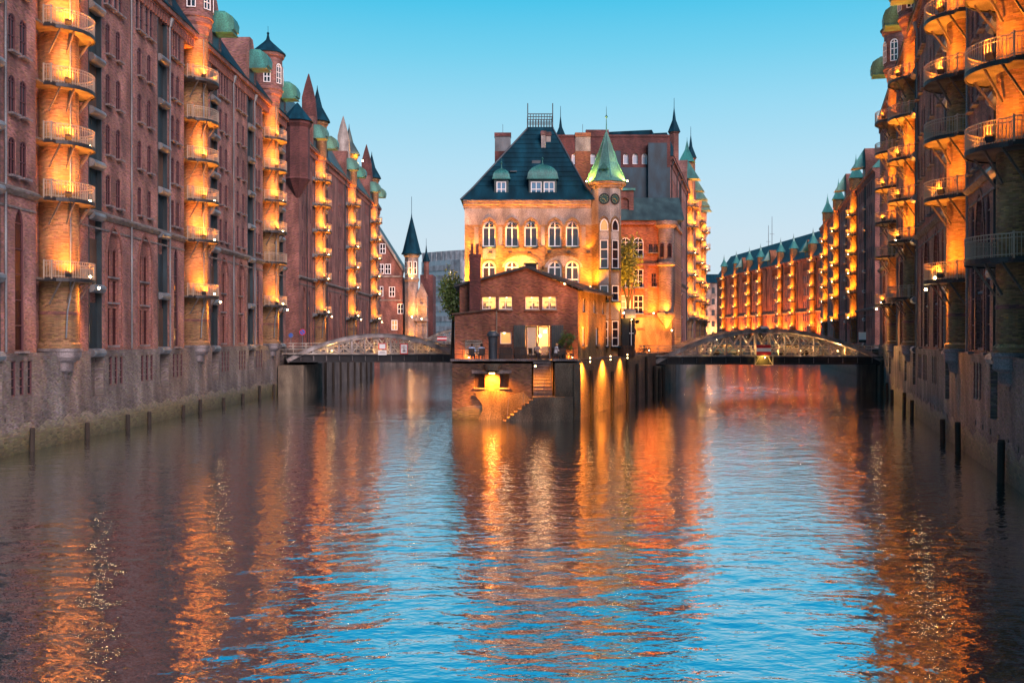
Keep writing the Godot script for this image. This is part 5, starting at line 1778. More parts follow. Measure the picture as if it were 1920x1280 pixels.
func figure(called: String, label: String, at: Vector3, turn: float, joints: Dictionary, bones: Array, paint: Callable) -> void:
	# one continuous body: tapered capsules joined by a smooth minimum and meshed as surface nets
	var cell := 0.03
	var lo := Vector3.ONE * 99
	var hi := Vector3.ONE * -99
	for j in joints.values():
		lo = lo.min(j[0] - Vector3.ONE * (j[1] + 0.08))
		hi = hi.max(j[0] + Vector3.ONE * (j[1] + 0.08))
	var nx := int((hi.x - lo.x) / cell) + 2
	var ny := int((hi.y - lo.y) / cell) + 2
	var nz := int((hi.z - lo.z) / cell) + 2
	var f := PackedFloat32Array()
	f.resize(nx * ny * nz)
	f.fill(1.0)
	for bn in bones:
		var A: Vector3 = joints[bn[0]][0]
		var B: Vector3 = joints[bn[1]][0]
		var ra: float = joints[bn[0]][1]
		var rb: float = joints[bn[1]][1]
		var r := maxf(ra, rb) + 0.1
		var l := A.min(B) - Vector3.ONE * r
		var h := A.max(B) + Vector3.ONE * r
		var ab := B - A
		var ll := maxf(ab.length_squared(), 1e-6)
		for k in range(maxi(0, int((l.z - lo.z) / cell)), mini(nz, int((h.z - lo.z) / cell) + 1)):
			for j in range(maxi(0, int((l.y - lo.y) / cell)), mini(ny, int((h.y - lo.y) / cell) + 1)):
				for i in range(maxi(0, int((l.x - lo.x) / cell)), mini(nx, int((h.x - lo.x) / cell) + 1)):
					var p := lo + Vector3(i, j, k) * cell
					var t := clampf((p - A).dot(ab) / ll, 0.0, 1.0)
					var d := p.distance_to(A + ab * t) - lerpf(ra, rb, t)
					var ix := (k * ny + j) * nx + i
					var e := f[ix]
					var w := clampf(0.5 + 0.5 * (e - d) / 0.05, 0.0, 1.0)
					f[ix] = lerpf(e, d, w) - 0.05 * w * (1.0 - w)
	var ids := {}
	var vs := PackedVector3Array()
	var cs := PackedColorArray()
	for k in nz - 1:
		for j in ny - 1:
			for i in nx - 1:
				var sum := Vector3.ZERO
				var c := 0
				var base := (k * ny + j) * nx + i
				var val := []
				for q in 8:
					val.append(f[base + (q & 1) + ((q >> 1) & 1) * nx + ((q >> 2) & 1) * nx * ny])
				for ed in [[0, 1], [2, 3], [4, 5], [6, 7], [0, 2], [1, 3], [4, 6], [5, 7], [0, 4], [1, 5], [2, 6], [3, 7]]:
					var a: float = val[ed[0]]
					var b: float = val[ed[1]]
					if (a < 0.0) != (b < 0.0):
						var pa := Vector3(ed[0] & 1, (ed[0] >> 1) & 1, (ed[0] >> 2) & 1)
						var pb := Vector3(ed[1] & 1, (ed[1] >> 1) & 1, (ed[1] >> 2) & 1)
						sum += pa.lerp(pb, a / (a - b))
						c += 1
				if c:
					ids[base] = vs.size()
					var p := lo + (Vector3(i, j, k) + sum / c) * cell
					vs.append(p)
					cs.append(paint.call(p))
	var mb := MB.new()
	var offs := [[1, nx, nx * ny], [nx, nx * ny, 1], [nx * ny, 1, nx]]
	for base in ids:
		for ax in 3:
			var o: Array = offs[ax]
			var a := f[base]
			var b := f[base + o[0]]
			if (a < 0.0) == (b < 0.0):
				continue
			var q := [base, base - o[1], base - o[1] - o[2], base - o[2]]
			if not (ids.has(q[1]) and ids.has(q[2]) and ids.has(q[3])):
				continue
			var dir := Vector3(1 if ax == 0 else 0, 1 if ax == 1 else 0, 1 if ax == 2 else 0) * (1.0 if a < 0.0 else -1.0)
			for tr in [[0, 1, 2], [0, 2, 3]]:
				var before := mb.v.size()
				var ip := [ids[q[tr[0]]], ids[q[tr[1]]], ids[q[tr[2]]]]
				mb.tri(vs[ip[0]], vs[ip[1]], vs[ip[2]], dir)
				for e in 3:
					for w in 3:
						if mb.v[before + e] == vs[ip[w]]:
							mb.col[before + e] = cs[ip[w]]
	var st := SurfaceTool.new()
	st.begin(Mesh.PRIMITIVE_TRIANGLES)
	for i in mb.v.size():
		st.set_color(mb.col[i])
		st.set_smooth_group(0)
		st.add_vertex(mb.v[i])
	st.index()
	st.generate_normals()
	st.set_material(M.cloth)
	tag(put(numbered(called), st.commit(), self, at, Basis(Vector3.UP, turn)), label, "person")

func seated_person(label: String, at: Vector3, turn: float, shirt: Color, legs: Color, hair: Color, lean := 0.0) -> void:
	var skin := Color(0.5, 0.28, 0.19)
	var j := {
		"hip": [Vector3(0, 0.56, -0.02), 0.135], "belly": [Vector3(0, 0.74, 0.0 + lean * 0.4), 0.135], "chest": [Vector3(0, 0.95, -0.02 + lean), 0.14], "neck": [Vector3(0, 1.12, 0.0 + lean), 0.055], "head": [Vector3(0, 1.28, 0.03 + lean), 0.098], "crown": [Vector3(0, 1.325, 0.0 + lean), 0.09],
		"nose": [Vector3(0, 1.265, 0.125 + lean), 0.016], "chin": [Vector3(0, 1.205, 0.07 + lean), 0.045],
	}
	var bones := [["hip", "belly"], ["belly", "chest"], ["chest", "neck"], ["neck", "head"], ["head", "crown"], ["head", "chin"], ["nose", "head"]]
	for s in [-1, 1]:
		var k := str(s)
		j["sh" + k] = [Vector3(0.19 * s, 1.04, -0.02 + lean), 0.068]
		j["el" + k] = [Vector3(0.25 * s, 0.78, 0.06 + lean), 0.048]
		j["wr" + k] = [Vector3(0.15 * s, 0.76, 0.32), 0.034]
		j["hd" + k] = [Vector3(0.11 * s, 0.76, 0.4), 0.036]
		j["th" + k] = [Vector3(0.1 * s, 0.53, 0.02), 0.095]
		j["kn" + k] = [Vector3(0.12 * s, 0.52, 0.44), 0.066]
		j["an" + k] = [Vector3(0.12 * s, 0.09, 0.42), 0.045]
		j["to" + k] = [Vector3(0.13 * s, 0.045, 0.58), 0.04]
		for fi in 4:
			j["f%d" % fi + k] = [Vector3((0.085 + 0.02 * fi) * s, 0.752 - 0.004 * fi, 0.47 - 0.008 * absf(fi - 1.0)), 0.011]
			bones.append(["hd" + k, "f%d" % fi + k])
		bones += [["chest", "sh" + k], ["sh" + k, "el" + k], ["el" + k, "wr" + k], ["wr" + k, "hd" + k], ["hip", "th" + k], ["th" + k, "kn" + k], ["kn" + k, "an" + k], ["an" + k, "to" + k]]
	figure("person", label, at, turn, j, bones, func(p: Vector3) -> Color:
		if p.y > 1.14:
			return hair if (p.z < 0.02 + lean or p.y > 1.345) else skin
		if p.y < 0.08:
			return Color(0.05, 0.04, 0.035)
		if p.y < 0.62 and not (p.y > 0.6 and p.z < 0.1):
			return legs
		if p.z > 0.2 + lean * 0.5 and p.y < 0.85:
			return skin
		return shirt)

# ---------------------------------------------------------------- street furniture and vehicles

func chair(at: Vector3, turn: float, label: String) -> void:
	if not cache.has("chair"):
		var n := Node3D.new()
		n.name = "terrace_chair"
		var sm := MB.new()
		sm.span(-0.25, 0.25, 0.42, 0.47, -0.24, 0.24)
		part("seat", sm, M.wood, n)
		var bm := MB.new()
		bm.box(Vector3(0, 0.75, -0.25), Vector3(0.5, 0.5, 0.04), Basis(Vector3.RIGHT, 0.12))
		part("backrest", bm, M.wood, n)
		for x in [-0.22, 0.22]:
			for z in [-0.22, 0.22]:
				var lm := MB.new()
				lm.span(x - 0.02, x + 0.02, 0, 0.42, z - 0.02, z + 0.02)
				part("leg", lm, M.steel, n)
		cache.chair = n
	var o: Node3D = cache.chair.duplicate()
	o.name = numbered("terrace_chair")
	o.transform = Transform3D(Basis(Vector3.UP, turn), at)
	add_child(o)
	tag(o, label, "chair", "chairs on the terrace")

func table(at: Vector3, label: String) -> void:
	if not cache.has("table"):
		var n := Node3D.new()
		n.name = "terrace_table"
		var tm := MB.new()
		tm.lathe(Vector3.ZERO, [Vector2(0, 0.7), Vector2(0.42, 0.7), Vector2(0.42, 0.735), Vector2(0, 0.735)], 18)
		part("tabletop", tm, M.wood, n)
		var lm := MB.new()
		lm.lathe(Vector3.ZERO, [Vector2(0.26, 0), Vector2(0.26, 0.03), Vector2(0.035, 0.06), Vector2(0.035, 0.7)], 12)
		part("pedestal", lm, M.steel, n)
		cache.table = n
	var o: Node3D = cache.table.duplicate()
	o.name = numbered("terrace_table")
	o.position = at
	add_child(o)
	tag(o, label, "table", "tables on the terrace")

func bicycle(at: Vector3, turn: float, label: String) -> void:
	if not cache.has("bicycle"):
		var n := Node3D.new()
		n.name = "bicycle"
		for x in [-0.52, 0.52]:
			var wm := MB.new()
			for i in 20:
				var t0 := TAU * i / 20
				var t1 := TAU * (i + 1) / 20
				wm.prism(Vector3(x + cos(t0) * 0.33, 0.34 + sin(t0) * 0.33, 0), Vector3(x + cos(t1) * 0.33, 0.34 + sin(t1) * 0.33, 0), 0.02)
			for i in 8:
				wm.prism(Vector3(x, 0.34, 0), Vector3(x + cos(TAU * i / 8) * 0.33, 0.34 + sin(TAU * i / 8) * 0.33, 0), 0.006)
			part("wheel", wm, M.black, n)
		var fm := MB.new()
		for e in [[Vector3(-0.52, 0.34, 0), Vector3(-0.08, 0.3, 0)], [Vector3(-0.52, 0.34, 0), Vector3(-0.2, 0.78, 0)], [Vector3(-0.08, 0.3, 0), Vector3(-0.22, 0.86, 0)], [Vector3(-0.08, 0.3, 0), Vector3(0.36, 0.8, 0)], [Vector3(-0.2, 0.78, 0), Vector3(0.36, 0.84, 0)], [Vector3(0.52, 0.34, 0), Vector3(0.34, 0.95, 0)]]:
			fm.tube(e[0], e[1], 0.018, 0.018, 6)
		part("frame", fm, M.steel, n)
		var sm := MB.new()
		sm.ball(Vector3(-0.24, 0.9, 0), Vector3(0.13, 0.04, 0.07), 8)
		part("saddle", sm, M.black, n)
		var hm := MB.new()
		hm.path([Vector3(0.3, 0.98, -0.28), Vector3(0.36, 1.0, 0), Vector3(0.3, 0.98, 0.28)], 0.015)
		part("handlebar", hm, M.black, n)
		cache.bicycle = n
	var o: Node3D = cache.bicycle.duplicate()
	o.name = numbered("bicycle")
	o.transform = Transform3D(Basis(Vector3.UP, turn), at)
	add_child(o)
	tag(o, label, "bicycle", "bicycles by the street lamp")

func car(at: Vector3, turn: float, paint: Material, label: String) -> void:
	var n := thing("parked_car", label, "car", at, Basis(Vector3.UP, turn), "cars behind the right bridge")
	var bm := MB.new()
	bm.front(PackedVector2Array([Vector2(-2.1, 0.3), Vector2(2.1, 0.3), Vector2(2.15, 0.6), Vector2(2.0, 0.82), Vector2(1.1, 0.95), Vector2(-1.9, 0.98), Vector2(-2.12, 0.8)]), -0.86, 0.86)
	bm.front(PackedVector2Array([Vector2(-1.7, 0.96), Vector2(1.1, 0.95), Vector2(0.35, 1.42), Vector2(-1.2, 1.45)]), -0.72, 0.72)
	part("body", bm, paint, n)
	var gm := MB.new()
	gm.front(PackedVector2Array([Vector2(-1.5, 1.0), Vector2(0.85, 1.0), Vector2(0.3, 1.36), Vector2(-1.15, 1.38)]), -0.735, 0.735)
	part("window", gm, M.glass, n)
	for x in [-1.3, 1.35]:
		for z in [-0.8, 0.8]:
			var wm := MB.new()
			wm.tube(Vector3(x, 0.32, z - 0.1), Vector3(x, 0.32, z + 0.1), 0.32, 0.32, 14)
			part("wheel", wm, M.black, n)

func street_lamp(at: Vector3, h: float, label: String) -> void:
	var n := thing("street_lamp", label, "street lamp", at)
	var pm := MB.new()
	pm.lathe(Vector3.ZERO, [Vector2(0.1, 0), Vector2(0.1, 1.2), Vector2(0.065, 1.3), Vector2(0.045, h)], 10)
	part("pole", pm, M.lead, n)
	var hm := MB.new()
	hm.lathe(Vector3(0, h, 0), [Vector2(0.05, 0), Vector2(0.14, 0.05), Vector2(0.3, 0.35), Vector2(0.32, 0.5), Vector2(0.12, 0.62), Vector2(0, 0.64)], 14)
	part("lamp_head", hm, M.white, n)
	var bx := MB.new()
	bx.span(-0.2, 0.2, 2.3, 3.0, -0.16, 0.16)
	part("control_box", bx, M.black, n)

func round_sign(at: Vector3, r: float, rim: Material, face: Material, label: String) -> void:
	var n := thing("traffic_sign", label, "traffic sign", at)
	var pm := MB.new()
	pm.tube(Vector3(0, -2.2, -0.06), Vector3(0, r, -0.06), 0.04, 0.04, 8)
	part("post", pm, M.lead, n)
	var dm := MB.new()
	dm.tube(Vector3(0, 0, -0.02), Vector3(0, 0, 0.02), r, r, 24)
	part("rim", dm, rim, n)
	var fm := MB.new()
	fm.tube(Vector3(0, 0, 0.0), Vector3(0, 0, 0.026), r * 0.78, r * 0.78, 24)
	part("face", fm, face, n)
	var bm := MB.new()
	bm.box(Vector3(0, 0, 0.03), Vector3(r * 1.6, r * 0.16, 0.01), Basis(Vector3.BACK, -PI / 4))
	part("bar", bm, rim, n)

func tree(called: String, label: String, at: Vector3, h: float, r: Vector3, count: int, s: int, m: Material = null, group := "") -> void:
	var n := thing(called, label, "tree", at, Basis.IDENTITY, group)
	var tm := MB.new()
	tm.tube(Vector3.ZERO, Vector3(0.1, h * 0.5, 0), 0.2, 0.13, 8)
	for i in 5:
		var th := TAU * i / 5.0 + s
		tm.tube(Vector3(0.1, h * 0.42, 0), Vector3(cos(th) * r.x * 0.6, h * 0.72 + 0.3 * sin(i * 2.0), sin(th) * r.z * 0.6), 0.09, 0.03, 6)
	part("trunk", tm, M.bark, n)
	leaves(n, "crown", Vector3(0, h - r.y * 0.85, 0), r, count, 0.17, s, m)

# ---------------------------------------------------------------- houses further off

func pinnacle(b: Node3D, at: Vector3, r: float, h: float, cone: float) -> void:
	var mb := MB.new()
	mb.lathe(Vector3.ZERO, [Vector2(r, 0), Vector2(r, h), Vector2(r + 0.15, h + 0.1), Vector2(r + 0.15, h + 0.3)], 8, 0.0, TAU, true)
	var p := part("pinnacle", mb, M.brick_rose, b, at)
	var cm := MB.new()
	cm.lathe(Vector3(0, h + 0.28, 0), [Vector2(0, 0), Vector2(r + 0.3, 0.02), Vector2(r * 0.4, cone * 0.5), Vector2(0.05, cone), Vector2(0.03, cone + 1.6), Vector2(0, cone + 1.6)], 8, 0.0, TAU, true)
	part("spire", cm, M.slate, p)

func corner_house() -> void:
	# red house on the island beyond the tower: end front towards us, with a lit corner bay
	var b := thing("corner_house", "red brick corner house glowing orange beside the white clock tower", "house", Vector3(13.2, TERRACE, -128.0))
	var W := 7.0
	var H := 17.4
	var ops := []
	for x in [1.15, 2.75]:
		ops.append(op(x, 12.0, 1.3, 2.5, 0.6))
		ops.append(op(x, 8.2, 1.25, 2.3, 0.0))
		ops.append(op(x, 4.9, 1.25, 2.3, 0.0))
	for x in [4.3, 4.95, 5.6]:
		ops.append(op(x, 12.6, 0.5, 1.1, 0.0))
	ops.append(op(4.7, 8.3, 0.6, 1.7, 0.0))
	var wm := MB.new()
	wm.plate(0, W, 4.4, H - 1.3, 0.0, ops)
	wm.q(Vector3(0, 0, 0), Vector3(0, 0, -11), Vector3(0, H, -11), Vector3(0, H, 0), Vector3.LEFT)
	part("wall", wm, M.brick_orange, b)
	for o in ops:
		window(b, o, -0.1, M.frame_white if o.x1 - o.x0 > 0.9 else M.frame_dark, M.glass if o.y0 > 6.0 or o.x0 > 1.0 else M.glass_warm, Vector2i(1, 2), M.stone, "window", 1)
	var lm := MB.new()
	lm.span(0, W, 0.0, 4.4, -0.3, 0.1)
	for y in [1.0, 2.0, 3.0]:
		lm.span(0, W, y, y + 0.03, 0.1, 0.115)
	part("rendered_base", lm, M.stucco, b)
	var tm := MB.new()
	for y in [[4.4, 0.35, 0.22], [10.9, 0.3, 0.2], [H - 1.3, 0.5, 0.35]]:
		tm.span(-0.1, W + 0.1, y[0], y[0] + y[1], -0.3, y[2])
	tm.span(0.2, 0.6, 4.75, 10.9, -0.02, 0.16)
	tm.span(3.5, 3.9, 4.75, 10.9, -0.02, 0.16)
	tm.span(2.6, 3.6, 2.75, 3.1, 0.1, 0.14)
	part("string_course", tm, M.brick_rose, b)
	# side front along the canal
	var u := Vector3(0.235, 0, -0.972)
	var basis := Basis(u, Vector3.UP, Vector3(0.972, 0, 0.235))
	var sops := []
	for x in [2.6, 4.6, 6.6, 8.6, 10.4]:
		for y in [[0.6, 3.4, 0.5], [5.4, 5.0, 0.6], [12.0, 2.8, 0.5]]:
			sops.append(op(x, y[0], 1.15, y[1], y[2]))
	var sm := MB.new()
	sm.plate(0, 12.4, 0, H - 1.3, 0, sops)
	var side := part("side_wall", sm, M.brick_orange, b, Vector3(W, 0, 0))
	side.basis = basis
	for o in sops:
		var w := window(b, o, -0.1, M.frame_dark, M.glass, Vector2i(1, 3), null, "window", 1)
		w.transform = side.transform * w.transform
	var pil := MB.new()
	for x in [1.6, 3.6, 5.6, 7.6, 9.5, 11.6]:
		pil.span(x - 0.22, x + 0.22, 0, H - 1.4, -0.02, 0.3)
	pil.span(0, 12.4, 11.0, 11.3, -0.02, 0.2)
	pil.span(0, 12.5, H - 1.35, H - 0.8, -0.1, 0.5)
	var pn := part("pilaster", pil, M.brick_pale, b, Vector3(W, 0, 0))
	pn.basis = basis
	# corner bay on an inverted cone
	var bay := MB.new()
	bay.lathe(Vector3.ZERO, [Vector2(0.1, 3.0), Vector2(1.15, 4.7), Vector2(1.2, 5.0), Vector2(0.95, 5.05), Vector2(0.95, 10.8), Vector2(1.25, 11.0), Vector2(1.25, 11.3), Vector2(1.0, 11.35), Vector2(1.0, 15.6), Vector2(1.4, 16.0), Vector2(1.4, 16.5)], 18)
	part("corner_bay", bay, M.brick_pale, b, Vector3(W - 0.75, 0, 0.2))
	for dg in [75.0, 130.0]:
		var d := Vector3(cos(deg_to_rad(dg)), 0, sin(deg_to_rad(dg)))
		var w := window(b, op(0, 11.9, 0.6, 1.8, 0.3), 0.0, M.frame_dark, M.glass, Vector2i(0, 1), null, "window", 1)
		w.transform = Transform3D(Basis(Vector3.UP.cross(d), Vector3.UP, d), Vector3(W - 0.75, 11.9, 0.2) + d * 1.01)
	var rf := MB.new()
	rf.across(PackedVector2Array([Vector2(0.6, H - 0.78), Vector2(-11.5, H - 0.78), Vector2(-8.5, H + 2.6), Vector2(-3.5, H + 2.6)]), -0.3, W + 1.5)
	part("roof", rf, M.copper_grey, b)
	var dm := MB.new()
	dm.plate(-0.1, 2.3, H - 0.8, H + 3.2, -1.2, [op(1.1, H + 0.4, 1.2, 1.9, 0.5, "round", 0.2, true)])
	dm.q(Vector3(2.3, H - 0.8, -1.2), Vector3(2.3, H - 0.8, -6), Vector3(2.3, H + 3.2, -6), Vector3(2.3, H + 3.2, -1.2), Vector3.RIGHT)
	part("roof_gable", dm, M.brick_rose, b)
	var dr := MB.new()
	dr.span(-0.3, 2.5, H + 3.2, H + 3.5, -1.0, -6)
	part("gable_roof", dr, M.copper, b)
	flood(b, Vector3(W - 0.9, 4.9, 1.5), Vector3(W - 0.75, 9.5, 0.6), 9.0, 45.0, Color(1.0, 0.56, 0.14), 0.06, M.bulb_soft, true)
	flood(b, Vector3(W - 0.2, 2.8, 1.2), Vector3(W - 0.7, 4.4, 0.4), 4.0, 70.0, Color(1.0, 0.56, 0.14), 0.07)
	flood(b, Vector3(3.6, 0.3, 3.6), Vector3(3.9, 3.4, 0), 13.0, 74.0, Color(1.0, 0.58, 0.2), 0.07, M.bulb_soft)
	flood(b, Vector3(4.6, 4.95, 0.7), Vector3(4.0, 9.5, 0), 3.0, 78.0, Color(1.0, 0.5, 0.12), 0.09, M.bulb_soft)
	flood(b, Vector3(1.5, 0.3, 6.0), Vector3(2.5, 11.0, 0), 75.0, 48.0, Color(1.0, 0.57, 0.2), 0.08, M.bulb_soft, true)
	for x in [1.6, 5.6, 9.5]:
		var p: Vector3 = Vector3(W, 0, 0) + basis * Vector3(x, 0.3, 1.0)
		flood(b, p, p + basis * Vector3(0, 6, -0.9), 16.0, 40.0, Color(1.0, 0.56, 0.16), 0.08)

func gabled_house() -> void:
	# brick house behind the left bridge: big gable, lit corner turret with a slate cone
	var b := thing("gabled_house", "red brick gabled house with lit round corner turret beyond the left bridge", "house", Vector3(-38.9, 5.2, -250.0))
	var ops := []
	for e in [[6.6, 17.0], [8.3, 17.0], [6.4, 11.5], [4.6, 11.5], [9.3, 11.4], [7.0, 22.0], [11.4, 7.2], [9.9, 3.2]]:
		ops.append(op(e[0], e[1], 1.5, 2.5, 0.0))
	var wm := MB.new()
	wm.plate(-12.0, 12.0, 0, 16.3, 0, ops.filter(func(o): return o.y1 < 16.2))
	wm.front(PackedVector2Array([Vector2(-12, 16.3), Vector2(12.0, 16.3), Vector2(12.2, 17.6), Vector2(5.7, 28.0), Vector2(3.0, 32.3), Vector2(-12, 20)]), -0.5, 0.0)
	wm.q(Vector3(12, 0, 0), Vector3(12, 0, -14), Vector3(12, 16.3, -14), Vector3(12, 16.3, 0), Vector3.RIGHT)
	part("wall", wm, M.brick_rose, b)
	for o in ops:
		window(b, o, -0.1 if o.y1 < 16.2 else 0.02, M.frame_white, M.glass_warm if o.x0 > 8.0 and o.y0 < 5.0 else M.glass, Vector2i(1, 1), null, "window", 1, 0.16)
	var tr := MB.new()
	tr.span(-12, 12, 16.2, 16.6, 0, 0.2)
	tr.span(-12, 12, 10.4, 10.7, 0, 0.15)
	tr.beam(Vector3(12.4, 17.5, 0.1), Vector3(3.0, 32.6, 0.1), 0.5, 0.5)
	part("stone_trim", tr, M.stone_trim, b)
	var rf := MB.new()
	rf.q(Vector3(12.5, 17.4, 0), Vector3(12.5, 17.4, -16), Vector3(3, 32.5, -16), Vector3(3, 32.5, 0), Vector3(1, 1, 0))
	rf.q(Vector3(-14, 17.0, 0), Vector3(-14, 17.0, -16), Vector3(3, 32.5, -16), Vector3(3, 32.5, 0), Vector3(-1, 1, 0))
	part("roof", rf, M.copper_grey, b)
	var tu := MB.new()
	tu.lathe(Vector3.ZERO, [Vector2(1.7, 0), Vector2(1.7, 15.0), Vector2(2.0, 15.5), Vector2(2.0, 15.9), Vector2(1.75, 16.0), Vector2(1.75, 21.0), Vector2(2.1, 21.4), Vector2(2.1, 21.8)], 8, 0.4, TAU + 0.4, true)
	part("corner_turret", tu, M.brick_pale, b, Vector3(14.2, 0, 0.6))
	var co := MB.new()
	co.lathe(Vector3.ZERO, [Vector2(0, 21.75), Vector2(2.6, 21.8), Vector2(2.2, 22.6), Vector2(0.15, 31.0), Vector2(0.06, 32.0), Vector2(0.05, 36.0), Vector2(0, 36)], 12)
	part("turret_roof", co, M.slate, b, Vector3(14.2, 0, 0.6))
	for dg in [52.0, 97.0, 142.0]:
		var d := Vector3(cos(deg_to_rad(dg + 3.0)), 0, sin(deg_to_rad(dg + 3.0)))
		var w := window(b, op(0, 16.8, 1.0, 3.2, 0.0), 0.0, M.frame_white, M.glass, Vector2i(0, 1), null, "window", 1, 0.15)
		w.transform = Transform3D(Basis(Vector3.UP.cross(d), Vector3.UP, d), Vector3(14.2, 16.8, 0.6) + d * 1.63)
	# gabled bay window right of the turret, with balcony
	var by := MB.new()
	by.plate(-1.3, 1.3, 0, 11.5, 0.0, [op(-0.5, 1.8, 0.8, 2.6), op(0.5, 1.8, 0.8, 2.6), op(-0.5, 6.6, 0.8, 2.4), op(0.5, 6.6, 0.8, 2.4), op(0, 9.6, 0.7, 1.3, 0.3)])
	by.front(PackedVector2Array([Vector2(-1.5, 11.5), Vector2(1.5, 11.5), Vector2(0, 14.8)]), -0.3, 0.0)
	by.q(Vector3(-1.3, 0, 0), Vector3(-1.3, 0, -3), Vector3(-1.3, 11.5, -3), Vector3(-1.3, 11.5, 0), Vector3.LEFT)
	by.q(Vector3(1.3, 0, 0), Vector3(1.3, 0, -3), Vector3(1.3, 11.5, -3), Vector3(1.3, 11.5, 0), Vector3.RIGHT)
	by.span(-1.6, 1.6, 5.4, 6.0, -0.2, 0.7)
	by.fan([Vector2(-1, 1.5), Vector2(1, 1.5), Vector2(1, 11), Vector2(-1, 11)], -0.25)
	part("bay_window", by, M.brick_pale, b, Vector3(16.8, 0, 2.0))
	# stone oriel under a slate pyramid
	var om := MB.new()
	om.lathe(Vector3.ZERO, [Vector2(0.3, 1.6), Vector2(2.2, 3.6), Vector2(2.2, 3.9), Vector2(1.95, 4.0), Vector2(1.95, 8.6), Vector2(2.2, 8.8), Vector2(2.2, 9.1)], 8, 0.39, TAU + 0.39, true)
	part("oriel", om, M.stone_trim, b, Vector3(4.4, 0, 1.6))
	var orf := MB.new()
	orf.lathe(Vector3.ZERO, [Vector2(0, 9.05), Vector2(2.5, 9.1), Vector2(1.2, 11.6), Vector2(0.1, 14.6), Vector2(0, 14.6)], 8, 0.39, TAU + 0.39, true)
	part("oriel_roof", orf, M.slate, b, Vector3(4.4, 0, 1.6))
	for x in [-0.75, 0.75]:
		window(b, op(4.4 + x, 5.0, 0.95, 3.0), 1.6 + 1.84, M.frame_white, M.glass_warm if x < 0 else M.glass, Vector2i(0, 1), null, "window", 1, 0.15)
	pinnacle(b, Vector3(17.5, 16.0, -3.0), 0.7, 4.0, 4.2)
	var sd := MB.new()
	sd.span(16.0, 19.2, 0, 17.0, -12.0, -2.5)
	part("rear_wing", sd, M.brick_dark, b)
	flood(b, Vector3(14.6, 6.4, 4.0), Vector3(14.2, 11.0, 1.6), 14.0, 65.0, Color(1.0, 0.62, 0.2), 0.16)
	flood(b, Vector3(14.0, 0.6, 4.0), Vector3(14.2, 4.0, 1.6), 8.0, 65.0, Color(1.0, 0.62, 0.2), 0.12)
	flood(b, Vector3(14.6, 15.8, 3.6), Vector3(14.3, 20.0, 1.6), 5.0, 70.0, Color(1.0, 0.72, 0.34), 0.1, M.bulb_soft)
	flood(b, Vector3(17.0, 5.9, 4.6), Vector3(16.8, 11.0, 2.0), 7.0, 65.0, Color(1.0, 0.66, 0.3), 0.12)

func office_block() -> void:
	var b := thing("office_block", "pale grey curved office block with ribbon windows in the distance", "building", Vector3(0, 5.2, -330.0))
	var n := 16
	var at := func(i: int) -> Vector3:
		var t := float(i) / n
		return Vector3(-30.0 + 27.0 * t, 0, -6.0 + 14.0 * sin(t * PI * 0.6))
	for f in 8:
		var y0 := 3.3 * f
		var sp := MB.new()
		for i in n:
			var a: Vector3 = at.call(i)
			var c: Vector3 = at.call(i + 1)
			sp.q(a + Vector3.UP * y0, c + Vector3.UP * y0, c + Vector3.UP * (y0 + 1.7), a + Vector3.UP * (y0 + 1.7), Vector3.BACK)
			sp.q(a + Vector3.UP * (y0 + 1.7), c + Vector3.UP * (y0 + 1.7), c + Vector3(0, y0 + 1.7, -0.4), a + Vector3(0, y0 + 1.7, -0.4), Vector3.UP)
			sp.q(a + Vector3.UP * y0, c + Vector3.UP * y0, c + Vector3(0, y0, -0.4), a + Vector3(0, y0, -0.4), Vector3.DOWN)
		part("spandrel", sp, M.office_wall, b)
		for i in n:
			var a: Vector3 = at.call(i) + Vector3(0, y0 + 1.7, -0.35)
			var c: Vector3 = at.call(i + 1) + Vector3(0, y0 + 1.7, -0.35)
			var g := MB.new()
			g.q(a, c, c + Vector3.UP * 1.6, a + Vector3.UP * 1.6, Vector3.BACK)
			g.beam(a, a + Vector3.UP * 1.6, 0.12, 0.12)
			part("window", g, M.room_office if (i * 7 + f * 5) % 9 == 0 and i > 5 else M.office_glass, b)
	var tp := MB.new()
	for i in n:
		if i > 12:
			continue
		var a: Vector3 = at.call(i) + Vector3(0, 26.4, -3.0)
		var c: Vector3 = at.call(i + 1) + Vector3(0, 26.4, -3.0)
		tp.q(a, c, c + Vector3.UP * 3.2, a + Vector3.UP * 3.2, Vector3.BACK)
		tp.beam(a, a + Vector3.UP * 3.2, 0.2, 0.2)
	part("penthouse", tp, M.office_wall, b)
	var core := MB.new()
	var first: Vector3 = at.call(0)
	var last: Vector3 = at.call(n)
	core.slab(PackedVector2Array([Vector2(first.x, first.z - 1.0), Vector2(-16.5, 6.0), Vector2(last.x, last.z - 1.0), Vector2(last.x, -25), Vector2(first.x, -25)]), 0, 26.3)
	part("core", core, M.office_wall, b)

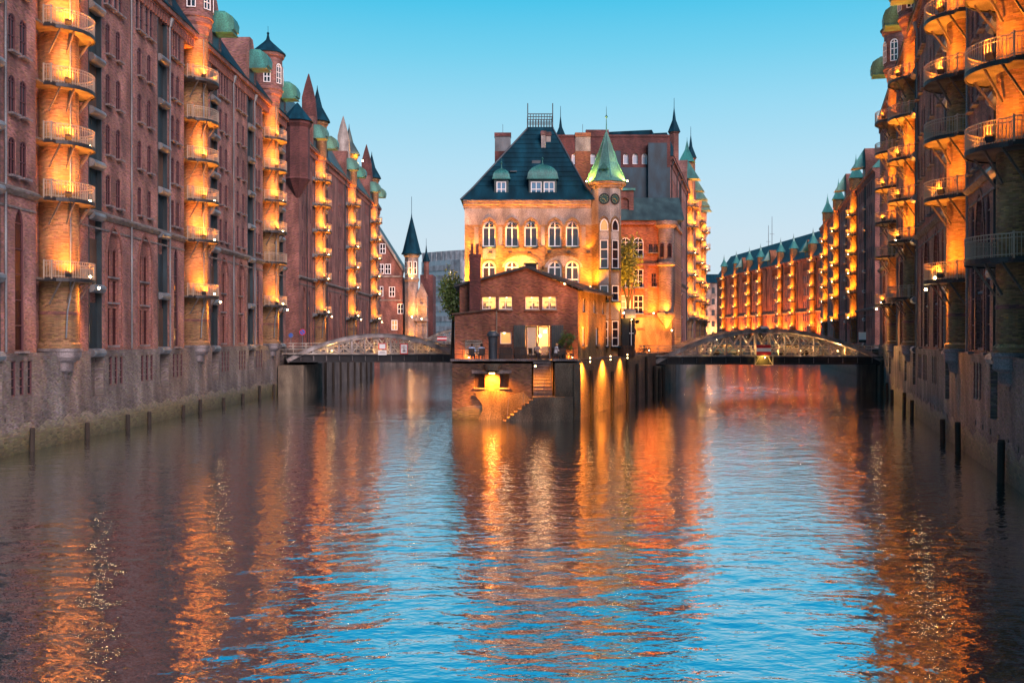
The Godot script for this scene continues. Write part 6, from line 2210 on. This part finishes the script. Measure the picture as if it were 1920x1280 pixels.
func distant_house(label: String, at: Vector3, w: float, h: float, cols: int, rows: int, m: Material, lit := 0.0) -> void:
	var b := thing("distant_house", label, "house", at)
	var ops := []
	for i in cols:
		for j in rows:
			ops.append(op(w * (i + 0.5) / cols, 1.2 + (h - 1.0) * j / rows, w / cols * 0.45, (h - 1.0) / rows * 0.55, 0.3))
	var wm := MB.new()
	wm.plate(0, w, 0, h, 0, ops)
	for x in [0.0, w]:
		wm.q(Vector3(x, 0, 0), Vector3(x, 0, -12), Vector3(x, h, -12), Vector3(x, h, 0), Vector3(x - w / 2, 0, 0))
	part("wall", wm, m, b)
	for o in ops:
		window(b, o, -0.1, M.frame_white, M.glass, Vector2i(1, 1), null, "window", 0)
	var rf := MB.new()
	rf.across(PackedVector2Array([Vector2(0.5, h), Vector2(-12.3, h), Vector2(-8, h + 4), Vector2(-4, h + 4)]), -0.3, w + 0.3)
	part("roof", rf, M.slate, b)
	if lit > 0.0:
		for x in [w * 0.25, w * 0.6]:
			flood(b, Vector3(x, 0.5, 3.0), Vector3(x, h * 0.6, 0), lit, 60.0, Color(1.0, 0.62, 0.25), 0.2)

# ---------------------------------------------------------------- setting

func more_materials() -> void:
	M.quay = brick(0.27, 0.18, 0.11)
	M.quay.heightmap_scale = 2.0
	M.quay_coat = rough_surface(0.36, 0.27, 0.13, 0.85, 0.4, 2.5, 2)
	M.stone_quay = rough_surface(0.26, 0.22, 0.19, 0.9, 0.5, 1.5, 2)
	M.pane_grey = mat(0.3, 0.34, 0.4, 0.2)
	M.lead_dark = rough_surface(0.12, 0.15, 0.18, 0.5, 0.7, 0.4, 2)
	M.shutter = rough_surface(0.20, 0.22, 0.20, 0.7, 1.0, 0.4, 2)
	M.copper_grey = rough_surface(0.09, 0.17, 0.17, 0.55, 0.6, 0.5, 2)
	M.copper_dark = rough_surface(0.02, 0.14, 0.17, 0.7, 0.6, 0.5, 2)
	M.leaf_pale = mat(0.14, 0.15, 0.03, 0.6)
	M.leaf_pale.backlight_enabled = true
	M.leaf_pale.backlight = lin(0.2, 0.2, 0.04)
	M.pane_blue = mat(0.10, 0.2, 0.3, 0.08)
	M.dial = mat(0.02, 0.07, 0.065, 0.4)
	M.gilt = mat(0.6, 0.42, 0.12, 0.35, 0.6)
	M.glass_warm = glow(1.0, 0.5, 0.16, 0.3)
	M.glass_warm.albedo_color = lin(0.1, 0.06, 0.04)
	M.stucco = rough_surface(0.55, 0.36, 0.22, 0.9, 0.5, 0.6, 2)
	M.office_wall = rough_surface(0.6, 0.66, 0.7, 0.6, 0.5, 0.1, 2)
	M.room_office = glow(1.0, 0.8, 0.5, 0.8)
	M.office_glass = mat(0.2, 0.26, 0.3, 0.12, 0.3)
	M.cloth = mat(1, 1, 1, 0.85)
	M.cloth.vertex_color_use_as_albedo = true
	M.car_blue = mat(0.05, 0.16, 0.22, 0.3)
	M.car_blue.clearcoat_enabled = true
	M.car_blue.clearcoat = 1.0
	M.car_grey = mat(0.2, 0.22, 0.24, 0.3)
	M.car_grey.clearcoat_enabled = true
	M.car_grey.clearcoat = 1.0
	var w := mat(0.58, 0.65, 0.70, 0.03, 1.0)
	w.uv1_triplanar = true
	w.uv1_world_triplanar = true
	w.uv1_triplanar_sharpness = 8.0
	w.uv1_scale = Vector3(0.085, 0.1, 0.14)
	w.normal_enabled = true
	w.normal_texture = noise_tex(1024, 0.028, 21, Color.BLACK, Color.WHITE, true, 4, 5.0)
	w.normal_scale = 0.06
	w.heightmap_enabled = true
	w.heightmap_texture = noise_tex(1024, 0.012, 33, Color.BLACK, Color.WHITE, false, 4)
	w.heightmap_scale = 2.0
	M.water = w

func water() -> void:
	var big := FastNoiseLite.new()
	big.seed = 7
	big.noise_type = FastNoiseLite.TYPE_SIMPLEX_SMOOTH
	big.frequency = 0.16
	big.fractal_octaves = 3
	var patch := FastNoiseLite.new()
	patch.seed = 12
	patch.frequency = 0.018
	var small := FastNoiseLite.new()
	small.seed = 41
	small.noise_type = FastNoiseLite.TYPE_SIMPLEX_SMOOTH
	small.frequency = 0.55
	small.fractal_octaves = 2
	var zs := PackedFloat32Array()
	var d := -20.0
	while d < 470.0:
		zs.append(-d)
		d += clampf(absf(d) * 0.007, 0.26, 3.0)
	var xs := PackedFloat32Array()
	var x := -46.0
	while x < 130.0:
		xs.append(x)
		x += 0.36 if absf(x) < 36.0 else 1.8
	var height := func(px: float, pz: float) -> float:
		var calm := clampf(0.7 + 1.7 * patch.get_noise_2d(px * 0.6, pz * 1.3), 0.12, 1.6)
		return 0.026 * calm * big.get_noise_2d(px * 0.75, pz * 1.35) + 0.016 * calm * small.get_noise_2d(px * 0.8, pz * 1.5)
	var v := PackedVector3Array()
	var n := PackedVector3Array()
	for z in zs:
		for xx in xs:
			var h: float = height.call(xx, z)
			var hx: float = height.call(xx + 0.2, z)
			var hz: float = height.call(xx, z + 0.2)
			v.append(Vector3(xx, h, z))
			n.append(Vector3(h - hx, 0.2, h - hz).normalized())
	var ix := PackedInt32Array()
	var nx := xs.size()
	for j in zs.size() - 1:
		for i in nx - 1:
			var a := j * nx + i
			ix.append_array([a, a + nx, a + nx + 1, a, a + nx + 1, a + 1])
	var ar := []
	ar.resize(Mesh.ARRAY_MAX)
	ar[Mesh.ARRAY_VERTEX] = v
	ar[Mesh.ARRAY_NORMAL] = n
	ar[Mesh.ARRAY_INDEX] = ix
	var am := ArrayMesh.new()
	am.add_surface_from_arrays(Mesh.PRIMITIVE_TRIANGLES, ar)
	am.surface_set_material(0, M.water)
	var o := put(numbered("canal_water"), am, self)
	o.set_meta("kind", "structure")

func grounds() -> void:
	var lm := MB.new()
	lm.slab(PackedVector2Array([Vector2(-400, -20), Vector2(-29.9, -20), Vector2(-29.3, -123.6), Vector2(-25.0, -123.6), Vector2(-25.0, -184.0), Vector2(-25.6, -186.0), Vector2(-29.9, -187.0), Vector2(-31.0, -245), Vector2(-3.0, -245), Vector2(-3.0, -450), Vector2(-400, -450)]), -1.5, 5.15)
	struct("street_ground", lm, M.stone_quay)
	var mm := MB.new()
	mm.slab(PackedVector2Array([Vector2(-5.9, -139.1), Vector2(22.3, -139.1), Vector2(44.0, -237), Vector2(47, -450), Vector2(-2.9, -450), Vector2(-2.9, -244)]), -1.5, 4.9)
	struct("street_ground", mm, M.stone_quay)
	var rm := MB.new()
	rm.slab(PackedVector2Array([Vector2(500, -10), Vector2(19.0, -26), Vector2(47.6, -128.4), Vector2(45.6, -128.5), Vector2(46.6, -136.0), Vector2(57.4, -158), Vector2(77.5, -250), Vector2(85.2, -266), Vector2(78.2, -383), Vector2(76.0, -436), Vector2(47.1, -436), Vector2(47.1, -450), Vector2(500, -450)]), -1.5, 5.1)
	struct("street_ground", rm, M.stone_quay)
	var fm := MB.new()
	fm.slab(PackedVector2Array([Vector2(-3500, -450.1), Vector2(3500, -450.1), Vector2(3500, -3500), Vector2(-3500, -3500)]), -1.5, 5.0)
	fm.slab(PackedVector2Array([Vector2(-3500, 60), Vector2(-401, 60), Vector2(-401, -450), Vector2(-3500, -450)]), -1.5, 5.0)
	fm.slab(PackedVector2Array([Vector2(3500, 60), Vector2(501, 60), Vector2(501, -450), Vector2(3500, -450)]), -1.5, 5.0)
	struct("ground", fm, M.paving)

func quays() -> void:
	var am := MB.new()
	am.slab(PackedVector2Array([Vector2(-27.35, -118.4), Vector2(-24.6, -119.5), Vector2(-24.2, -129.0), Vector2(-27.3, -129.0)]), -1.2, 3.35)
	tag(part(numbered("bridge_abutment"), am, M.concrete, self), "dark abutment under the left end of the left bridge", "abutment")
	var bm := MB.new()
	bm.slab(PackedVector2Array([Vector2(15.2, -118.2), Vector2(17.4, -118.8), Vector2(19.6, -130.0), Vector2(15.4, -130.0)]), -1.2, 3.25)
	tag(part(numbered("bridge_abutment"), bm, M.concrete, self), "dark abutment under the island end of the right bridge", "abutment")
	var cm := MB.new()
	cm.slab(PackedVector2Array([Vector2(43.6, -119.0), Vector2(46.6, -119.5), Vector2(46.6, -130.5), Vector2(44.4, -130.5)]), -1.2, 3.3)
	tag(part(numbered("bridge_abutment"), cm, M.concrete, self), "dark abutment under the warehouse end of the right bridge", "abutment")
	var nth := ["nearest", "second", "third", "fourth", "fifth", "sixth", "seventh", "eighth", "ninth", "tenth", "eleventh", "twelfth"]
	var k := 0
	for d in [59.0, 66.5, 73.3, 77.5, 85.2, 89.7, 96.7, 103.3, 109.9, 116.1, 122.0]:
		pile(Vector3(-28.4 + 0.012 * (d - 57.0) + 0.42, 0, -d), rng.randf_range(0.7, 1.5), 0.15, "dark timber pile at the foot of the left warehouse, %s from the near end" % nth[k], "timber piles along the left warehouse")
		k += 1
	k = 0
	for d in [128.7, 135.0, 141.0, 147.0, 153.7, 160.0, 166.7, 173.4, 178.6]:
		pile(Vector3(-24.82, 0, -d), rng.randf_range(3.2, 4.6), 0.17, "timber pile on the street quay behind the left bridge, %s from the near end" % nth[k], "timber piles along the street quay")
		k += 1
	k = 0
	for d in [46.3, 59.3, 65.9, 85.0, 91.7, 104.6, 111.0]:
		pile(Vector3(9.36 + 0.29 * d - 0.45, 0, -d), rng.randf_range(1.1, 2.0), 0.17, "dark timber pile at the foot of the right warehouse, %s from the near end" % nth[k], "timber piles along the right warehouse")
		k += 1
	k = 0
	for p in [[16.0, 117.8], [16.7, 118.2], [17.3, 118.6], [17.9, 119.6], [43.5, 119.2], [43.8, 121.5], [44.2, 118.8]]:
		pile(Vector3(p[0], 0, -p[1]), rng.randf_range(3.0, 4.2), 0.2, "timber guard pile at the right bridge's %s" % ["island end, leftmost", "island end, second", "island end, third", "island end, rightmost", "warehouse end, leftmost", "warehouse end, middle", "warehouse end, rightmost"][k], "guard piles by the right bridge")
		k += 1

func rows_of_warehouses() -> void:
	var decks := [10.25, 15.15, 18.65, 22.15, 25.7, 29.2]
	var rows := [15.85, 19.36, 22.87, 26.38]
	# near left: long rose brick warehouse standing in the water
	var ts := [{"a": -10.0, "lit": [1, 1, 1, 1, 1, 1]}, {"a": 16.0, "lit": [1, 1, 1, 1, 1, 1]}, {"a": 42.3, "lit": [1, 1, 1, 1, 0, 1]}, {"a": 68.4, "lit": [0.9, 0, 1, 1, 1, 1]}]
	var cols := []
	var bays := []
	var arches := []
	var lancets := []
	var triples := []
	var pipes := []
	for t in ts:
		var a: float = t.a
		for e in [-6.4, -5.1, 6.9, 8.7, 12.7, 14.7]:
			if a + e < 75.0 and a + e > -17.0:
				cols.append(a + e)
		for e in [-8.8, 4.7]:
			if a + e < 75.0 and a + e > -15.0:
				bays.append(a + e)
		for e in [7.9, 13.8]:
			if a + e < 73.5:
				arches.append(a + e)
				triples.append(a + e)
		lancets.append(a - 5.6)
		triples.append(a - 5.6)
		if a + 10.9 < 75.0:
			pipes.append(a + 10.9)
		pipes.append(a - 7.3)
	var holes := []
	for i in 42:
		holes.append(-18.0 + i * 2.21)
	var n1 := Vector3(0.99993, 0, 0.012).normalized()
	warehouse({"called": "brick_warehouse", "label": "long rose brick warehouse rising from the water along the left canal, nearest on the left", "o": Vector3(-28.51, 0, -48.0), "n": n1, "s": 1.0, "a0": -20.0, "a1": 75.6, "turrets": ts, "cols": cols, "bays": bays, "arches": arches, "lancets": lancets, "triples": triples, "pipes": pipes, "holes": holes, "rows": rows, "twin_y": 29.75, "decks": decks, "base": 5.6, "eave": 32.9, "rise": 8.5, "string_y": 14.75, "R": 1.2, "detail": 2, "power": 6.4, "pane": M.glass_red, "gables": bays})
	# further left, behind the street: warehouse with conical turret roofs
	var d2 := [10.3, 15.5, 19.25, 23.0, 26.9, 30.7]
	var ts2 := [{"a": 14.5, "lit": [1, 1, 1, 1, 1, 1], "roof": "cone", "neck": 34.0}, {"a": 43.0, "lit": [1, 1, 1, 1, 1, 1], "roof": "cone", "neck": 34.0, "roof_mat": M.copper_grey}, {"a": 70.5, "lit": [1, 1, 1, 1, 1, 1], "roof": "cone", "neck": 34.0}]
	var l2 := warehouse({"called": "brick_warehouse", "label": "red brick warehouse with conical turret roofs set back beyond the left bridge", "o": Vector3(-30.0, 0, -142.5), "n": Vector3(0.9999, 0, 0.012).normalized(), "s": 1.0, "a0": 0.0, "a1": 80.0, "turrets": ts2, "cols": [2.6, 4.3, 6.0, 8.2, 21.5, 23.0, 24.5, 31.0, 32.5, 34.0, 49.5, 51.0, 52.5, 60.5, 62.0, 63.5, 76.0, 77.5], "bays": [10.2, 18.7, 38.6, 47.2, 66.0, 74.2], "arches": [3.5, 23.0, 32.5, 51.0, 62.0], "lancets": [7.2, 27.5, 56.5], "triples": [], "pipes": [5.2, 20.3, 36.5, 48.5, 64.8, 75.3], "holes": [], "rows": [16.1, 19.8, 23.5, 27.2], "twin_y": 31.2, "decks": d2, "base": 5.2, "eave": 34.4, "rise": 10.0, "string_y": 14.9, "R": 1.25, "detail": 1, "power": 6.4, "corbel": false, "plinth": false, "mat": M.brick_rose, "roof_mat": M.copper_grey, "gables": [10.2, 18.7, 38.6, 47.2, 66.0, 74.2]})
	var om := MB.new()
	om.lathe(Vector3.ZERO, [Vector2(0.1, 26.0), Vector2(1.7, 28.6), Vector2(1.85, 28.8), Vector2(1.75, 29.0), Vector2(1.75, 36.0), Vector2(2.05, 36.5), Vector2(2.05, 36.9)], 8, 0.39, TAU + 0.39, true)
	var cor := part("corner_oriel", om, M.brick_dark, l2, Vector3(0.2, 0, -0.2))
	var oc := MB.new()
	oc.lathe(Vector3.ZERO, [Vector2(0, 36.85), Vector2(2.35, 36.9), Vector2(0.08, 39.6), Vector2(0, 39.6)], 8, 0.39, TAU + 0.39, true)
	part("oriel_roof", oc, M.slate, cor)
	for a in [11.6, 41.0, 68.0]:
		var g := MB.new()
		g.across(PackedVector2Array([Vector2(0.2, 34.6), Vector2(-2.0, 34.6), Vector2(-2.0, 43.0), Vector2(-1.5, 45.0), Vector2(-1.0, 46.6), Vector2(-0.4, 44.4), Vector2(0.0, 42.6), Vector2(0.2, 40.0)]), a - 0.35, a + 0.35)
		part("stepped_gable", g, M.brick_dark if a != 41.0 else M.plaster, l2)
	flood(l2, Vector3(41.6, 38.6, 2.4), Vector3(42.6, 43.0, -0.2), 7.0, 50.0, Color(1.0, 0.7, 0.25), 0.14)
	# right: darker warehouse along the right canal
	var u := Vector3(0.2785, 0, -0.9604)
	var nr := Vector3(u.z, 0, -u.x)
	var dr := [10.1, 15.1, 18.7, 22.3, 26.0, 29.3]
	var tr := [{"a": 0.5, "lit": [0, 0, 1, 1, 1, 1], "under": false}, {"a": 16.7, "lit": [0, 0.55, 1, 1, 1, 1], "under": false}, {"a": 33.6, "lit": [1, 0.9, 0, 0.9, 1, 1]}, {"a": 62.6, "lit": [0, 1, 1, 1, 0, 1], "under": false}, {"a": 80.4, "lit": [0.5, 0, 1, 1, 0, 1]}]
	warehouse({"called": "brick_warehouse", "label": "dark brick warehouse along the right edge with round balconies, half of them unlit", "o": Vector3(18.06, 0, -30.0), "n": nr, "s": -1.0, "a0": -6.0, "a1": 102.5, "turrets": tr, "cols": [5.9, 7.6, 9.6, 11.0, 22.6, 24.4, 26.4, 28.2, 40.4, 42.2, 46.2, 48.2, 52.2, 54.0, 56.4, 68.4, 70.2, 72.6, 74.6, 87.6, 89.4, 93.6, 95.6, 98.6], "bays": [3.9, 20.4, 37.4, 58.4, 66.2, 84.4], "arches": [9.2, 25.4, 44.4, 50.4, 71.8, 94.6], "lancets": [6.0, 23.0, 28.0, 41.0, 54.0, 88.5], "triples": [9.2, 25.4, 44.4, 50.4, 71.8, 94.6, 54.2, 88.5], "pipes": [12.2, 29.4, 39.0, 57.0, 76.0, 86.2], "holes": range(0, 46).map(func(i): return -4.0 + i * 2.3), "rows": rows, "twin_y": 29.75, "decks": dr, "base": 5.6, "eave": 33.2, "rise": 8.0, "string_y": 14.75, "R": 1.0, "k": 1.1, "detail": 2, "power": 7.0, "mat": M.brick_rose, "pipe": false})
	# right, beyond the bridge
	var u2 := Vector3(0.205, 0, -0.979)
	var dk := [9.96, 14.7, 18.1, 21.6, 25.2, 28.8]
	warehouse({"called": "brick_warehouse", "label": "brick warehouse with two green capped lit turrets beyond the right bridge", "o": Vector3(57.3, 0, -160.0), "n": Vector3(u2.z, 0, -u2.x), "s": -1.0, "a0": 0.0, "a1": 92.0, "turrets": [{"a": 26.0, "lit": [1, 1, 1, 1, 1, 1], "roof": "cap", "under": false, "neck": 33.6}, {"a": 55.0, "lit": [1, 1, 1, 1, 1, 1], "roof": "cap", "under": false, "neck": 33.6}, {"a": 78.0, "lit": [1, 1, 1, 1, 1, 1], "roof": "cap", "under": false, "neck": 33.6}], "cols": [4.0, 6.5, 9.0, 14.0, 16.5, 19.0, 33.0, 35.5, 41.5, 44.0, 47.0, 62.0, 65.0, 70.0], "bays": [11.5, 38.5], "arches": [], "lancets": [], "triples": [5.0, 16.0, 34.0, 45.0], "pipes": [21.5, 50.0], "holes": [], "rows": [8.0, 12.0, 15.85, 19.36, 22.87, 26.38], "twin_y": 29.6, "decks": dk, "base": 5.4, "eave": 33.0, "rise": 7.0, "string_y": 11.0, "R": 1.05, "detail": 1, "power": 7.0, "mat": M.brick_rose, "roof_mat": M.copper, "hood": "tent", "gables": [11.5, 38.5], "corbel": false})
	var u3 := Vector3(-0.061, 0, -0.998)
	var t3 := []
	var c3 := []
	for a in [3.5, 15.3, 31.3, 43.0, 63.0, 75.3, 91.0, 107.0]:
		t3.append({"a": a, "lit": [1.2, 1, 1, 0.8, 0.7, 0.5], "roof": "cap", "under": false, "neck": 30.6})
		for e in [3.6, 5.2, 6.8]:
			c3.append(a + e)
	warehouse({"called": "brick_warehouse", "label": "far brick warehouse row with thin lit turret strips closing the right canal", "o": Vector3(84.4, 0, -266.5), "n": Vector3(u3.z, 0, -u3.x), "s": -1.0, "a0": 0.0, "a1": 116.0, "turrets": t3, "cols": c3, "bays": [], "arches": [], "lancets": [], "triples": [], "pipes": [11.6, 27.0, 40.0, 56.0, 72.0, 87.0, 103.0], "holes": [], "rows": [7.4, 11.2, 14.9, 18.5, 22.0], "twin_y": 25.4, "decks": [9.6, 13.3, 17.0, 20.6, 24.2, 27.6], "base": 5.2, "eave": 28.6, "rise": 8.5, "string_y": 13.6, "R": 0.95, "detail": 0, "power": 6.0, "mat": M.brick_orange, "roof_mat": M.copper_dark, "gables": [19.0, 53.0, 83.0], "hood": "tent", "corbel": false, "eave_mat": M.brick_rose})
	var far_row := get_node("brick_warehouse_004") as Node3D
	for a in [10.0, 24.0, 37.5, 53.0, 70.0, 83.5, 99.0]:
		var arm := MB.new()
		arm.beam(Vector3(-a, 6.1, 0.0), Vector3(-a, 6.6, 2.6), 0.1, 0.1)
		part("lamp_arm", arm, M.steel, far_row)
		flood(far_row, Vector3(-a, 6.8, 2.5), Vector3(-a, 17.0, 0.0), 75.0, 72.0, Color(1.0, 0.5, 0.16), 0.1, M.bulb_soft, true)
	# behind the house on the island
	var u4 := Vector3(0.235, 0, -0.972)
	var c1 := warehouse({"called": "brick_warehouse", "label": "tall brick warehouse with slate hung end wall behind the corner house", "o": Vector3(22.2, 0, -142.0), "n": Vector3(-u4.z, 0, u4.x), "s": 1.0, "a0": 0.0, "a1": 97.0, "turrets": [{"a": 39.0, "lit": [1, 1, 1, 1, 1, 1], "roof": "cap", "under": false, "neck": 35.6}, {"a": 64.0, "lit": [1, 1, 1, 1, 1, 1], "roof": "cap", "under": false, "neck": 33.0}, {"a": 84.0, "lit": [1, 1, 1, 1, 1, 1], "roof": "cap", "under": false, "neck": 32.0}], "cols": [3.0, 5.0, 7.5, 9.5, 12.0, 14.5, 20.0, 22.5, 25.0, 28.0, 30.5, 47.0, 50.0, 53.0, 56.0, 71.0, 74.0], "bays": [17.5, 33.4], "arches": [4.0, 12.0, 24.0], "lancets": [7.8, 20.8, 28.5], "triples": [], "pipes": [1.0, 10.8, 18.9, 31.9], "holes": [], "rows": [16.0, 19.5, 23.0], "twin_y": 27.0, "decks": [10.1, 13.8, 17.5, 21.4, 26.1, 29.7], "base": 5.4, "eave": 31.6, "rise": 3.0, "string_y": 14.9, "R": 1.2, "detail": 1, "power": 8.0, "mat": M.brick, "gables": [33.4, 48.0, 60.0, 70.0, 78.0], "hood": "tent", "corbel": false, "deep": 24.0, "roof_mat": M.slate})
	# its end wall turned towards us: slate hanging with two shafts, brick attic with small arched windows
	var basis := c1.basis.inverse()
	var ew := MB.new()
	var aops := []
	for x in [1.0, 2.9, 4.0, 6.6, 8.6, 9.9, 11.2, 12.5, 13.8, 15.1]:
		aops.append(op(-17.4 + x, 30.8, 0.75, 1.5, 0.37, "round", 0.3))
	ew.plate(-20.0, 0.0, 30.2, 34.6, 0.0, aops)
	ew.span(-20.0, -0.02, 34.6, 34.9, -0.8, 0.1)
	ew.span(-11.8, -8.6, 34.6, 35.6, -0.8, 0.05)
	var attic := part("attic_wall", ew, M.brick_dark, c1)
	attic.transform = Transform3D(basis, Vector3(-0.35, 0, 0.0))
	for o in aops:
		var w := window(c1, o, -0.25, M.frame_white, M.pane_grey, Vector2i(0, 1), null, "attic_window", 1, 0.08)
		w.transform = attic.transform * w.transform
	var sw := MB.new()
	sw.span(-20.0, -0.05, 4.0, 30.3, -0.05, 0.25)
	sw.span(-9.6, -7.0, 8.0, 32.5, 0.25, 0.9)
	sw.span(-3.2, -0.6, 8.0, 33.6, 0.25, 0.9)
	sw.span(-13.0, -12.4, 8.0, 29.5, 0.25, 0.6)
	var slate := part("slate_hanging", sw, M.slate_wall, c1)
	slate.transform = Transform3D(basis, Vector3(-0.4, 0, 0.0))
	var pr := MB.new()
	pr.span(4.0, 26.0, 31.0, 36.6, -14.0, -3.0)
	pr.span(8.0, 20.0, 31.0, 36.9, -9.0, -1.2)
	part("roof_block", pr, M.slate, c1)
	pinnacle(c1, Vector3(24.0, 31.6, -1.4), 0.75, 8.2, 4.0)
	pinnacle(c1, Vector3(44.5, 31.6, 0.0), 0.8, 7.4, 4.2)
	pinnacle(c1, Vector3(8.0, 31.6, -17.2), 0.6, 5.0, 3.2)
